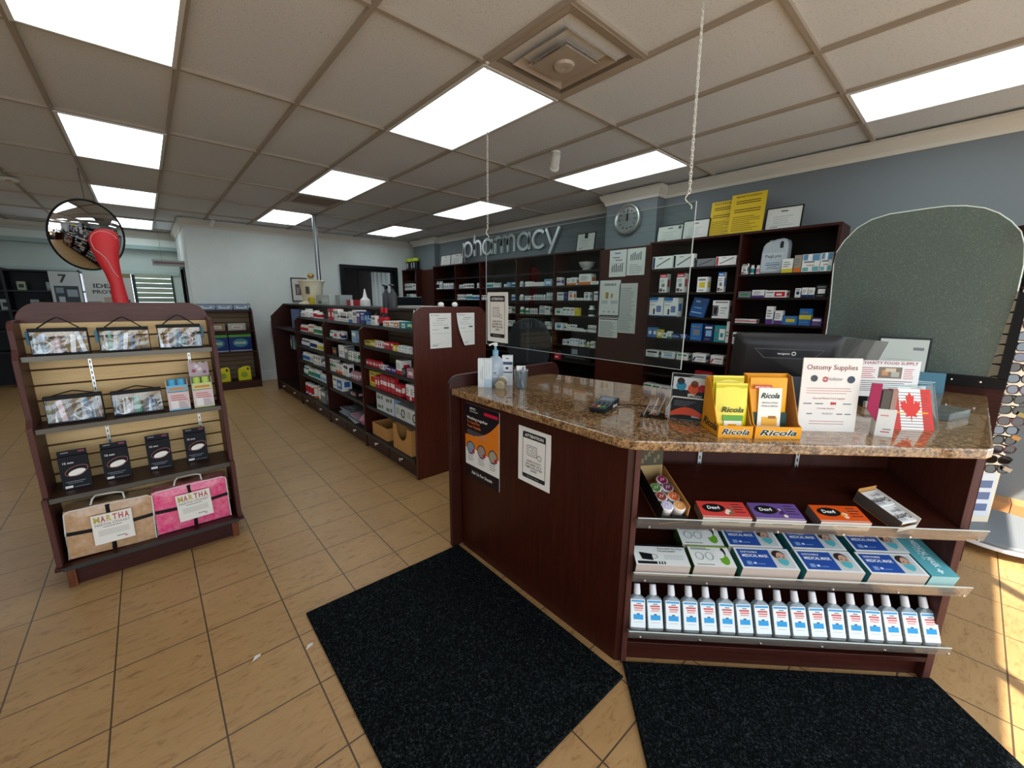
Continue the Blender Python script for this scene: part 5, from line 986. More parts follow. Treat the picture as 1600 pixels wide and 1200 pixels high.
# lip balm tray with seven round tins
t = thing('lip_balm_tray', 'open black and brown counter tray holding round balm tins', 'display tray')
tilt_place(t, 1, 0.155, 0.008, 0.001, math.radians(8))
w, d = 0.105, 0.235
b = MB(); b.box(-w/2, w/2, 0, d, 0, 0.004, CARD); b.box(-w/2, -w/2+0.003, 0, d, 0.004, 0.075, M('#1c1a18', 0.4)); b.box(w/2-0.003, w/2, 0, d, 0.004, 0.080, CARD); b.box(-w/2, w/2, 0, 0.003, 0.004, 0.032, M('#1c1a18', 0.4)); b.build('tray', t)
b = MB(); b.grid((-w/2, d, 0.0), (w, 0, 0), (0, 0.045, 0.215), [(0, 0.80, 1, 0.93, M('#1a1816')), (0, 0.93, 1, 1, M('#5c1e28')), (0, 0.35, 1, 0.8, M('#4a4638', 0.4))]+[(0.1+0.13*k, 0.4+0.07*(k % 4), 0.2+0.13*k, 0.5+0.07*(k % 4), M('#6f6a54')) for k in range(6)], M('#a58a5c', 0.6)); bc = b.build('backing_card', t)
txt('EOS', 0.0001, WHITE, bc, (0, 0, -5)) if False else None
BC = ['#8f2550', '#4f7a3a', '#6b3a5a', '#8a3b34', '#d4622a', '#b9b3cf', '#e09a52']
for k, (u, v) in enumerate(((0.02, 0.185), (-0.024, 0.142), (0.024, 0.140), (-0.022, 0.092), (0.026, 0.088), (-0.020, 0.042), (0.027, 0.038))):
    tn = thing('balm_tin', 'round balm tin with %s lid in the black tray' % ('crimson', 'green', 'plum purple', 'brick red', 'bright orange', 'pale lilac', 'apricot')[k], 'tin', (0, 0, 0), group='balm tins in the tray')
    tilt_place(tn, 1, 0.155, 0.008, 0.001, math.radians(8)); tn.matrix_world = tn.matrix_world @ Matrix.Translation((u, v, 0.004)) @ Matrix.Rotation(math.radians(12), 4, 'X')
    b = MB(); b.lathe([(0.0215, 0), (0.0225, 0.004), (0.0225, 0.05)], M('#c9c6c0', 0.3, 0.5), 24); b.build('cup', tn, smooth=True)
    b = MB(); b.lathe([(0.0235, 0.044), (0.0235, 0.057), (0.019, 0.060), (0.0188, 0.0595), (0.0001, 0.0595)], M(BC[k], 0.3), 24, mats=[M('#dcd9d4', 0.3), M('#dcd9d4', 0.3), M(BC[k], 0.3), M(BC[k], 0.3)]); b.build('lid', tn, smooth=True)
    b = MB(); b.tube([(-0.008, -0.006, 0.060), (-0.002, 0.008, 0.0602), (0.003, -0.004, 0.0602), (0.009, 0.007, 0.060)], 0.0016, M('#efe6d8'), 5); b.build('swirl_print', tn)
# gum box
t = thing('gum_box', 'open white gum display box lying askew near the end of the top sloped shelf', 'display box')
tilt_place(t, 1, 1.03, 0.015, 0.001, math.radians(16))
w, d = 0.088, 0.17; s_ = M('#56524f', 0.5)
b = MB(); b.box(-w/2, w/2, 0, d, 0, 0.003, CARD); b.box(-w/2, -w/2+0.002, 0, d, 0.003, 0.05, s_); b.box(w/2-0.002, w/2, 0, d, 0.003, 0.05, WHITE); b.box(-w/2, w/2, d-0.002, d, 0.003, 0.062, CARD); b.box(-w/2, w/2, 0, 0.002, 0.003, 0.02, WHITE); b.build('carton', t)
for k in range(2):
    b = MB(); b.gbox(w-0.008, 0.078, 0.008, M('#e6e6e3', 0.3), x0=-w/2+0.004, y0=0, top=[(0.05, 0.1, 0.6, 0.3, M('#b8bcbc')), (0.7, 0.6, 0.95, 0.9, M('#c2c6c6'))]); o = b.build('gum_pack', t, loc=(0, 0.006+0.080*k, 0.030+0.006*k), weld=True)
    txt('Dentyne', 0.022, M('#1c1d20'), o, (0, 0.036, 0.0085), rot=(0, 0, PI), w=0.072, bold=0.02)
    txt('WHITE', 0.010, M('#3a3b3e'), o, (0.01, 0.060, 0.0085), rot=(0, 0, PI), w=0.040)
# mask boxes
def mask_box(a, d0, lab, kind, dd=0.098, ww=0.205, hh=0.062):
    K = M('#161a1e', 0.4)
    if kind == 'blue':
        BL = M('#2b4f9c', 0.35); top = [(0.04, 0.08, 0.62, 0.92, BL), (0.62, 0.08, 0.96, 0.92, M('#c3c7c4', 0.4))]; side = M('#3f8a92', 0.4); base = M('#dfe1de', 0.35)
    elif kind == 'black': top = [(0, 0.90, 1, 1, K)]; base = M('#dcdeda', 0.35); side = K
    elif kind == 'green': top = [(0, 0.93, 1, 1, M('#7fa23a'))]; base = M('#e2e4de', 0.35); side = M('#4f6e2a', 0.4)
    else: top = (); base = M('#5aa3ab', 0.35); side = M('#3f8a92', 0.4)
    fr = M('#b3a8a0', 0.45) if kind != 'teal' else M('#8fbcc0', 0.4)
    b = MB(); b.gbox(ww, dd, hh, base, x0=0, y0=0, top=top, front=[(0, 0, 1, 1, fr)], left=[(0, 0, 1, 1, side)], right=[(0, 0, 1, 1, side)]); o = b.build('mask_box', weld=True)
    tilt_place(o, 2, a, d0, 0.003); tag(o, lab, 'box', 'mask boxes on the middle sloped shelf'); z = hh+0.0008; F = (0, 0, 0)
    if kind == 'blue':
        txt('DISPOSABLE', dd*0.085, M('#eef2f6'), o, (ww*0.10, dd*0.74, z), rot=F, w=ww*0.30, align='L', bold=0.01); txt('MEDICAL MASK', dd*0.13, M('#eef2f6'), o, (ww*0.10, dd*0.54, z), rot=F, w=ww*0.47, align='L', bold=0.02)
        b = MB(); b.box(ww*0.12, ww*0.21, dd*0.18, dd*0.34, hh, z, M('#7f9ac4')); b.box(ww*0.24, ww*0.29, dd*0.22, dd*0.30, hh, z, M('#cdd8ea')); b.box(ww*0.31, ww*0.44, dd*0.22, dd*0.24, hh, z, M('#8aa2cb')); b.build('print_lines', o)
        cx, cy = ww*0.79, dd*0.50
        def blob(pts, m, nm, zz): 
            b = MB(); b.mesh([(cx+p[0]*ww, cy+p[1]*dd, zz) for p in pts], [tuple(range(len(pts)))], m); b.build(nm, o)
        EL = lambda cx_, cy_, rx_, ry_, n_=16: [(cx_+rx_*math.cos(2*PI*q/n_), cy_+ry_*math.sin(2*PI*q/n_)) for q in range(n_)]
        blob(EL(-0.02, 0.20, 0.115, 0.21), M('#3a2a24', 0.5), 'hair_print', hh+0.0004)
        blob(EL(0.01, 0.02, 0.088, 0.30), M('#c99e88', 0.5), 'face_print', hh+0.0006)
        blob(EL(-0.03, 0.10, 0.018, 0.025, 8), M('#2a201c', 0.5), 'eye_print', hh+0.0008); blob(EL(0.05, 0.08, 0.018, 0.025, 8), M('#2a201c', 0.5), 'eye_print', hh+0.0008)
        blob([(-0.085, -0.04), (0.01, 0.02), (0.105, -0.05), (0.085, -0.22), (0.01, -0.33), (-0.065, -0.22)], M('#55b0b8', 0.4), 'mask_print', hh+0.0009)
    elif kind == 'black':
        txt('Disposable Face Mask', dd*0.085, K, o, (ww*0.47, dd*0.76, z), rot=F, w=ww*0.48, align='L'); txt('Masque Jetable', dd*0.085, K, o, (ww*0.47, dd*0.64, z), rot=F, w=ww*0.33, align='L')
        b = MB(); b.mesh([(ww*x, dd*y, z) for x, y in ((0.10, 0.60), (0.34, 0.52), (0.34, 0.22), (0.14, 0.26))], [(3, 2, 1, 0)], K); b.build('mask_print', o)
        b = MB(); b.tube([(ww*0.34, dd*0.5, z), (ww*0.43, dd*0.47, z), (ww*0.44, dd*0.35, z), (ww*0.34, dd*0.27, z)], 0.0012, M('#8a8d90'), 5); b.build('loop_print', o)
        b = MB(); b.box(ww*0.04, ww*0.40, dd*0.05, dd*0.17, hh, z, K); [b.box(ww*(0.43+0.05*k), ww*(0.455+0.05*k), dd*0.05, dd*0.17, hh, z, K) for k in range(3)]; [b.box(ww*0.56, ww*0.92, dd*(0.30+0.08*k), dd*(0.315+0.08*k), hh, z, M('#9b9fa0')) for k in range(3)]; b.build('print_lines', o)
    elif kind == 'green':
        b = MB()
        for cx in (0.22, 0.46): b.tube([(ww*(cx+0.09*math.cos(q*PI/8)), dd*(0.48+0.18*math.sin(q*PI/8)), z) for q in range(16)], 0.001, M('#8f9a96'), 5, closed=True)
        b.build('mask_outline_print', o)
        b = MB(); n = 16
        for cx, cy, rx, ry, c_ in ((0.80, 0.35, 0.11, 0.26, '#6aa32c'), (0.72, 0.62, 0.12, 0.22, '#e8e6e0'), (0.84, 0.72, 0.05, 0.2, '#2a2422')): b.mesh([(ww*(cx+rx*math.cos(2*PI*q/n)), dd*(cy+ry*math.sin(2*PI*q/n)), z+0.0002*rx) for q in range(n)], [tuple(range(n))], M(c_, 0.5))
        b.build('blob_print', o)
        b = MB(); [b.box(ww*0.06, ww*(0.55-0.1*k), dd*(0.80+0.06*k), dd*(0.82+0.06*k), hh, z, K) for k in range(2)]; b.box(ww*0.08, ww*0.5, dd*0.08, dd*0.10, hh, z, K); b.build('print_lines', o)
    else:
        txt('MEDICAL MASK', dd*0.11, M('#dff2f2'), o, (ww*0.45, dd*0.5, z), rot=(0, 0, -PI/2), w=dd*0.62, bold=0.02); txt('TYPE IIR', dd*0.05, M('#dff2f2'), o, (ww*0.30, dd*0.5, z), rot=(0, 0, -PI/2), w=dd*0.3)
        b = MB(); b.box(ww*0.40, ww*0.6, dd*0.10, dd*0.13, hh, z, M('#dff2f2')); b.box(ww*0.465, ww*0.535, dd*0.065, dd*0.165, hh, z, M('#dff2f2')); b.build('cross_logo', o)
    return o
mask_box(0.022, 0.008, 'white face mask box with black mask drawing and black side, beside the counter post', 'black', ww=0.205)
mask_box(0.250, 0.012, 'front white and green children mask box with a cartoon print', 'green', ww=0.158); mask_box(0.236, 0.115, 'rear white and green children mask box, half hidden behind its twin', 'green', ww=0.165)
for k, (a, w_) in enumerate(((0.437, 0.211), (0.680, 0.211), (0.920, 0.207))):
    nm = ('next to the green mask boxes', 'in the middle of its three', 'next to the teal box')[k]
    mask_box(a, 0.012, 'blue and white medical mask box in the front row, '+nm, 'blue', ww=w_)
    mask_box(a-0.012+0.012*k, 0.115, 'blue and white medical mask box in the back row, '+nm, 'blue', ww=w_)
mask_box(1.142, 0.012, 'teal box lying lengthwise at the outer end of the middle sloped shelf', 'teal', dd=0.21, ww=0.098)
# hand sanitizer bottles
def sanitizer():
    t = thing('sanitizer_bottle', '', 'bottle', group='hand sanitizer bottles on the lowest sloped shelf')
    w, d, h = 0.066, 0.026, 0.125
    b = MB(); V = []; 
    prof = [(0.90, 0), (1.0, 0.008), (1.0, h*0.88), (0.92, h*0.95), (0.55, h*1.03), (0.30, h*1.06), (0.28, h*1.12)]
    n = 20
    def ring_(s, z):
        out = []
        for i in range(n):
            a = 2*PI*i/n; ca, sa = math.cos(a), math.sin(a); e = 0.45
            x = w/2*s*math.copysign(abs(ca)**e, ca); y = (d/2 if s > 0.5 else w/2*s*1.0*1.0)*(1 if s > 0.5 else 1)*math.copysign(abs(sa)**(e if s > 0.5 else 1), sa)
            if s <= 0.5: x = w/2*s*ca; y = w/2*s*sa
            elif s < 0.95: y *= (0.6+0.4*s)
            out.append((x, y, z))
        return out
    rings = [ring_(s, z) for s, z in prof]; k = n; V = [p for r in rings for p in r]; F = []
    for j in range(len(rings)-1):
        for i in range(n): F.append((j*n+i, j*n+(i+1) % n, (j+1)*n+(i+1) % n, (j+1)*n+i))
    F += [tuple(range(n-1, -1, -1)), tuple((len(rings)-1)*n+i for i in range(n))]
    b.mesh(V, F, GEL); b.build('body', t, smooth=True)
    b = MB(); b.lathe([(0.0135, h*1.06), (0.0145, h*1.08), (0.0128, h*1.36), (0.011, h*1.385), (0.0001, h*1.39)], M('#d4d4d6', 0.35), 16); b.build('cap', t, smooth=True)
    b = MB(); R = [(0.05, 0.90, 0.95, 0.97, M('#3f8fc0', 0.4)), (0.18, 0.28, 0.86, 0.46, M('#1f8fc8', 0.35)), (0.42, 0.46, 0.62, 0.50, M('#39405c', 0.4)), (0.40, 0.83, 0.72, 0.86, M('#4a4f55')), (0.20, 0.74, 0.86, 0.80, M('#c0504e')), (0.25, 0.66, 0.86, 0.71, M('#c86a66')), (0.25, 0.59, 0.80, 0.63, M('#cf8a86')), (0.22, 0.18, 0.8, 0.20, M('#a9b4b8'))]
    b.grid((-w*0.44, -d/2-0.0008, h*0.08), (w*0.88, 0, 0), (0, 0, h*0.84), R, M('#d5dcdc', 0.3)); b.build('label', t)
    return t
def copy_tree(o, parent=None):
    c_ = o.copy(); C.objects.link(c_)
    if parent: c_.parent = parent
    for ch in o.children: copy_tree(ch, c_)
    return c_
s0 = sanitizer()
for k in range(17):
    o = s0 if k == 0 else copy_tree(s0)
    o['label'] = 'clear hand sanitizer bottle with blue label, '+('first, beside the counter post' if k == 0 else ('last, at the outer shelf end' if k == 16 else ORD[k]+' from the counter post'))+', lowest sloped shelf'
    z0 = SH[3][0]; base = Matrix.Translation(A0) @ Matrix.Rotation(R45, 4, 'Z')
    o.matrix_world = base @ Matrix.Translation((0.053+0.0708*k, SHD+0.018, z0+0.008)) @ Matrix.Rotation(math.radians(-24), 4, 'X') @ Matrix.Rotation(math.radians(rnd.uniform(-1.5, 1.5)), 4, 'Y')
# ================= on the granite =================
def at45(x, y, z=1.0, rz=0.0): return dict(loc=(x, y, z), rot=(0, 0, R45+rz))
def ricola(x, y, label, front_c, w, d, h, bag):
    t = thing('cough_drop_display', label, 'display box', (x, y, 1.0), (0, 0, R45+bag['rz']))
    OR = M('#e59a1c', 0.45); tk = 0.003
    b = MB(); b.box(0, w, 0, d, 0, tk, OR); b.build('floor_card', t)
    b = MB(); b.box(0, w, 0, tk, tk, 0.045, OR); b.build('front_lip', t)
    for nm, xx in (('side_card', 0), ('side_card', w-tk)):
        b = MB(); b.prism([(tk, 0), (d, 0), (d, h), (d*0.75, h*0.97), (0.02, 0.052), (tk, 0.045)], xx, xx+tk, 'x', OR if xx == 0 else CARD); b.build(nm, t)
    b = MB(); b.box(0, w, d-tk, d, tk, h, OR); b.build('back_card', t)
    K = M('#16302f', 0.4); Y_ = M('#f3e2a0')
    txt('Ricola', 0.021, M('#f4efe0'), t, (w/2, -0.0005, 0.013), w=w*0.82, shear=0.3, bold=0.07, name='lettering'); txt('Ricola', 0.021, K, t, (w/2, -0.0012, 0.013), w=w*0.80, shear=0.3, bold=0.022)
    o = txt('Ricola', 0.03, K, t, (-0.0008, d*0.48, 0.02), rot=(PI/2, 0, -PI/2), w=d*0.8, shear=0.3, bold=0.025)
    return t
tr1 = ricola(1.535, 0.565, 'orange cough drop display box holding plain yellow bags', None, 0.125, 0.155, 0.205, dict(rz=0.0))
tr2 = ricola(1.627, 0.470, 'wider orange cough drop display box with a white fronted bag and tan cardboard side', None, 0.168, 0.125, 0.225, dict(rz=math.radians(2)))
def bag(label, tr, x, y, w, h, body, lean, extra, group=None):
    t = thing('cough_drop_bag', label, 'bag', group=group); t.matrix_world = tr.matrix_world if False else Matrix.Translation(tr.location) @ Euler(tr.rotation_euler).to_matrix().to_4x4() @ Matrix.Translation((x, y, 0.004)) @ Matrix.Rotation(lean, 4, 'X')
    b = MB(); nx, nz = 6, 9; V = []; th = 0.022
    for sgn in (-1, 1):
        for j in range(nz+1):
            for i in range(nx+1):
                u, v = i/nx, j/nz; bul = th/2*math.sin(PI*min(1, max(0, u)))**0.6*(1 if v < 0.12 else (1-((v-0.12)/0.88)**1.6))+0.0006
                V.append((-w/2+w*u, sgn*bul, h*v))
    F = []; k = (nx+1)*(nz+1)
    for s_ in (0, 1):
        for j in range(nz):
            for i in range(nx):
                a = s_*k+j*(nx+1)+i; q = (a, a+1, a+nx+2, a+nx+1); F.append(q if s_ == 0 else q[::-1])
    for j in range(nz): F += [(j*(nx+1), (j+1)*(nx+1), k+(j+1)*(nx+1), k+j*(nx+1)), (j*(nx+1)+nx, k+j*(nx+1)+nx, k+(j+1)*(nx+1)+nx, (j+1)*(nx+1)+nx)]
    for i in range(nx): F += [(i, k+i, k+i+1, i+1), (nz*(nx+1)+i, nz*(nx+1)+i+1, k+nz*(nx+1)+i+1, k+nz*(nx+1)+i)]
    b.mesh(V, F, body); b.build('pouch', t, smooth=True); extra(t, w, h); return t
K2 = M('#16302f', 0.4); YL = M('#e6d31e', 0.28)
def ex1(t, w, h):
    b = MB(); b.box(-w*0.30, w*0.34, -0.0135, -0.0125, h*0.26, h*0.37, M('#5f9a3a', 0.4)); b.box(-w*0.26, w*0.30, -0.014, -0.0128, h*0.06, h*0.26, M('#e9e6d4', 0.4)); b.box(-w*0.12, w*0.14, -0.0146, -0.0132, h*0.08, h*0.2, M('#e2a42a')); b.build('printed_patch', t)
    txt('Ricola', 0.020, K2, t, (0, -0.0140, h*0.43), w=w*0.70, shear=0.3, bold=0.02)
    b = MB(); b.box(-w/2, w/2, -0.002, -0.0008, h*0.90, h*0.965, M('#c8b818', 0.4)); b.build('seal_strip', t)
def ex0(t, w, h):
    b = MB(); b.box(-w/2, w/2, -0.002, -0.0008, h*0.90, h*0.965, M('#c8b818', 0.4)); b.build('seal_strip', t)
bag('front yellow cough drop bag in the narrower orange display box', tr1, 0.0615, 0.040, 0.116, 0.192, YL, math.radians(-8), ex1); bag('yellow cough drop bag standing behind the front one', tr1, 0.0615, 0.080, 0.116, 0.214, YL, math.radians(-5), ex0)
def ex2(t, w, h):
    b = MB(); b.box(-w*0.31, w*0.31, -0.0150, -0.0125, h*0.0, h*0.82, M('#e8e4da', 0.35)); b.box(-w*0.20, w*0.22, -0.0156, -0.0145, h*0.14, h*0.30, M('#e0a83a', 0.4)); b.box(-w*0.02, w*0.18, -0.016, -0.015, h*0.27, h*0.32, M('#9a6a2a')); b.build('printed_patch', t)
    b = MB(); b.box(-w*0.44, w*0.04, -0.0135, -0.0120, h*0.80, h*0.87, M('#c23a2c', 0.4)); b.build('red_flash', t)
    b = MB(); b.box(-w*0.5, -w*0.27, -0.0105, -0.009, h*0.02, h*0.38, M('#1d3a34', 0.4)); b.build('dark_print', t)
    b = MB(); b.box(w*0.27, w*0.5, -0.0105, -0.009, h*0.02, h*0.38, M('#1d3a34', 0.4)); b.build('dark_print', t)
    txt('Ricola', 0.020, K2, t, (0, -0.0165, h*0.64), w=w*0.50, shear=0.3, bold=0.02); txt('MENTHOL-CITRON', 0.007, K2, t, (0, -0.0165, h*0.54), w=w*0.42); txt('CITRON AU MENTHOL', 0.007, K2, t, (0, -0.0165, h*0.48), w=w*0.46); txt('NEW-NOUVEAU', 0.007, M('#f4efe2'), t, (-w*0.20, -0.0142, h*0.818), w=w*0.42)
bag('orange cough drop bag with a white centre panel and red new flash', tr2, 0.074, 0.060, 0.138, 0.212, M('#e2a01e', 0.3), math.radians(-6), ex2)
# ostomy supplies sign
t = thing('ostomy_sign', 'large white sign listing ostomy supplies, standing on the granite', 'sign', (1.936, 0.318, 1.0), (math.radians(-4), 0, R45))
w, h = 0.218, 0.288
b = MB(); b.gbox(w, 0.004, h, M('#e3ddd6', 0.4), y0=0, front=[(0, 0, 1, 1, M('#ded8d0', 0.4))]+lines(0.10, 0.94, 0.52, 0.62, 3, M('#c08a84'), 0.3, 1)+lines(0.2, 0.8, 0.10, 0.17, 2, M('#b98c86'), 0.3)); b.build('board', t, weld=True)
txt('Ostomy Supplies', h*0.068, M('#7a3430'), t, (0, -0.001, h*0.845), w=w*0.86)
txt('Hollister', h*0.045, M('#7c7e82'), t, (w*0.07, -0.001, h*0.70), w=w*0.26); txt('Skin and Wound Care Supplies', h*0.024, M('#a5504a'), t, (0, -0.001, h*0.445), w=w*0.55); txt('3M', h*0.036, M('#c01c2c'), t, (w*0.08, -0.001, h*0.37), w=w*0.10, bold=0.05); txt('MITZPAH', h*0.020, INK, t, (w*0.32, -0.001, h*0.37), w=w*0.16) if False else None
txt('Coverage Supplies', h*0.022, M('#a5504a'), t, (-w*0.04, -0.001, h*0.31), w=w*0.30); txt('NAGOOD', h*0.022, INK, t, (-w*0.25, -0.001, h*0.235), w=w*0.15) if False else None; txt('RUSCH', h*0.026, M('#6f7274'), t, (0.0, -0.001, h*0.235), w=w*0.17)
b = MB(); T = Matrix.Translation((-w*0.29, -0.0008, h*0.725)) @ Matrix.Rotation(PI/2, 4, 'X'); b.lathe([(0.013, 0), (0.013, 0.0006), (0.0115, 0.0006), (0.0115, 0)], M('#6c6f72'), 20, T=T); b.build('ring_logo', t)
b = MB(); T = Matrix.Translation((-w*0.10, -0.0008, h*0.715)) @ Matrix.Rotation(PI/2, 4, 'X')
for q in range(8): a = q*PI/4; b.prism([(0.004*math.cos(a-0.3), 0.004*math.sin(a-0.3)), (0.011*math.cos(a-0.22), 0.011*math.sin(a-0.22)), (0.011*math.cos(a+0.22), 0.011*math.sin(a+0.22)), (0.004*math.cos(a+0.3), 0.004*math.sin(a+0.3))], 0, 0.0006, 'z', M('#b02a34'), T=T)
b.build('star_logo', t)
b = MB(); T = Matrix.Translation((w*0.34, -0.0008, h*0.715)) @ Matrix.Rotation(PI/2, 4, 'X'); b.lathe([(0.014, 0), (0.014, 0.0006), (0.0001, 0.0006)], M('#3c4552'), 24, T=T); b.build('round_logo', t)
for k, xx in enumerate((-0.36, -0.16, 0.32)): b = MB(); b.box(w*(xx-0.07), w*(xx+0.07), -0.0006, 0, h*0.375, h*0.39, INK); b.build('small_logo', t)
for k, xx in enumerate((-0.30, 0.22, 0.36)): b = MB(); b.box(w*(xx-0.06), w*(xx+0.04), -0.0006, 0, h*0.235, h*0.25, INK); b.build('small_logo', t)
b = MB(); b.prism([(0.004, 0.0), (0.09, 0.0), (0.006, 0.2)], -0.03, 0.03, 'x', M('#c9c3ba', 0.6)); b.build('easel_back', t)
# EPIC brochure in a clear stand
t = thing('brochure_stand', 'clear acrylic stand with a black, red and orange brochure', 'brochure stand', (1.655, 0.74, 1.0), (math.radians(-9), 0, math.radians(-70)))
w, h = 0.135, 0.198
b = MB(); b.box(-w/2-0.006, w/2+0.006, 0.004, 0.007, 0.002, h, ACRYL); b.box(-w/2-0.006, w/2+0.006, -0.010, 0.10, 0.0, 0.003, ACRYL); b.build('acrylic_holder', t)
b = MB(); 
for x0_, x1_, z0_, z1_ in ((-w/2-0.0075, -w/2-0.006, 0, h), (w/2+0.006, w/2+0.0075, 0, h), (-w/2-0.006, w/2+0.006, h, h+0.0015)): b.box(x0_, x1_, -0.010, 0.007, z0_, z1_, ACRYLEDGE)
b.build('polished_edge', t)
K = M('#1a1b1e', 0.3); b = MB(); b.grid((-w/2, -0.004, 0.006), (w, 0, 0), (0, 0, h-0.02), [(0, 0.70, 1, 1, M('#c2c6c8', 0.4)), (0, 0.50, 1, 0.53, M('#d8d6d0'))]+[(0.08, 0.42-0.035*k, 0.7-0.08*k, 0.43-0.035*k, M('#6f7276')) for k in range(4)]+[(0.62, 0.06, 0.88, 0.18, M('#a9adb0'))], K); b.build('brochure', t)
b = MB(); n = 14; V = [(-w/2+w*i/n, -0.0045, 0.006+(h-0.02)*(0.02+0.27*math.sin(PI*(0.15+0.75*i/n)))) for i in range(n+1)]+[(-w/2+w*i/n, -0.0045, 0.006+(h-0.02)*(-0.01+0.10*math.sin(PI*(0.15+0.75*i/n))+0.02)) for i in range(n+1)]
b.mesh(V, [(i+n+1, i+n+2, i+1, i) for i in range(n)], M('#c8492a', 0.35)); b.build('orange_swoosh_print', t)
for (cx, cz, r, c_) in ((-0.28, 0.90, 0.015, '#3a2420'), (-0.26, 0.79, 0.02, '#2f7f9a'), (0.12, 0.85, 0.015, '#6e4436'), (0.10, 0.74, 0.022, '#c8502c'), (0.34, 0.76, 0.016, '#a8243a')):
    b = MB(); b.lathe([(r, 0), (r, 0.0004), (0.0001, 0.0004)], M(c_, 0.5), 16, T=Matrix.Translation((cx*w, -0.0045, 0.006+(h-0.02)*cz)) @ Matrix.Rotation(PI/2, 4, 'X')); b.build('people_print', t)
txt('EPIC', 0.011, M('#e8e6e0'), t, (0.01, -0.0048, h*0.53), w=w*0.24, bold=0.03); txt('plus', 0.007, M('#e8e6e0'), t, (w*0.28, -0.0048, h*0.53), w=w*0.14)
# card holder
t = thing('card_holder', 'small clear tiered holder of leaning business cards on the granite', 'card holder', (1.62, 0.875, 1.0), (0, 0, math.radians(205)))
b = MB(); b.box(-0.05, 0.05, -0.05, 0.06, 0, 0.003, ACRYL)
for k in range(4): b.box(-0.05, 0.05, -0.045+0.03*k, -0.043+0.03*k, 0.003, 0.022+0.012*k, ACRYL)
b.build('holder', t)
for k in range(4): b = MB(); b.box(-0.042, 0.042, -0.0012, 0.0012, 0, 0.062, M(('#a6a0b0', '#c7b3ae', '#a9a3b4', '#cfcac4')[k], 0.5)); b.build('business_card', t, loc=(0, -0.038+0.03*k, 0.006+0.012*k), rot=(math.radians(-22), 0, 0))
# card terminal
t = thing('card_terminal', 'black card payment terminal lying on the granite counter', 'payment terminal', (1.545, 1.085, 1.0), (0, 0, math.radians(-74)))
b = MB(); P = [(-0.038, -0.085), (0.038, -0.085), (0.042, -0.02), (0.040, 0.03), (0.046, 0.09), (-0.046, 0.09), (-0.040, 0.03), (-0.042, -0.02)]
k = len(P); V = [(x, y, 0.004) for x, y in P]+[(x, y, 0.022+(y+0.085)*0.12) for x, y in P]; b.mesh(V, [tuple(range(k-1, -1, -1)), tuple(range(k, 2*k))]+[(i, (i+1) % k, k+(i+1) % k, k+i) for i in range(k)], M('#1e2226', 0.35)); b.build('body', t, bevel=0.004)
b = MB(); b.mesh([(-0.030, 0.025, 0.0362), (0.030, 0.025, 0.0362), (0.030, 0.068, 0.0415), (-0.030, 0.068, 0.0415)], [(0, 1, 2, 3)], M('#6b7684', 0.15)); b.build('display', t)
for r_i in range(4):
    for c_i in range(3): b = MB(); yy = -0.062+0.020*r_i; b.box(-0.007, 0.007, -0.006, 0.006, 0, 0.004, M(('#b23a2c', '#c8a52c', '#3a8a4a')[c_i] if r_i == 0 else '#3a3f46', 0.4)); b.build('key', t, loc=(-0.022+0.022*c_i, yy, 0.0225+(yy+0.085)*0.12), rot=(0.12, 0, 0))
txt('Clover', 0.013, M('#eceae4'), t, (0.0455, 0.03, 0.012), rot=(PI/2, 0, PI/2), w=0.062, bold=0.04)
o = MB(); o.tube([(1.60, 1.075, 1.012), (1.66, 1.06, 1.006), (1.71, 1.02, 1.005), (1.73, 0.97, 1.005), (1.76, 0.93, 1.005)], 0.0025, BLACK, 6); o = o.build('terminal_cable', smooth=True); tag(o, 'thin black cable running from the payment terminal across the granite', 'cable')
# pump bottle, cartons, tub, pen cup
t = thing('pump_bottle', 'frosted hand sanitizer bottle with white pump on the granite corner', 'bottle', (1.515, 1.845, 1.0), (0, 0, R45))
b = MB(); b.lathe([(0.045, 0), (0.049, 0.006), (0.049, 0.125), (0.044, 0.150), (0.026, 0.168), (0.016, 0.172), (0.016, 0.18)], M('#a9b3be', 0.25), 28); b.build('body', t, smooth=True)
b = MB(); b.lathe([(0.0175, 0.176), (0.0175, 0.205), (0.008, 0.21), (0.006, 0.235)], M('#7fb0c4', 0.3), 18); b.build('collar', t, smooth=True)
b = MB(); b.lathe([(0.012, 0.232), (0.013, 0.248), (0.010, 0.252)], WHITE, 14); b.tube([(0, 0, 0.243), (-0.018, -0.010, 0.245), (-0.036, -0.018, 0.236)], 0.005, WHITE, 8); b.build('pump_head', t, smooth=True)
b = MB(); b.grid((-0.022, -0.0502, 0.05), (0.044, 0, 0), (0, 0, 0.05), [(0.3, 0.5, 0.7, 0.62, M('#4a4f58')), (0, 0.30, 1, 0.36, M('#8a949e'))], M('#b9c2cb', 0.4)); b.build('label', t)
t = None
b = MB(); b.gbox(0.080, 0.045, 0.165, M('#d6dcdd', 0.4), front=[(0.47, 0, 0.49, 1, M('#4f7f94')), (0.30, 0.25, 0.33, 0.75, INK), (0.18, 0.3, 0.21, 0.62, M('#b9837c')), (0.62, 0.4, 0.64, 0.9, M('#8a9296')), (0.80, 0.5, 0.82, 0.85, M('#8a9296')), (0.52, 0, 1, 0.3, M('#b4cddb'))]); o = b.build('glove_carton', weld=True, bevel=0, **at45(1.430, 1.835)); tag(o, 'tall white and blue carton standing at the granite corner', 'carton')
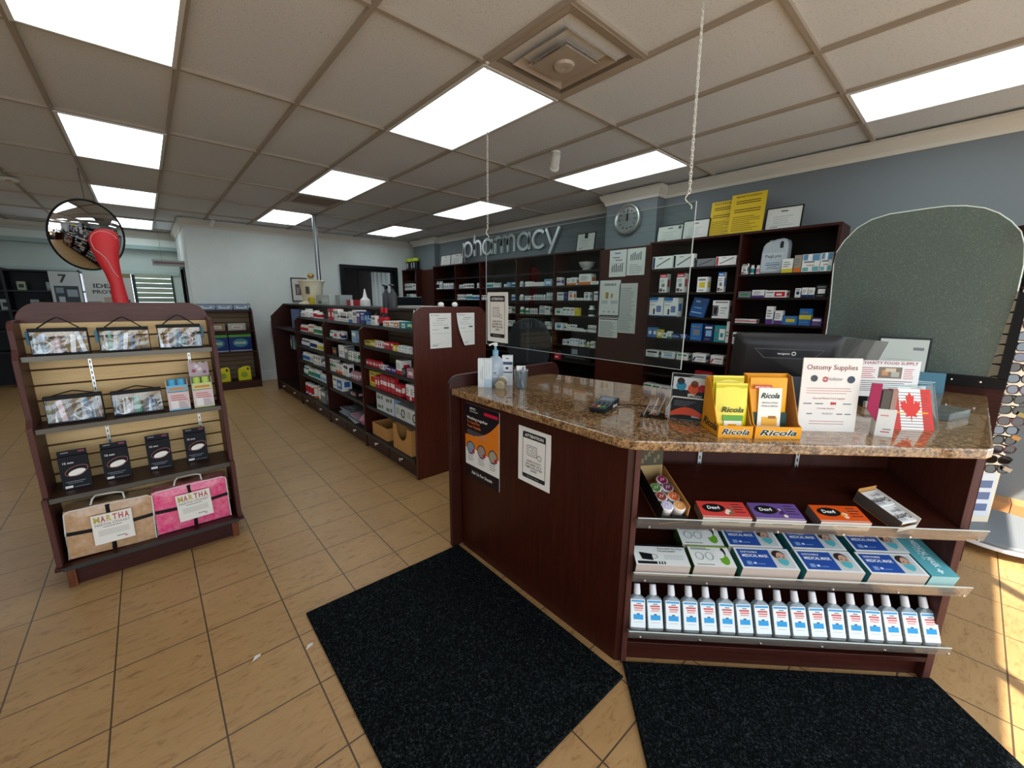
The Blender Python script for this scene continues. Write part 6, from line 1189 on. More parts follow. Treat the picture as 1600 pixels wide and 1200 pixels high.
b = MB(); b.gbox(0.062, 0.05, 0.175, M('#d4d6d8', 0.4), front=[(0, 0.70, 1, 0.80, M('#3f4c62')), (0, 0.42, 1, 0.46, M('#3f4c62')), (0.35, 0.55, 0.6, 0.62, BLACK), (0.35, 0.90, 0.65, 0.93, BLACK)]); o = b.build('bandage_carton', weld=True, **at45(1.575, 1.805)); tag(o, 'white carton with dark blue bands and hang tab beside the pump bottle', 'carton')
t = thing('ointment_tub', 'short tipped round tub with cream label between the cartons and the pen cup', 'tub', (1.475, 1.745, 1.028), (0, math.radians(68), math.radians(30)))
b = MB(); b.lathe([(0.026, -0.03), (0.028, -0.028), (0.028, 0.022), (0.026, 0.024)], M('#b9ae93', 0.4), 22); b.build('body', t, smooth=True)
b = MB(); b.lathe([(0.030, 0.022), (0.030, 0.036), (0.027, 0.038), (0.0001, 0.038)], M('#cfd0cc', 0.35), 22); b.build('lid', t, smooth=True)
b = MB(); b.lathe([(0.0286, -0.018), (0.0286, 0.012)], M('#8c7a5c', 0.5), 22); b.build('label', t)
t = thing('pen_cup', 'tapered clear pen cup on the granite', 'cup', (1.555, 1.665, 1.0))
b = MB(); b.lathe([(0.0001, 0.003), (0.030, 0.003), (0.040, 0.108), (0.041, 0.108), (0.031, 0.0), (0.0001, 0.0)], PLASTIC, 24); b.build('cup_wall', t, smooth=True)
b = MB(); b.tube([(0.0405*math.cos(q*PI/14), 0.0405*math.sin(q*PI/14), 0.108) for q in range(28)], 0.0012, ACRYLEDGE, 5, closed=True); b.build('rim', t, smooth=True)
for k, (dx, dy, c_, lab) in enumerate(((0.012, 0.006, '#3b3f86', 'violet blue marker pen leaning in the clear cup'), (-0.008, 0.01, '#c9c6c0', 'white pen leaning in the clear cup'), (0.0, -0.012, '#8f8ba0', 'greyish pen leaning in the clear cup'))):
    b = MB(); b.tube([(1.555-dx*1.2, 1.665-dy*1.2, 1.006), (1.555+dx*1.8, 1.665+dy*1.8, 1.128)], 0.0055, M(c_, 0.3), 10); o = b.build('pen', smooth=True); tag(o, lab, 'pen')
b = MB(); b.gbox(0.05, 0.018, 0.022, WHITE); o = b.build('eraser_block', loc=(1.557, 1.668, 1.108), rot=(0, 0, R45)); tag(o, 'small white block resting in the mouth of the pen cup', 'eraser')
# flag holder
t = thing('flag_leaflet', 'red and white maple leaf leaflet leaning in a clear holder', 'leaflet', (2.235, 0.092, 1.0), (math.radians(-20), 0, R45+math.radians(-4)))
w, h = 0.155, 0.165; RD = M('#cc2f22', 0.45); WH = M('#e2dcd6', 0.5)
b = MB(); b.grid((-w/2, 0, 0.0), (w, 0, 0), (0, 0, h), [(0, 0, 0.24, 1, RD), (0.76, 0, 1, 1, RD)]+[(0.05, 0.06+0.07*k, 0.95-0.03*(k % 3), 0.075+0.07*k, M('#5c4a48')) for k in range(13)]+[(0.05, 0.40, 0.9, 0.43, M('#e0a02c'))], WH); b.build('leaflet_sheet', t)
leaf = [(0, -0.42), (0.03, -0.22), (0.22, -0.25), (0.18, -0.16), (0.40, 0.04), (0.34, 0.08), (0.38, 0.20), (0.27, 0.18), (0.23, 0.24), (0.12, 0.12), (0.16, 0.38), (0.08, 0.34), (0, 0.48)]
lf = [(x*w*0.62, z*h*0.85) for x, z in leaf]; lf = lf+[(-x, z) for x, z in lf[::-1][1:-1]]
b = MB(); b.mesh([(x, -0.0008, h*0.52+z) for x, z in lf], [tuple(range(len(lf)))], RD); b.build('maple_leaf_print', t)
b = MB(); b.box(-w/2-0.006, w/2+0.016, 0.003, 0.005, 0, h+0.02, ACRYL); b.box(w/2+0.016, w/2+0.018, 0.0, 0.03, 0, h+0.02, LIPM); b.build('acrylic_holder', t)
# white leaflet box with booklets and pink card
t = thing('leaflet_box', 'white upright leaflet box with dark booklets and a magenta flap', 'leaflet box', (2.052, 0.168, 1.0), (0, 0, R45+math.radians(-20)))
b = MB(); b.gbox(0.055, 0.045, 0.105, M('#d9d7d1', 0.5), front=[(0.15, 0.75, 0.6, 0.8, M('#c98a84')), (0.4, 0.25, 0.85, 0.29, INK), (0.3, 0.15, 0.8, 0.19, M('#c04a44'))]); b.build('box', t, weld=True)
b = MB(); b.box(-0.022, 0.004, -0.018, 0.018, 0.10, 0.175, M('#5a544e', 0.5)); b.build('booklet', t)
b = MB(); b.box(0.006, 0.022, -0.018, 0.018, 0.10, 0.180, M('#a5847a', 0.5)); b.build('booklet', t)
b = MB(); b.prism([(-0.062, 0.10), (-0.028, 0.055), (-0.028, 0.20), (-0.060, 0.20)], -0.02, -0.016, 'y', M('#a01f50', 0.4)); b.build('magenta_flap', t)
# charity food supply sign
t = thing('charity_sign', 'white charity food supply sign with photograph, standing behind the maple leaf leaflet', 'sign', (2.62, 0.225, 1.0), (math.radians(-3), 0, math.radians(-52)))
w, h = 0.26, 0.175; z0_ = 0.052; R_ = M('#c0524c')
b = MB(); b.gbox(w, 0.003, h, M('#dedad6', 0.5), y0=0, z0=z0_, front=[(0.34, 0.52, 0.72, 0.83, M('#7d6a5a')), (0.40, 0.60, 0.5, 0.75, M('#c08a5c')), (0.55, 0.56, 0.68, 0.7, M('#a9a69a')), (0.45, 0.7, 0.62, 0.8, M('#c9b49a'))]+lines(0.04, 0.30, 0.52, 0.84, 6, R_, 0.35, 1)+lines(0.75, 0.96, 0.52, 0.82, 6, R_, 0.35, 1)+lines(0.04, 0.95, 0.16, 0.48, 6, M('#6a5a5c'), 0.35, 1)+[(0.80, 0.03, 0.83, 0.12, RD), (0.87, 0.03, 0.91, 0.12, RD), (0.95, 0.03, 0.98, 0.12, RD)]); b.build('board', t, weld=True)
txt('CHARITY FOOD SUPPLY', 0.014, M('#a54a44'), t, (0, -0.001, z0_+h*0.90), w=w*0.92, bold=0.01)
b = MB(); b.box(-w*0.30, w*0.42, -0.01, 0.09, 0, 0.052, M('#3e4042', 0.4)); b.build('desk_organizer', t)
b = MB(); b.box(-w*0.36, w*0.40, -0.03, -0.012, 0, 0.03, M('#b9b4a8', 0.5)); b.build('base_block', t)
# things further back on the counter
t = thing('framed_notice', 'black framed certificate standing on the counter before the dusty screen', 'frame', (3.27, 0.24, 1.0), (math.radians(-4), 0, math.radians(-75)))
b = MB(); b.box(-0.115, 0.115, -0.003, 0.006, 0.0, 0.305, BLACK); b.build('backing', t)
b = MB(); b.grid((-0.105, -0.004, 0.012), (0.21, 0, 0), (0, 0, 0.282), [(0.7, 0.78, 0.92, 0.84, INK), (0.05, 0.86, 0.09, 0.92, BLACK)]+lines(0.2, 0.8, 0.2, 0.65, 6, M('#a9aca6'), 0.2, 1), M('#b9beb6', 0.3)); b.build('paper', t)
b = MB(); b.gbox(0.20, 0.004, 0.115, M('#3a6a7c', 0.3), front=[(0.2, 0.5, 0.8, 0.54, M('#b9ccd0')), (0.25, 0.42, 0.75, 0.45, M('#b9ccd0')), (0.35, 0.05, 0.62, 0.3, M('#dfe6e6'))]); o = b.build('teal_leaflet', weld=True, loc=(3.27, 0.14, 1.0), rot=(math.radians(-8), 0, math.radians(-70))); tag(o, 'teal blue card propped up behind the charity sign', 'card')
t = thing('clear_tray', 'shallow clear plastic tray behind the maple leaf leaflet', 'tray', (2.62, 0.03, 1.0), (0, 0, -0.3))
b = MB(); b.box(-0.10, 0.10, -0.06, 0.06, 0, 0.004, PLASTIC)
for q in ((-0.10, -0.097, -0.06, 0.06), (0.097, 0.10, -0.06, 0.06), (-0.10, 0.10, -0.06, -0.057), (-0.10, 0.10, 0.057, 0.06)): b.box(*q, 0.004, 0.035, PLASTIC)
b.build('tray_shell', t)
for k in range(3):
    b = MB(); b.box(-0.11, 0.11, -0.0015, 0.0015, 0, 0.46, M(('#b7b7b3', '#d9d7d0', '#8a8d8a')[k], 0.6)); o = b.build('leaning_folder', loc=(2.95+0.06*k, 0.47+0.06*k, 0.86), rot=(math.radians(-20), 0, math.radians(-135))); tag(o, ('light grey', 'white', 'darker grey')[k]+' folder leaning beside the monitor', 'folder')
# monitor seen from behind
t = thing('computer_monitor', 'black computer monitor seen from behind, facing away across the counter', 'monitor', (2.66, 0.68, 0.86), (0, 0, math.radians(-58)))
w, h = 0.525, 0.34; MK = M('#2a2828', 0.35)
T = Matrix.Translation((0, 0, 0.13)) @ Matrix.Rotation(math.radians(9), 4, 'X')
b = MB(); V = []
def rrect(w_, z0_, z1_, r, y): return [(x, y, z) for x, z in arc(w_/2-r, z0_+r, r, -PI/2, 0, 4)+arc(w_/2-r, z1_-r, r, 0, PI/2, 4)+arc(-w_/2+r, z1_-r, r, PI/2, PI, 4)+arc(-w_/2+r, z0_+r, r, PI, 1.5*PI, 4)]
rings = [rrect(w, 0, h, 0.02, 0.03), rrect(w, 0, h, 0.02, 0.0), rrect(w*0.96, 0.01, h-0.012, 0.03, -0.012), rrect(w*0.80, 0.03, h-0.05, 0.03, -0.03)]
V = [tuple(T @ Vector(p)) for r in rings for p in r]; n = len(rings[0]); F = [tuple(range(n)), tuple(3*n+i for i in range(n-1, -1, -1))]
for j in range(3):
    for i in range(n): F.append((j*n+i, (j+1)*n+i, (j+1)*n+(i+1) % n, j*n+(i+1) % n))
b.mesh(V, F, MK); b.build('back_shell', t, smooth=True)
b = MB(); zt = h*0.62; P = [(-0.17, zt+0.055), (0.17, zt+0.055), (0.125, zt), (-0.115, zt)]
o_, i_ = P, [(-0.162, zt+0.050), (0.162, zt+0.050), (0.120, zt+0.005), (-0.110, zt+0.005)]
b.mesh([tuple(T @ Vector((x, -0.031, z))) for x, z in o_+i_], [(k, (k+1) % 4, 4+(k+1) % 4, 4+k) for k in range(4)], M('#55565a', 0.3)); b.build('recess_edge', t)
for k in range(5):
    for sg in (-1, 1): b = MB(); b.box(min(sg*0.04, sg*0.12), max(sg*0.04, sg*0.12), -0.0315, -0.0305, zt+0.010+0.009*k, zt+0.013+0.009*k, M('#0c0c0d')); o = b.build('vent_slot', t); o.matrix_basis = T
o = txt('tangent', 0.010, M('#e8e6e2'), t, (0, 0, 0), w=0.06, bold=0.02); o.matrix_basis = T @ Matrix.Translation((-0.022, -0.032, zt+0.024)) @ Matrix.Rotation(PI/2, 4, 'X')
b = MB(); b.tube([tuple(T @ Vector((0.026+0.009*math.cos(a*PI/8), -0.033, zt+0.030+0.009*math.sin(a*PI/8)))) for a in range(16)], 0.0022, M('#e8e6e2'), 5, closed=True); b.build('ring_logo', t)
b = MB(); b.box(-0.10, 0.10, -0.055, -0.02, 0.06, 0.235, M('#4b5156', 0.35)); b.box(-0.06, 0.06, -0.075, -0.03, 0.0, 0.12, M('#4b5156', 0.35)); b.build('stand_neck', t, bevel=0.004)
b = MB(); b.box(-0.12, 0.12, -0.11, 0.10, -0.0, 0.015, M('#33373b', 0.4)); b.build('stand_foot', t, bevel=0.004)
b = MB(); b.box(2.42, 3.40, 0.38, 1.15, 0.82, 0.86, WOODX); b.box(3.36, 3.40, 0.38, 1.15, 0, 0.82, WOODX); b.box(2.42, 2.46, 0.38, 1.15, 0, 0.82, WOODX); o = b.build('rear_desk', bevel=0.002); tag(o, 'lower dark work desk behind the granite counter carrying the monitor', 'desk')
t = thing('receipt_printer', 'grey domed receipt printer behind the brochure stand', 'printer', (2.56, 1.04, 0.86), (0, 0, math.radians(-55)))
b = MB(); P = [(-0.10, 0), (0.10, 0), (0.10, 0.14)]+arc(0.0, 0.14, 0.10, 0, PI, 10)[1:-1]+[(-0.10, 0.14)]; P = [(x, z if z <= 0.14 else 0.14+(z-0.14)*0.45) for x, z in P]
b.prism(P, -0.08, 0.08, 'y', M('#6f7475', 0.35)); b.build('housing', t, bevel=0.006)
b = MB(); b.box(-0.06, 0.06, -0.084, -0.08, 0.09, 0.11, BLACK); b.build('paper_slot', t)
b = MB(); b.gbox(0.17, 0.06, 0.10, M('#9c1f2c', 0.4), front=[(0.25, 0.3, 0.7, 0.42, M('#d8a8a8')), (0, 0, 1, 0.18, M('#77706a'))]); o = b.build('red_carton', weld=True, loc=(4.24, 1.76, SL[5]), rot=(0, 0, -PI/2)); tag(o, 'long dark red carton low on the shelf beside the monitor', 'carton')
# ================= mats =================
def mat_(pts, label):
    P = pts; b = MB(); b.prism(P, 0.0005, 0.012, 'z', CARPET); o = b.build('entrance_mat', bevel=0.004); tag(o, label, 'mat')
mat_([(0.394, 0.36), (1.262, 0.36), (1.262, 1.905), (0.394, 1.915)][0:0]+[(0.384, 0.72), (1.258, 0.715), (1.268, 1.905), (0.394, 1.918)], 'black floor mat in front of the closed counter panel, beside the tiled aisle')
mat_([(1.01, 0.455), (1.315, 0.758), (2.19, -0.112), (1.88, -0.425)], 'black floor mat set at an angle below the sanitizer shelves')
# ================= goods on the slatwall rack =================
def cheapbag(xc, yf, z, w, h, lab, teal, seed, strap_up=True):
    t = thing('travel_kit', lab, 'travel kit', (xc, yf, z), (math.radians(-5), 0, 0), 'clear travel kits on the slatwall rack')
    rr_ = random.Random(seed); d = 0.05
    P = [(-w/2, 0.006), (w/2*1.02, 0.006), (w/2*0.97, h), (-w/2*1.02, h)]
    b = MB(); b.box(-w/2*1.02, w/2, -d/2, d/2, h*0.86, h, M('#121214', 0.6)); b.build('zip_band', t, bevel=0.003)
    b = MB(); b.box(-w/2, w/2, -d/2, d/2, 0, 0.008, M('#121214', 0.6)); b.box(-w/2, -w/2+0.004, -d/2, d/2, 0.008, h*0.86, M('#121214', 0.6)); b.box(w/2-0.004, w/2, -d/2, d/2, 0.008, h*0.86, M('#121214', 0.6)); b.build('piping', t)
    b = MB(); pts = []
    for k in range(13):
        a = k/12; pts.append((-w*0.36+w*0.72*a, -0.004 if not strap_up else 0, h+(0.055 if strap_up else 0.02)*(1-abs(2*a-1)**1.2)))
    b.tube(pts, 0.0035, M('#161618', 0.6), 6); b.build('strap', t, smooth=True)
    cols = ['#3e6f96', '#a9c3d4', '#d8dcdf', '#8f9aa2', '#1d2126', '#54799a', '#c9ced2', '#3c8a74', '#b9a0a4', '#e4e4e2', '#6d7f94']
    x = -w/2+0.008
    while x < w/2-0.02:
        ww = rr_.uniform(0.010, 0.026); hh = rr_.uniform(h*0.5, h*0.80); cm = M(rr_.choice(cols), 0.25); k = rr_.random()
        b = MB()
        if k < 0.45: b.lathe([(ww/2, 0), (ww/2, hh*0.75), (ww*0.25, hh*0.82), (ww*0.25, hh)], cm, 10); o = b.build('toiletry_bottle', t, loc=(x+ww/2, rr_.uniform(-0.006, 0.004), 0.009), rot=(0, rr_.uniform(-0.15, 0.15), 0), smooth=True)
        elif k < 0.75: b.box(0, ww, -0.004, 0.004, 0, hh, cm); o = b.build('toiletry_sachet', t, loc=(x, -0.012, 0.009), rot=(0, rr_.uniform(-0.2, 0.2), 0))
        else: b.tube([(ww*0.5, 0, 0.0), (0.0, 0, hh*0.3), (ww*0.7, 0, hh*0.65), (ww*0.3, 0, hh)], 0.003, cm, 6); o = b.build('toothbrush', t, loc=(x, -0.010, 0.010), smooth=True)
        x += ww*0.85
    b = MB(); cx = -w*0.30 if seed % 2 else w*0.12; r = h*0.22; b.tube([(cx+r*math.cos(q*PI/10), -0.020, h*0.30+r*math.sin(q*PI/10)) for q in range(20)], 0.0035, M('#cfd4d6', 0.3), 6, closed=True); b.build('coiled_cord', t, smooth=True)
    nx, nz = 8, 5; V = []
    for j in range(nz+1):
        for i in range(nx+1): V.append((-w/2+0.003+(w-0.006)*i/nx, -d/2-0.001+rr_.uniform(-0.003, 0.003), 0.008+(h*0.86-0.008)*j/nz))
    F = [(j*(nx+1)+i, j*(nx+1)+i+1, (j+1)*(nx+1)+i+1, (j+1)*(nx+1)+i) for j in range(nz) for i in range(nx)]
    b = MB(); b.mesh(V, F, FILM); b.build('clear_front', t)
    if teal: b = MB(); xx = -w/2-0.014 if teal < 0 else w/2-0.004; b.box(xx, xx+0.018, 0.0, 0.01, h*0.42, h*0.92, M('#4c87a0', 0.5)); b.build('price_tag', t, bevel=0.003)
cheapbag(-0.345, 3.10, 1.201, 0.205, 0.135, 'clear travel kit with blue bottles, leftmost on the top rack shelf', -1, 1)
cheapbag(-0.103, 3.10, 1.201, 0.205, 0.132, 'clear travel kit holding a white round cord, middle of the top rack shelf', -1, 3)
cheapbag(0.135, 3.10, 1.201, 0.200, 0.140, 'clear travel kit, rightmost on the top rack shelf with teal tag at its right', 1, 4)
cheapbag(-0.340, 3.08, 0.846, 0.210, 0.145, 'clear travel kit lying lower on the second rack shelf, leftmost there', 0, 6, False)
cheapbag(-0.095, 3.08, 0.846, 0.210, 0.138, 'clear travel kit with green and white items beside the blue roller tray', 0, 7, False)
def tray(xc, yf, z, w, h, col, lab, header, hc):
    t = thing('roller_tray', lab, 'display tray', (xc, yf, z), (0, 0, 0))
    b = MB(); R = [(0.12, 0.10, 0.45, 0.55, M('#dcd6d2'))]+lines(0.15, 0.9, 0.55, 0.9, 3, M('#b85c60'), 0.4, 1)+lines(0.5, 0.9, 0.1, 0.5, 4, M('#7c8a94'), 0.35, 1)+[(0, 0, 1, 0.07, M(hc))]
    b.gbox(w, 0.08, h*0.58, M('#cbb8b6', 0.5), y0=0, front=R); b.build('tray_box', t, weld=True)
    b = MB(); b.box(-w/2, -w/2+0.002, 0, 0.08, h*0.58, h*0.98, M('#cfc6c2')); b.box(w/2-0.002, w/2, 0, 0.08, h*0.58, h*0.98, M('#cfc6c2')); b.build('side_wings', t)
    b = MB(); b.grid((-w/2+0.003, 0.004, h*0.60), (w-0.006, 0, 0), (0, 0.004, h*0.20), [(0.1, 0.2, 0.9, 0.6, M('#c08040'))], M(hc, 0.5)); b.build('banner', t)
    for k in (-1, 1):
        b = MB(); b.lathe([(w*0.20, 0), (w*0.20, h*0.36), (w*0.16, h*0.40), (0.0001, h*0.41)], M(col, 0.35), 16, (k*w*0.22, 0.035, h*0.58)); b.build('roller_bottle', t, smooth=True)
    if header:
        b = MB(); n = 12; b.prism([(-w/2, h*0.9), (w/2, h*0.9)]+[(w/2-w*i/n, h*1.42+0.006*math.sin(i*1.7)) for i in range(n+1)], 0.078, 0.080, 'y', M('#b9a7ac', 0.5)); hd = b.build('header_card', t)
        for q, (x_, z_, c_) in enumerate(((-0.25, 1.15, '#a0506a'), (0.05, 1.2, '#e0d4d8'), (0.28, 1.1, '#8a6a78'), (-0.1, 1.3, '#d8d0d8'))):
            b = MB(); r = 0.011; b.mesh([(w*x_+r*math.cos(2*PI*a/10), 0.0774, h*z_+r*math.sin(2*PI*a/10)) for a in range(10)], [tuple(range(10))], M(c_)); b.build('blob_print', hd)
tray(0.082, 3.02, 0.846, 0.098, 0.185, '#4a9cc4', 'counter tray with two blue rollers on the second rack shelf', False, '#6aa9c8')
tray(0.198, 3.02, 0.846, 0.098, 0.185, '#a9bf5a', 'counter tray with green rollers and a scalloped header card', True, '#b9c487')
for k, (x0, x1, y) in enumerate(((-0.440, -0.330, 3.03), (-0.280, -0.178, 3.05), (-0.098, 0.008, 3.07), (0.080, 0.180, 3.09))):
    w, h = 0.108, 0.205; K = M('#0b0c13', 0.6)
    t = thing('lighted_glasses_box', 'black hanging box with white oval picture, %s on the third rack shelf' % ('leftmost', 'second from left', 'third from left', 'rightmost')[k], 'box', ((x0+x1)/2, y, 0.496), (math.radians(-4), 0, math.radians((2, 0, -2, -3)[k])), 'black hanging boxes')
    b = MB(); b.gbox(w, 0.04, h*0.86, K, y0=0, front=[(0.12, 0.22, 0.8, 0.235, M('#8a8d98')), (0.2, 0.17, 0.7, 0.182, M('#8a8d98')), (0.08, 0.04, 0.34, 0.11, M('#d6d2cc')), (0.4, 0.05, 0.9, 0.06, M('#8a8d98'))]); b.build('carton', t, weld=True)
    b = MB(); b.box(-w/2, w/2, 0.018, 0.021, h*0.86, h, K); b.box(-w*0.38, -w*0.12, 0.0175, 0.018, h*0.94, h*0.96, M('#9a9ca4')); b.box(w*0.2, w*0.42, 0.0175, 0.018, h*0.93, h*0.97, M('#8a3a5a')); b.build('hang_tab', t)
    n = 20; b = MB(); b.mesh([(w*0.06+w*0.30*math.cos(2*PI*q/n), -0.0007, h*0.42+h*0.085*math.sin(2*PI*q/n)+h*0.03*math.cos(2*PI*q/n)) for q in range(n)], [tuple(range(n))], M('#e6e1d8', 0.4)); b.build('oval_print', t)
    b = MB(); b.tube([(w*0.06+w*0.40*math.cos(2*PI*q/n), -0.0010, h*0.47+h*0.12*math.sin(2*PI*q/n)+h*0.05*math.cos(2*PI*q/n)) for q in range(n)], 0.0014, M('#a8685c', 0.3), 5, closed=True); b.build('ring_print', t)
    txt('12 mm', 0.010, M('#e8e6e0'), t, (-w*0.18, -0.0008, h*0.67), w=w*0.36, bold=0.02)
def blanket(x0, x1, y, z, h, d, col, lab, tilt, handle):
    w = x1-x0; t = thing('comforter_pack', lab, 'bedding pack', ((x0+x1)/2, y, z), (math.radians(-3), math.radians(tilt), 0), 'packed comforters on the bottom rack shelf')
    nx, nz = 12, 10; V = []; rr_ = random.Random(3)
    def bul(u, v): return 0.018*(math.sin(PI*u)*math.sin(PI*v))**0.5
    b = MB(); V = []; F = []
    ring = []
    secs = []
    for j in range(nz+1):
        v = j/nz; row_ = []
        for i in range(nx+1): u = i/nx; row_.append((-w/2+w*u, -bul(u, v)+rr_.uniform(-0.001, 0.001), h*v*(1-0.02*math.cos(u*6))))
        for i in range(nx+1): u = 1-i/nx; row_.append((-w/2+w*u, d+bul(u, v)*0.5-(0.03 if v > 0.95 else 0), h*v*(1-0.02*math.cos(u*6))))
        secs.append(row_)
    n = len(secs[0]); V = [p for r in secs for p in r]
    F = [(j*n+i, j*n+(i+1) % n, (j+1)*n+(i+1) % n, (j+1)*n+i) for j in range(nz) for i in range(n)]+[tuple(range(n-1, -1, -1)), tuple(nz*n+i for i in range(n))]
    s = NT('plush_'+col[1:]); v_ = s.mapping('Object', (1, 1, 1)); s.l(s.mix(s.ramp(s.noise(v_, 30, 3), [(0.3, 0.0), (0.7, 0.25)]), col, '#f0d8c8'), s.b.inputs['Base Color']); s.b.inputs['Roughness'].default_value = 0.8; s.b.inputs['Coat Weight'].default_value = 0.7; s.b.inputs['Coat Roughness'].default_value = 0.12
    s.bump(s.noise(v_, 14, 3, 0.5, 1.0), 0.5, 0.01)
    b.mesh(V, F, s.m); b.build('folded_comforter', t, smooth=True)
    WP = M('#d9d6cf', 0.4)
    b = MB(); b.tube([(-w/2, -0.002, 0.0), (-w/2-0.002, -0.003, h*0.5), (-w/2+0.001, -0.002, h*0.93), (-w/2+0.02, -0.002, h*0.98), (w/2-0.02, -0.002, h), (w/2, -0.002, h*0.95), (w/2, -0.003, h*0.5), (w/2, -0.002, 0.0)], 0.0032, WP, 6); b.build('white_piping', t, smooth=True)
    b = MB(); hx = handle; b.tube([(hx-0.055, 0.03, h*0.97), (hx-0.045, 0.028, h+0.028), (hx-0.03, 0.026, h+0.048), (hx+0.05, 0.026, h+0.045), (hx+0.075, 0.03, h+0.035), (hx+0.08, 0.03, h*0.97)], 0.0045, WP, 8); b.build('carry_handle', t, smooth=True)
    BK_ = M('#161616', 0.5)
    b = MB(); b.tube([(-w/2+0.004, -0.006, h*0.52), (-w*0.2, -0.020, h*0.52), (w*0.2, -0.020, h*0.54), (w/2-0.004, -0.006, h*0.56)], 0.010, BK_, 4); b.build('ribbon', t)
    b = MB(); b.tube([(0.0, -0.004, 0.004), (0.0, -0.020, h*0.3), (-0.005, -0.020, h*0.7), (-0.008, -0.004, h*0.98)], 0.010, BK_, 4); b.build('ribbon', t)
    lw, lh = w*0.46, h*0.62; lb = thing('x', 'x', 'x') if False else None
    b = MB(); b.grid((-lw/2, 0, -lh/2), (lw, 0, 0), (0, 0, lh), [(0.25, 0.55, 0.72, 0.575, M('#8a8480'))]+lines(0.12, 0.88, 0.28, 0.48, 5, M('#9a938e'), 0.3)+[(0.55, 0.14, 0.78, 0.17, INK), (0.74, 0.09, 0.82, 0.12, M('#b04a40'))], M('#dad6cc', 0.45)); lb = b.build('label', t, loc=(w*0.02, -0.034, h*0.52), rot=(0, math.radians(-2), 0))
    for q, (ch, cc) in enumerate(zip('MARTHA', ('#b9a04a', '#b04a5a', '#b9a04a', '#b0623a', '#b04a5a', '#b04a3a'))): txt(ch, lh*0.20, M(cc), lb, (-lw*0.37+lw*0.148*q, -0.0008, lh*0.24), w=lw*(0.115 if ch != 'M' else 0.15), bold=0.03)
    txt('MARTHA STEWART', lh*0.085, M('#57544e'), lb, (0, -0.0008, lh*0.11), w=lw*0.86)
blanket(-0.462, -0.118, 2.955, 0.134, 0.265, 0.16, '#a97f4e', 'tan folded comforter in a clear carrying pack', 2.5, -0.02)
blanket(-0.108, 0.245, 2.965, 0.134, 0.265, 0.15, '#d81c6e', 'hot pink folded comforter in a clear carrying pack', 0, -0.02)
# red foot form on the rack top
t = thing('compression_sock_form', 'red sock on a foot display form standing on top of the slatwall rack', 'display form', (-0.098, 3.232, 1.463), (0, 0, 0))
sec = [(0, 0.034, 0.030, 0.002), (0.03, 0.034, 0.030, 0), (0.10, 0.030, 0.028, -0.002), (0.16, 0.034, 0.030, -0.010), (0.22, 0.044, 0.034, -0.020), (0.28, 0.055, 0.034, -0.024), (0.33, 0.062, 0.032, -0.022), (0.365, 0.056, 0.028, -0.018), (0.388, 0.036, 0.020, -0.012), (0.396, 0.012, 0.008, -0.010)]
b = MB(); n = 24; V = [(cx+rx*math.cos(2*PI*i/n), ry*math.sin(2*PI*i/n), z) for z, rx, ry, cx in sec for i in range(n)]
F = [(j*n+i, j*n+(i+1) % n, (j+1)*n+(i+1) % n, (j+1)*n+i) for j in range(len(sec)-1) for i in range(n)]+[tuple(range(n-1, -1, -1)), tuple((len(sec)-1)*n+i for i in range(n))]
s = NT('red_knit'); v_ = s.mapping('Object', (1, 1, 1)); s.b.inputs['Base Color'].default_value = rgb('#b3141c'); s.b.inputs['Roughness'].default_value = 0.55; s.bump(s.noise(v_, 300, 2), 0.3, 0.002)
b.mesh(V, F, s.m); b.build('sock', t, smooth=True)
b = MB(); pts = []
for k in range(24):
    u = k/23
    if u < 0.5: a = PI*0.12+(PI*1.0)*(u/0.5); x, z = -0.020+0.054*math.cos(a), 0.325+0.055*math.sin(a)
    else: q = (u-0.5)/0.5; x, z = -0.072+0.095*q+0.012*math.sin(q*5), 0.29-0.15*q
    # lies on the sock surface
    zz = max(0.02, min(0.39, z)); j = max(i for i in range(len(sec)-1) if sec[i][0] <= zz); f = (zz-sec[j][0])/(sec[j+1][0]-sec[j][0]); rx = sec[j][1]*(1-f)+sec[j+1][1]*f; ry = sec[j][2]*(1-f)+sec[j+1][2]*f; cx = sec[j][3]*(1-f)+sec[j+1][3]*f
    dx = max(-0.98, min(0.98, (x-cx)/rx)); pts.append((cx+dx*rx, -ry*math.sqrt(1-dx*dx)-0.0005, zz))
b.tube(pts, 0.0022, M('#b98a86', 0.5), 6); b.build('seam_stripe', t, smooth=True)
b = MB(); b.tube([(0.002+0.0345*math.cos(2*PI*q/20), 0.0305*math.sin(2*PI*q/20), 0.035) for q in range(20)], 0.0012, M('#8d5a58'), 5, closed=True); b.build('cuff_seam', t)
# ================= goods on the distant rack =================
for k in range(3):
    b = MB(); b.gbox(0.215, 0.12, 0.105, M('#8fa0b4', 0.4), front=[(0, 0, 1, 0.15, M('#3a4a5c')), (0.15, 0.3, 0.85, 0.7, M('#c4ccd2')), (0.3, 0.55, 0.7, 0.68, M('#4f6f8f'))]); o = b.build('tissue_pack', weld=True, loc=(0.745+0.237*k, 8.31, 1.30)); tag(o, 'blue grey tissue pack on the top of the distant rack, '+('first', 'second', 'third')[k]+' from the left', 'pack', 'tissue packs on the distant rack')
for k, c_ in enumerate(('#8a745a', '#a9a59c')):
    b = MB(); b.gbox(0.25, 0.14, 0.115, M(c_, 0.4), front=[(0.2, 0.25, 0.8, 0.7, M('#c9c0ae')), (0.3, 0.4, 0.7, 0.5, M('#5c5348'))]); o = b.build('tissue_pack', weld=True, loc=(0.83+0.29*k, 8.30, 0.97)); tag(o, ('brown' if k == 0 else 'grey')+' wrapped pack on the second shelf of the distant rack', 'pack', 'wrapped packs')
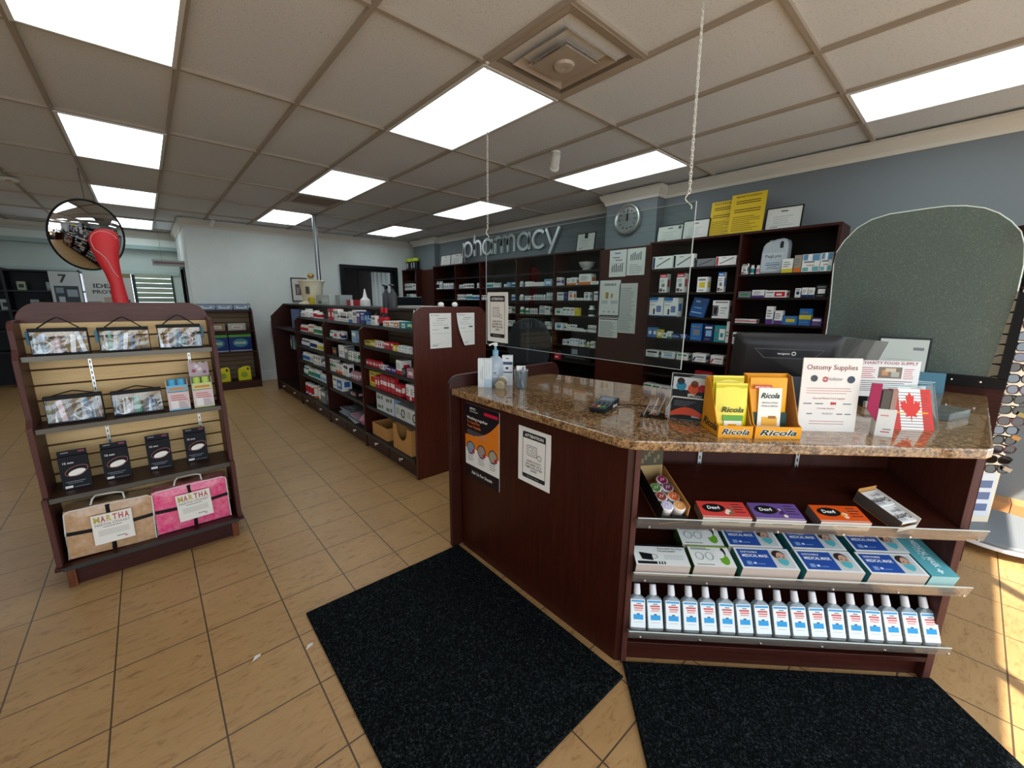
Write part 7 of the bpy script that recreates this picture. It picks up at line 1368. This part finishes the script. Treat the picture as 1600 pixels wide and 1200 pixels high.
for k in range(2):
    t = thing('paper_towel_pack', 'navy and green paper towel pack on the distant rack, '+('on the left' if k == 0 else 'on the right'), 'pack', (0.805+0.335*k, 8.28, 0.62), (0, 0, 0), 'paper towel packs')
    b = MB(); b.gbox(0.32, 0.16, 0.285, M('#17306a', 0.3), front=[(0, 0.84, 1, 1, M('#5c9a3a')), (0, 0, 1, 0.06, M('#b9c4d0'))]); b.build('wrap', t, weld=True, bevel=0.008)
    b = MB(); n = 20; b.mesh([(0.11*math.cos(2*PI*q/n), -0.0815, 0.14+0.07*math.sin(2*PI*q/n)) for q in range(n)], [tuple(range(n))], M('#3f7f8a', 0.4)); b.build('oval_print', t)
    txt('SPONGE', 0.04, M('#cfd8c8'), t, (0, -0.083, 0.12), w=0.16, shear=0.2, bold=0.03)
def pdet(t, w, d, h):
    b = MB(); n = 18; b.mesh([(-w*0.05+w*0.26*math.cos(2*PI*q/n), -d/2-0.002, h*0.42+h*0.2*math.sin(2*PI*q/n)) for q in range(n)], [tuple(range(n))], M('#8fa83a', 0.4)); b.build('oval_print', t)
for k in range(2): jug('detergent_jug', 'yellow detergent jug with dark cap on the distant rack bottom, '+('left one' if k == 0 else 'right one'), 0.19, 0.10, 0.24, M('#d8cc28', 0.35), M('#1d2430', 0.4), (0.84+0.30*k, 8.20, 0.121), 0, pdet, 'yellow detergent jugs')
# hanging pack on a hook between rack and gondola
t = thing('hanging_pack', 'white packs hanging from a wire hook on the pale wall beside the gondola end', 'pack', (1.80, 8.56, 0.78))
b = MB(); b.tube([(0, 0.09, 0.32), (0, -0.06, 0.32), (0, -0.07, 0.34)], 0.004, STEEL, 6); b.build('wire_hook', t)
for k in range(3): b = MB(); b.gbox(0.17, 0.02, 0.28, M(('#8f8588', '#b9b6b4', '#a39a9c')[k], 0.4), front=[(0.1, 0.7, 0.9, 0.9, M('#8a5a60')), (0.2, 0.2, 0.8, 0.5, M('#d9d6d4'))]); b.build('pouch', t, weld=True, loc=(-0.01*k, -0.03+0.03*k, 0.02*k))
# ================= gondola extras =================
t = thing('mortar_ornament', 'large cream ceramic mortar with gold knobbed lid standing on the gondola top', 'mortar', (1.86, 6.50, 1.42))
CER = M('#d6cdb2', 0.18); s_ = 1.0
MS = 0.78
def _sc(L): return [(r*MS, z*0.93) for r, z in L]
b = MB(); b.lathe(_sc([(0.24, 0), (0.24, 0.015), (0.22, 0.03), (0.16, 0.05), (0.155, 0.075), (0.17, 0.085), (0.165, 0.10), (0.175, 0.12), (0.19, 0.25), (0.215, 0.335), (0.235, 0.355), (0.225, 0.37), (0.20, 0.36)]), CER, 40); b.build('bowl', t, smooth=True)
b = MB(); b.lathe(_sc([(0.205, 0.358), (0.16, 0.372), (0.09, 0.38), (0.05, 0.385), (0.03, 0.40)]), CER, 32, (-0.0, 0, 0)); b.lathe(_sc([(0.028, 0.395), (0.05, 0.415), (0.058, 0.44), (0.045, 0.468), (0.0001, 0.48)]), M('#a98a4a', 0.2, 0.9), 20); b.build('lid', t, smooth=True)
b = MB(); T = Matrix.Rotation(math.radians(118), 4, 'Z'); b.box(-0.025, 0.025, 0.148, 0.154, 0.15, 0.25, M('#4b4a40', 0.5), T=Matrix.Rotation(math.radians(180-38), 4, 'Z')); b.build('crest_print', t)
def small(nm, lab, cat, loc, mk, grp=None, rz=-PI/2):
    t = thing(nm, lab, cat, loc, (0, 0, rz), grp); mk(t); return t
def mk_box(w, d, h, c_, fr=()):
    def f(t): b = MB(); b.gbox(w, d, h, M(c_, 0.45), front=list(fr)); b.build('carton', t, weld=True)
    return f
small('white_carton', 'white open carton with green print on the gondola top beside the mortar', 'carton', (1.92, 5.92, 1.42), mk_box(0.55, 0.2, 0.13, '#b9beb8', [(0.15, 0.1, 0.4, 0.4, M('#3f7a5c')), (0.45, 0.3, 0.9, 0.7, M('#d3d6d2'))]))
small('sponge_pack', 'yellow pack leaning at the foot of the mortar', 'pack', (1.80, 6.38, 1.42), mk_box(0.16, 0.06, 0.10, '#c4ae2e'))
small('clear_bin', 'grey translucent bin on the gondola top', 'bin', (1.95, 5.48, 1.42), mk_box(0.16, 0.16, 0.13, '#9aa09e'))
small('tape_roll_box', 'red and white packet on the gondola top', 'packet', (1.93, 5.12, 1.42), mk_box(0.22, 0.08, 0.07, '#a82834', [(0.6, 0, 1, 1, WHITE)]))
def mk_drop(t):
    b = MB(); b.lathe([(0.055, 0), (0.06, 0.01), (0.055, 0.07), (0.025, 0.10), (0.018, 0.13), (0.006, 0.19), (0.0001, 0.20)], WHITE, 18); b.build('squeeze_bottle', t, smooth=True)
small('squeeze_bottle', 'white squeeze bottle with pointed tip on the gondola top', 'bottle', (1.92, 4.72, 1.42), mk_drop)
def mk_trig(t):
    b = MB(); b.lathe([(0.04, 0), (0.04, 0.13), (0.015, 0.17), (0.015, 0.19)], M('#4a4e50', 0.3), 16); b.build('bottle_body', t, smooth=True)
    b = MB(); b.prism([(-0.02, 0.185), (0.02, 0.185), (0.03, 0.22), (-0.06, 0.235), (-0.065, 0.22), (-0.02, 0.21)], -0.012, 0.012, 'y', BLACK); b.build('trigger_head', t)
for k in range(2): small('spray_bottle', 'dark trigger spray bottle on the gondola top, '+('first' if k == 0 else 'second')+' of the two', 'bottle', (1.93, 4.18-0.16*k, 1.42), mk_trig, 'trigger spray bottles')
small('paper_stack', 'pale paper stack on the gondola top near the end panel', 'paper', (1.93, 3.45, 1.42), mk_box(0.45, 0.24, 0.02, '#c9c7c0'))
for k in range(2):
    b = MB(); b.lathe([(0.0001, 0), (0.022, 0.004), (0.028, 0.02), (0.02, 0.034), (0.0001, 0.04)], WHITE, 10, sy=0.8); o = b.build('paper_ball', smooth=False, loc=(1.815+0.135*k, 2.915, 1.44)); tag(o, 'small white crumpled tissue on top of the gondola end panel, '+('larger' if k == 0 else 'smaller')+' one', 'tissue')
# folder and hanging items in the far bay
b = MB(); b.gbox(0.22, 0.05, 0.27, M('#5c6f92', 0.4), left=[(0, 0, 1, 1, M('#c9ccd0'))]); o = b.build('folder_box', weld=True, loc=(1.66, 6.62, 1.075), rot=(0, 0, math.radians(-75))); tag(o, 'slate blue folder standing in the farthest gondola bay', 'folder')
for k in range(7):
    t = thing('hanging_blister', 'blister pack on a peg, farthest gondola bay, %s from its near side' % ORD[k], 'blister pack', (1.72, 6.50+0.14*k, 0.70), (0, 0, -PI/2), 'pegged blister packs')
    b = MB(); b.gbox(0.09, 0.012, 0.22, M(('#2e3338', '#8f9aa0', '#4b5a60', '#c4c8c8')[k % 4], 0.4), front=[(0.2, 0.2, 0.8, 0.7, M('#5a8a7a' if k % 3 else '#c9cccc'))]); b.build('card', t, weld=True)
    b = MB(); b.tube([(0, 0.12, 0.235), (0, -0.04, 0.235)], 0.003, STEEL, 6); b.build('peg', t)
# stack of white blue cartons and open cardboard boxes in the nearest bay
for k in range(4):
    i, j = k % 2, k//2; b = MB(); b.gbox(0.19, 0.20, 0.088, M('#c6ccd0', 0.4), front=[(0.1, 0.25, 0.5, 0.6, M('#6b7f5c')), (0.6, 0.3, 0.75, 0.7, M('#4a5058'))], right=[(0, 0, 1, 1, M('#7f9fc4', 0.4))]); o = b.build('supply_carton', weld=True, loc=(1.68, 3.66-0.19*i, 0.446+0.089*j), rot=(0, 0, -PI/2)); tag(o, 'white carton with blue side, %s row, %s one, nearest gondola bay' % (('lower', 'upper')[j], ('far', 'near')[i]), 'carton', 'white cartons with blue sides')
for k in range(2):
    b = MB(); b.gbox(0.205, 0.15, 0.125, M('#c9cbc6', 0.4), front=[(0.08, 0.3, 0.42, 0.8, M('#a9aea9'))]); o = b.build('ring_carton', weld=True, loc=(1.66, 3.265-0.21*k, 0.446), rot=(0, 0, -PI/2)); tag(o, 'white carton with a black ring picture, %s of two' % ('farther', 'nearer')[k], 'carton', 'ring pictured cartons')
    b = MB(); b.tube([(0.05+0.03*math.cos(q*PI/8), -0.076, 0.062+0.035*math.sin(q*PI/8)) for q in range(16)], 0.005, BLACK, 6, closed=True); b.build('ring_print', o)
def open_box(w, d, h, tk=0.004, cut=0.0):
    def f(t):
        b = MB(); b.box(-w/2, w/2, -d/2, d/2, 0, tk, CARD); b.build('box_floor', t)
        b = MB()
        if cut:
            P = [(-w/2, tk), (w/2, tk), (w/2, h), (w*0.34, h)]+[(w*0.30*math.cos(a*PI/8), h-h*cut*math.sin(a*PI/8)) for a in range(9)]+[(-w*0.34, h), (-w/2, h)]
            b.prism(P, -d/2, -d/2+tk, 'y', CARD)
        else: b.box(-w/2, w/2, -d/2, -d/2+tk, tk, h, CARD)
        b.build('front_wall', t)
        b = MB(); b.box(-w/2, w/2, d/2-tk, d/2, tk, h, CARD); b.build('rear_wall', t)
        for xx in (-w/2, w/2-tk): b = MB(); b.box(xx, xx+tk, -d/2+tk, d/2-tk, tk, h, CARD); b.build('side_wall', t)
    return f
small('cardboard_box', 'low open cardboard box on the bottom of the nearest gondola bay', 'cardboard box', (1.69, 3.70, 0.166), open_box(0.34, 0.24, 0.125))
small('cardboard_bin', 'taller cardboard bin with a scooped front near the gondola end panel', 'cardboard box', (1.685, 3.20, 0.166), open_box(0.34, 0.26, 0.23, cut=0.55))
b = MB(); b.gbox(0.16, 0.12, 0.04, WHITE); o = b.build('white_packet', weld=True, loc=(1.68, 3.62, 0.172), rot=(0, 0.3, -PI/2)); tag(o, 'white packet lying inside the low cardboard box', 'packet')
rr_ = random.Random(11)
for k in range(9):
    b = MB(); b.gbox(0.30+rr_.uniform(-.03, .03), 0.22, 0.012, M(('#6b7076', '#8f9498', '#4a5054', '#7c8794', '#5c5f66', '#a9adb0', '#6f7780', '#8a8f94', '#b98a98')[k], 0.35), front=[(0.1, 0.2, 0.9, 0.8, M('#a4a9ad'))], top=[(0.2, 0.3, 0.7, 0.7, M('#8f959c'))]); o = b.build('flat_pack', weld=True, loc=(1.70+rr_.uniform(-.02, .02), 4.62+(0.12 if k < 5 else -0.18)+rr_.uniform(-.03, .03), 0.166+0.0125*(k if k < 5 else k-5)), rot=(0, 0, -PI/2+rr_.uniform(-0.12, 0.12)))
    tag(o, 'flat wrapped pack, %s from below, %s pile, second gondola bay' % (ORD[k if k < 5 else k-5], 'far' if k < 5 else 'near'), 'flat pack', 'flat packs heaped in the second gondola bay')
b = MB(); b.lathe([(0.0001, 0), (0.10, 0.01), (0.13, 0.06), (0.07, 0.12), (0.0001, 0.13)], M('#b97f8c', 0.4), 12, sy=0.7); o = b.build('pink_pouch', smooth=True, loc=(1.69, 4.20, 0.166)); tag(o, 'crumpled pink pouch on the bottom of the second gondola bay', 'pouch')
# ================= sunglasses spinner =================
t = thing('sunglasses_stand', 'white rolling sunglasses spinner with grey round base and mirror tower', 'display stand', (3.93, -0.30, 0), (0, 0, 0))
b = MB(); b.lathe([(0.0001, 0.10), (0.31, 0.10), (0.32, 0.092), (0.32, 0.08)], M('#73777b', 0.5), 48); b.build('base_plate', t, smooth=True)
b = MB(); b.lathe([(0.325, 0.078), (0.328, 0.07), (0.328, 0.058), (0.31, 0.05), (0.0001, 0.05)], M('#d9dcde', 0.35), 48); b.build('base_rim', t, smooth=True)
for k in range(5):
    a = math.radians(150+72*k); b = MB(); b.lathe([(0.0001, -0.012), (0.024, -0.012), (0.024, 0.012), (0.0001, 0.012)], M('#151515', 0.5), 16, T=Matrix.Translation((0.25*math.cos(a), 0.25*math.sin(a), 0.026)) @ Matrix.Rotation(PI/2, 4, 'X')); b.build('caster', t)
TW = M('#d9c9ae', 0.5); TWW = M('#dcd8ce', 0.5)
TX0, TX1, TY0, TY1 = -0.06, 0.16, 0.065, 0.125
b = MB(); b.prism([(-0.09, 0.14), (0.02, 0.03), (0.13, 0.12), (0.02, 0.23)], 0.10, 1.86, 'z', TW); b.build('tower', t)
b = MB(); b.prism([(-0.11, 0.14), (0.02, 0.01), (0.15, 0.12), (0.02, 0.25)], 1.86, 1.95, 'z', WOODX); b.build('header', t)
b = MB(); T = Matrix.Translation((-0.09, 0.14, 0)) @ Matrix.Rotation(-PI/4, 4, 'Z'); b.box(0.01, 0.14, -0.003, 0.0, 0.14, 0.44, M('#c4c8cc', 0.3), T=T); [b.box(0.03, 0.12, -0.0045, -0.003, 0.18+0.08*k, 0.23+0.08*k, M('#5c6a8a'), T=T) for k in range(3)]; b.build('lower_print', t)
b = MB(); b.box(-0.096, -0.088, 0.132, 0.146, 0.5, 1.70, BLACK); b.build('corner_strip', t)
def glasses(lens, frame, style):
    g = thing('sunglasses', '', 'sunglasses', group='sunglasses on the spinner')
    for sg in (-1, 1):
        b = MB(); cx = sg*0.034; n = 16; e = 0.8
        ox = [(0.0, cx+0.031*math.copysign(abs(math.cos(2*PI*q/n))**e, math.cos(2*PI*q/n)), 0.025*math.copysign(abs(math.sin(2*PI*q/n))**e, math.sin(2*PI*q/n))) for q in range(n)]
        b.tube(ox, 0.0028, frame, 6, closed=True); b.build('rim', g, smooth=True)
        b = MB(); b.mesh([(0.0003, y, z) for _, y, z in ox]+[(0.0013, y, z) for _, y, z in ox], [tuple(range(n)), tuple(range(2*n-1, n-1, -1))], lens); b.build('lens', g)
        b = MB(); b.tube([(0.0, sg*0.064, 0.006), (0.02, sg*0.068, 0.008), (0.09, sg*0.066, 0.004), (0.125, sg*0.064, -0.010)], 0.004, frame, 6, rs=[0.009, 0.0085, 0.004, 0.003]); b.build('temple_arm', g, smooth=True)
    b = MB(); b.tube([(0, -0.008, 0.008), (-0.001, 0, 0.012), (0, 0.008, 0.008)], 0.0026, frame, 6); b.build('bridge', g, smooth=True)
    return g
lens_m = [clear('tinted_lens_%d' % k, c_, 0.10, 0.05) for k, c_ in enumerate(('#5a4650', '#3c3c44', '#6e5a66'))]
protos = [glasses(lens_m[0], M('#1a181a', 0.3), 0), glasses(lens_m[1], M('#26201e', 0.3), 1), glasses(lens_m[2], M('#5a2f38', 0.3), 2)]
zs = [1.70, 1.64, 1.58, 1.515, 1.45, 1.385, 1.32, 1.26, 1.20, 1.14, 1.075, 1.01, 0.95, 0.885, 0.82, 0.76, 0.70, 0.64, 0.575, 0.515]
used = set()
for k, z in enumerate(zs):
    p_ = k % 3; g = protos[p_] if p_ not in used else copy_tree(protos[p_]); used.add(p_)
    g.location = (3.745+0.008*(k % 2), -0.232-0.006*(k % 3), z); g.rotation_euler = (0, math.radians(rnd.uniform(-4, 8)), math.radians(40+rnd.uniform(-7, 7)))
    g['label'] = ('dark rimmed', 'black rimmed', 'plum rimmed')[p_]+' sunglasses on the white spinner, %s pair from the top' % ORD[k]
b = MB(); b.mesh([], [], BLACK)
for k, z in enumerate(zs): b.tube([(-0.075, 0.125, z+0.006), (-0.095, 0.105, z+0.006), (-0.10, 0.10, z+0.018)], 0.0025, BLACK, 5)
b.build('peg_rack', t)
for k, (z, c_) in enumerate(((0.86, '#a8955a'), (0.72, '#c08a4a'), (0.52, '#b9a890'))):
    b = MB(); b.box(0, 0.002, -0.018, 0.018, -0.012, 0.012, M(c_, 0.5)); b.build('price_tag', t, loc=(-0.16, 0.02, z), rot=(0.4, 0, 0.3))
# ================= behind the counter: desk, chair form, machines =================
t = thing('chair_form', 'dark grey rounded chair-shaped form seen through the clear screen', 'chair', (3.10, 3.20, 0), (0, 0, math.radians(-60)))  # chair form chosen to fill a dark rounded shape of uncertain identity
CHM = M('#26282c', 0.7)
def cush(x0, x1, y0, y1, z0, z1, nm, bev): b = MB(); b.box(x0, x1, y0, y1, z0, z1, CHM); b.build(nm, t, bevel=bev)
b = MB(); P = [(-0.20, 0.80), (0.20, 0.80), (0.25, 0.98), (0.24, 1.12), (0.17, 1.26), (0.06, 1.31), (-0.06, 1.31), (-0.17, 1.26), (-0.24, 1.12), (-0.25, 0.98)]; b.prism(P, -0.04, 0.05, 'y', CHM); b.build('backrest', t, bevel=0.025)
b = MB(); b.box(-0.012, 0.012, -0.052, -0.038, 0.84, 1.27, M('#34373c', 0.6)); b.build('back_seam', t)
cush(-0.25, 0.25, 0.05, 0.50, 0.62, 0.70, 'seat', 0.025)
b = MB(); b.tube([(0, 0.05, 0.82), (0, 0.08, 0.64), (0, 0.2, 0.62)], 0.02, BLACK, 8); b.build('back_bracket', t)
b = MB(); b.tube([(0, 0.27, 0.08), (0, 0.27, 0.62)], 0.025, STEEL, 12); b.build('gas_column', t)
for k in range(5): a = 2*PI*k/5; b = MB(); b.tube([(0, 0.27, 0.09), (0.28*math.cos(a), 0.27+0.28*math.sin(a), 0.05)], 0.016, BLACK, 8); b.build('base_arm', t); 
for k in range(5): a = 2*PI*k/5; b = MB(); b.lathe([(0.0001, -0.01), (0.026, -0.01), (0.026, 0.01), (0.0001, 0.01)], BLACK, 12, T=Matrix.Translation((0.28*math.cos(a), 0.27+0.28*math.sin(a), 0.026)) @ Matrix.Rotation(PI/2, 4, 'X')); b.build('caster', t)
t = thing('parcel_bag', 'clear bag of white papers standing on the shelf under letter y', 'bag', (4.44, 4.60, ZL[5]), (0, 0, -PI/2))
b = MB(); b.prism([(-0.09, 0), (0.08, 0), (0.12, 0.16), (-0.12, 0.17)], -0.03, 0.03, 'y', M('#8f9a9c', 0.3)); b.build('pouch', t); 
for k in range(4): b = MB(); b.box(-0.08+0.04*k, -0.05+0.04*k, -0.032, -0.031, 0.02, 0.12, M(('#c9cfd0', '#3f6a5a', '#b9c0c2', '#6f8a8c')[k])); b.build('contents', t)
def machine(lab, x, y, z, w, d, h, parts, nm='label_printer'):
    t = thing(nm, lab, 'printer', (x, y, z), (0, 0, -PI/2)); b = MB(); b.box(-w/2, w/2, -d/2, d/2, 0, h, M('#17191b', 0.4)); b.build('housing', t, bevel=0.01)
    b = MB(); b.box(-w*0.35, w*0.35, -d/2-0.004, -d/2, h*0.2, h*0.3, M('#3c4044', 0.4)); b.build('paper_slot', t)
    b = MB(); b.box(-w*0.12, w*0.08, -d/2-0.003, -d/2, h*0.5, h*0.85, M('#8f9aa4', 0.4)); b.build('control_label', t)
machine('black printer on the low shelf beside the clock column panel', 4.50, 3.58, ZL[6], 0.50, 0.28, 0.20, 0)
machine('black label machine on the low shelf under letter y', 4.50, 4.38, ZL[6], 0.42, 0.28, 0.16, 0)
b = MB(); b.gbox(0.40, 0.25, 0.02, M('#b9b6ae', 0.6)); o = b.build('paper_ream', weld=True, loc=(4.50, 3.58, ZL[6]+0.20), rot=(0, 0, -PI/2)); tag(o, 'sheet of white paper lying on the black printer', 'paper')
b = MB(); b.gbox(0.10, 0.06, 0.07, M('#b0283c', 0.4), front=[(0.2, 0.4, 0.8, 0.6, WHITE)]); o = b.build('pink_carton', weld=True, loc=(4.37, 3.90, ZL[6]), rot=(0, 0, -PI/2)); tag(o, 'small red pink packet low between the two dark machines', 'packet')
t = thing('dispensing_desk', 'long dark dispensing desk behind the gondola, carrying a monitor', 'desk', (0, 0, 0))
b = MB(); b.box(2.70, 3.20, 4.3, 7.4, 0.98, 1.02, WOODS); b.build('desk_top', t)
for yy in (4.32, 7.34): b = MB(); b.box(2.72, 3.18, yy, yy+0.04, 0, 0.98, WOOD); b.build('side_panel', t)
b = MB(); b.box(2.72, 2.76, 4.36, 7.34, 0, 0.98, WOODY); b.build('modesty_panel', t)
t = thing('computer_monitor', 'black monitor back beyond the gondola end, beside white sheets', 'monitor', (2.95, 5.75, 1.02), (0, 0, math.radians(-70)))
b = MB(); b.box(-0.34, 0.34, -0.02, 0.02, 0.13, 0.52, M('#141a1e', 0.3)); b.build('back_shell', t, bevel=0.008)
b = MB(); b.box(-0.05, 0.05, -0.05, -0.02, 0.0, 0.3, BLACK); b.build('stand_neck', t)
b = MB(); b.box(-0.14, 0.14, -0.12, 0.10, 0, 0.015, BLACK); b.build('stand_foot', t)
b = MB(); b.gbox(0.16, 0.05, 0.42, M('#c4c8c8', 0.6)); o = b.build('document_holder', weld=True, loc=(2.92, 6.30, 1.02), rot=(0, 0, math.radians(-80))); tag(o, 'white document holder beside the far monitor', 'document holder')
# ================= far left: display wall =================
t = thing('display_cabinet', 'tall dark display cabinet at the far end of the shop, holding small boxes', 'cabinet', (0, 0, 0))
b = MB(); b.box(-2.6, -0.78, 10.85, 10.9, 0, 1.95, M('#181c20', 0.5)); b.build('back_panel', t)
for xx in (-2.6, -1.66, -0.80): b = MB(); b.box(xx, xx+0.03, 10.45, 10.85, 0, 1.95, M('#14171a', 0.4)); b.build('upright', t)
for zz in (0.6, 0.95, 1.28, 1.60, 1.93): b = MB(); b.box(-2.6, -0.77, 10.44, 10.85, zz-0.025, zz, M('#14171a', 0.4)); b.build('shelf', t)
for k in range(16):
    zz = (1.60, 1.28, 0.95)[k % 3]; x_ = -2.45+0.108*k; c_ = ('#8f989c', '#6f7c84', '#aab4b6', '#58646c', '#9aa48c')[k % 5]
    b = MB(); b.gbox(0.095, 0.12, 0.14+0.03*(k % 3), M(c_, 0.45), front=[(0.2, 0.3, 0.8, 0.7, M('#2c3236' if k % 2 else '#c9cfd0'))]); o = b.build('display_carton', weld=True, loc=(x_, 10.60, zz)); tag(o, 'small grey boxed product in the far dark display cabinet, %s across' % ORD[k], 'box', 'boxes in the far display cabinet')
def poster(lab, x, z, w, h, texts, rects, base, y=10.40, nm='poster'):
    t = thing(nm, lab, 'poster', (x, y, z)); b = MB(); b.gbox(w, 0.01, h, M(base, 0.5), front=rects); b.build('sheet', t, weld=True)
    for s_, hh, dx, dz, ww, c_ in texts: txt(s_, hh, M(c_), t, (dx, -0.007, dz), w=ww, bold=0.03)
    return t
poster('white numbered card with a big seven and small grey prints, on the far display wall', -0.96, 1.32, 0.36, 0.60, [('7', 0.13, -0.02, 0.42, 0.10, '#3f4448')], [(0.1, 0.05, 0.9, 0.6, M('#39434b')), (0.2, 0.1, 0.4, 0.3, M('#a9b4bc')), (0.5, 0.3, 0.85, 0.5, M('#93a0a8')), (0.15, 0.4, 0.4, 0.55, M('#7c8a94'))], '#b9c0c0')
poster('pale poster with dark headline and pastry like picture behind the red foot form', -0.43, 1.30, 0.62, 0.62, [('IDEAL', 0.07, -0.02, 0.36, 0.36, '#4a4f54'), ('PROTEIN', 0.06, -0.02, 0.26, 0.40, '#4a4f54')], [(0.35, 0.05, 0.6, 0.32, M('#a99a8a')), (0.55, 0.1, 0.9, 0.25, M('#3b4456')), (0.62, 0.88, 1, 1, M('#8a7f5a')), (0, 0, 0.3, 0.2, M('#7c828a'))], '#c4c8c4')
# daylight window at the far end; blind slats imitate reflections in its glass
b = MB(); b.box(-3.2, 0.5, 10.90, 10.98, 0.86, 0.92, M('#6f7672')); b.box(-0.12, -0.07, 10.90, 10.98, 0.92, 1.97, M('#2c3133')); b.box(0.47, 0.5, 10.90, 10.98, 0.92, 1.97, M('#2c3133')); struct(b.build('window_3'))
t = thing('reflection_slats', 'pale green slat blind in the far window, imitating reflections in its glass', 'blind', (0.20, 10.86, 0))
for k in range(11): b = MB(); b.box(-0.27, 0.27, -0.002, 0.002, 0, 0.086, M(('#93a08a', '#a4ae9c', '#8b9a8c')[k % 3], 0.6)); b.build('slat', t, loc=(0, 0, 0.95+0.092*k), rot=(0.15, 0, 0))
t = thing('hanging_sign', 'small grey sign hanging from a bracket near the far doorway', 'sign', (0.42, 9.35, 2.03), (0, 0, 0))
b = MB(); b.gbox(0.46, 0.02, 0.10, M('#a9aaa8', 0.5), front=[(0.05, 0.35, 0.95, 0.7, M('#7f6a6c'))]); b.build('board', t, weld=True)
b = MB(); b.tube([(-0.1, 0, 0.10), (-0.1, 0, 0.71)], 0.003, STEEL, 6); b.tube([(0.15, 0, 0.10), (0.15, 0, 0.71)], 0.003, STEEL, 6); b.build('suspension_rods', t)
t = thing('low_bench', 'pale low display bench at the far left edge', 'bench', (-2.05, 5.0, 0))
b = MB(); b.box(-0.4, 0.36, -0.4, 0.4, 0.40, 0.46, M('#8f9488', 0.5)); b.build('bench_top', t); b = MB(); b.box(-0.36, 0.30, -0.36, 0.36, 0.10, 0.40, M('#9aa094', 0.5)); b.build('body', t)
b = MB(); b.box(-0.36, 0.28, -0.34, 0.34, 0, 0.10, BLACK); b.build('plinth', t)
t = thing('wire_rack', 'dark wire merchandise rack at the far left behind the slatwall rack', 'rack', (-1.95, 5.8, 0))
for xx in (-0.3, 0.3):
    for yy in (-0.2, 0.2): b = MB(); b.tube([(xx, yy, 0), (xx, yy, 1.35)], 0.014, BLACK, 8); b.build('post', t)
for zz in (0.45, 0.8, 1.15):
    b = MB(); 
    for q in range(9): b.tube([(-0.3+0.075*q, -0.2, zz), (-0.3+0.075*q, 0.2, zz)], 0.004, BLACK, 5)
    b.tube([(-0.3, -0.2, zz), (0.3, -0.2, zz), (0.3, 0.2, zz), (-0.3, 0.2, zz)], 0.006, BLACK, 6, closed=True); b.build('wire_grille', t)
for k in range(6):
    b = MB(); b.gbox(0.12, 0.2, 0.2, M(('#2c3a3c', '#5a6a6c', '#3a4446')[k % 3], 0.5), front=[(0.2, 0.3, 0.8, 0.7, M('#8f9c9a'))]); o = b.build('boxed_item', weld=True, loc=(-2.13+0.18*(k % 3), 5.8, (0.81, 1.16)[k//3])); tag(o, 'dark boxed item on the wire rack, %s shelf, %s' % (('middle', 'top')[k//3], ('leftmost', 'centre', 'rightmost')[k % 3]), 'box', 'boxed items on the wire rack')
# scraps of paper on the floor
for k, (x_, y_) in enumerate(((0.0, 0.0),)*0+((0.150, 1.785), (0.335, 1.70))[0:2]):
    b = MB(); b.mesh([(0, 0, 0.001), (0.03, 0.006, 0.004), (0.034, 0.022, 0.002), (0.012, 0.018, 0.005), (0, 0, 0.0022), (0.03, 0.006, 0.0052), (0.034, 0.022, 0.0032), (0.012, 0.018, 0.0062)], [(3, 2, 1, 0), (4, 5, 6, 7), (0, 1, 5, 4), (1, 2, 6, 5), (2, 3, 7, 6), (3, 0, 4, 7)], M('#cfcac2', 0.7)); o = b.build('paper_scrap', loc=(x_, y_, 0)); tag(o, 'tiny white paper scrap on the floor tiles, '+('away from' if k == 0 else 'beside')+' the mat', 'paper scrap')
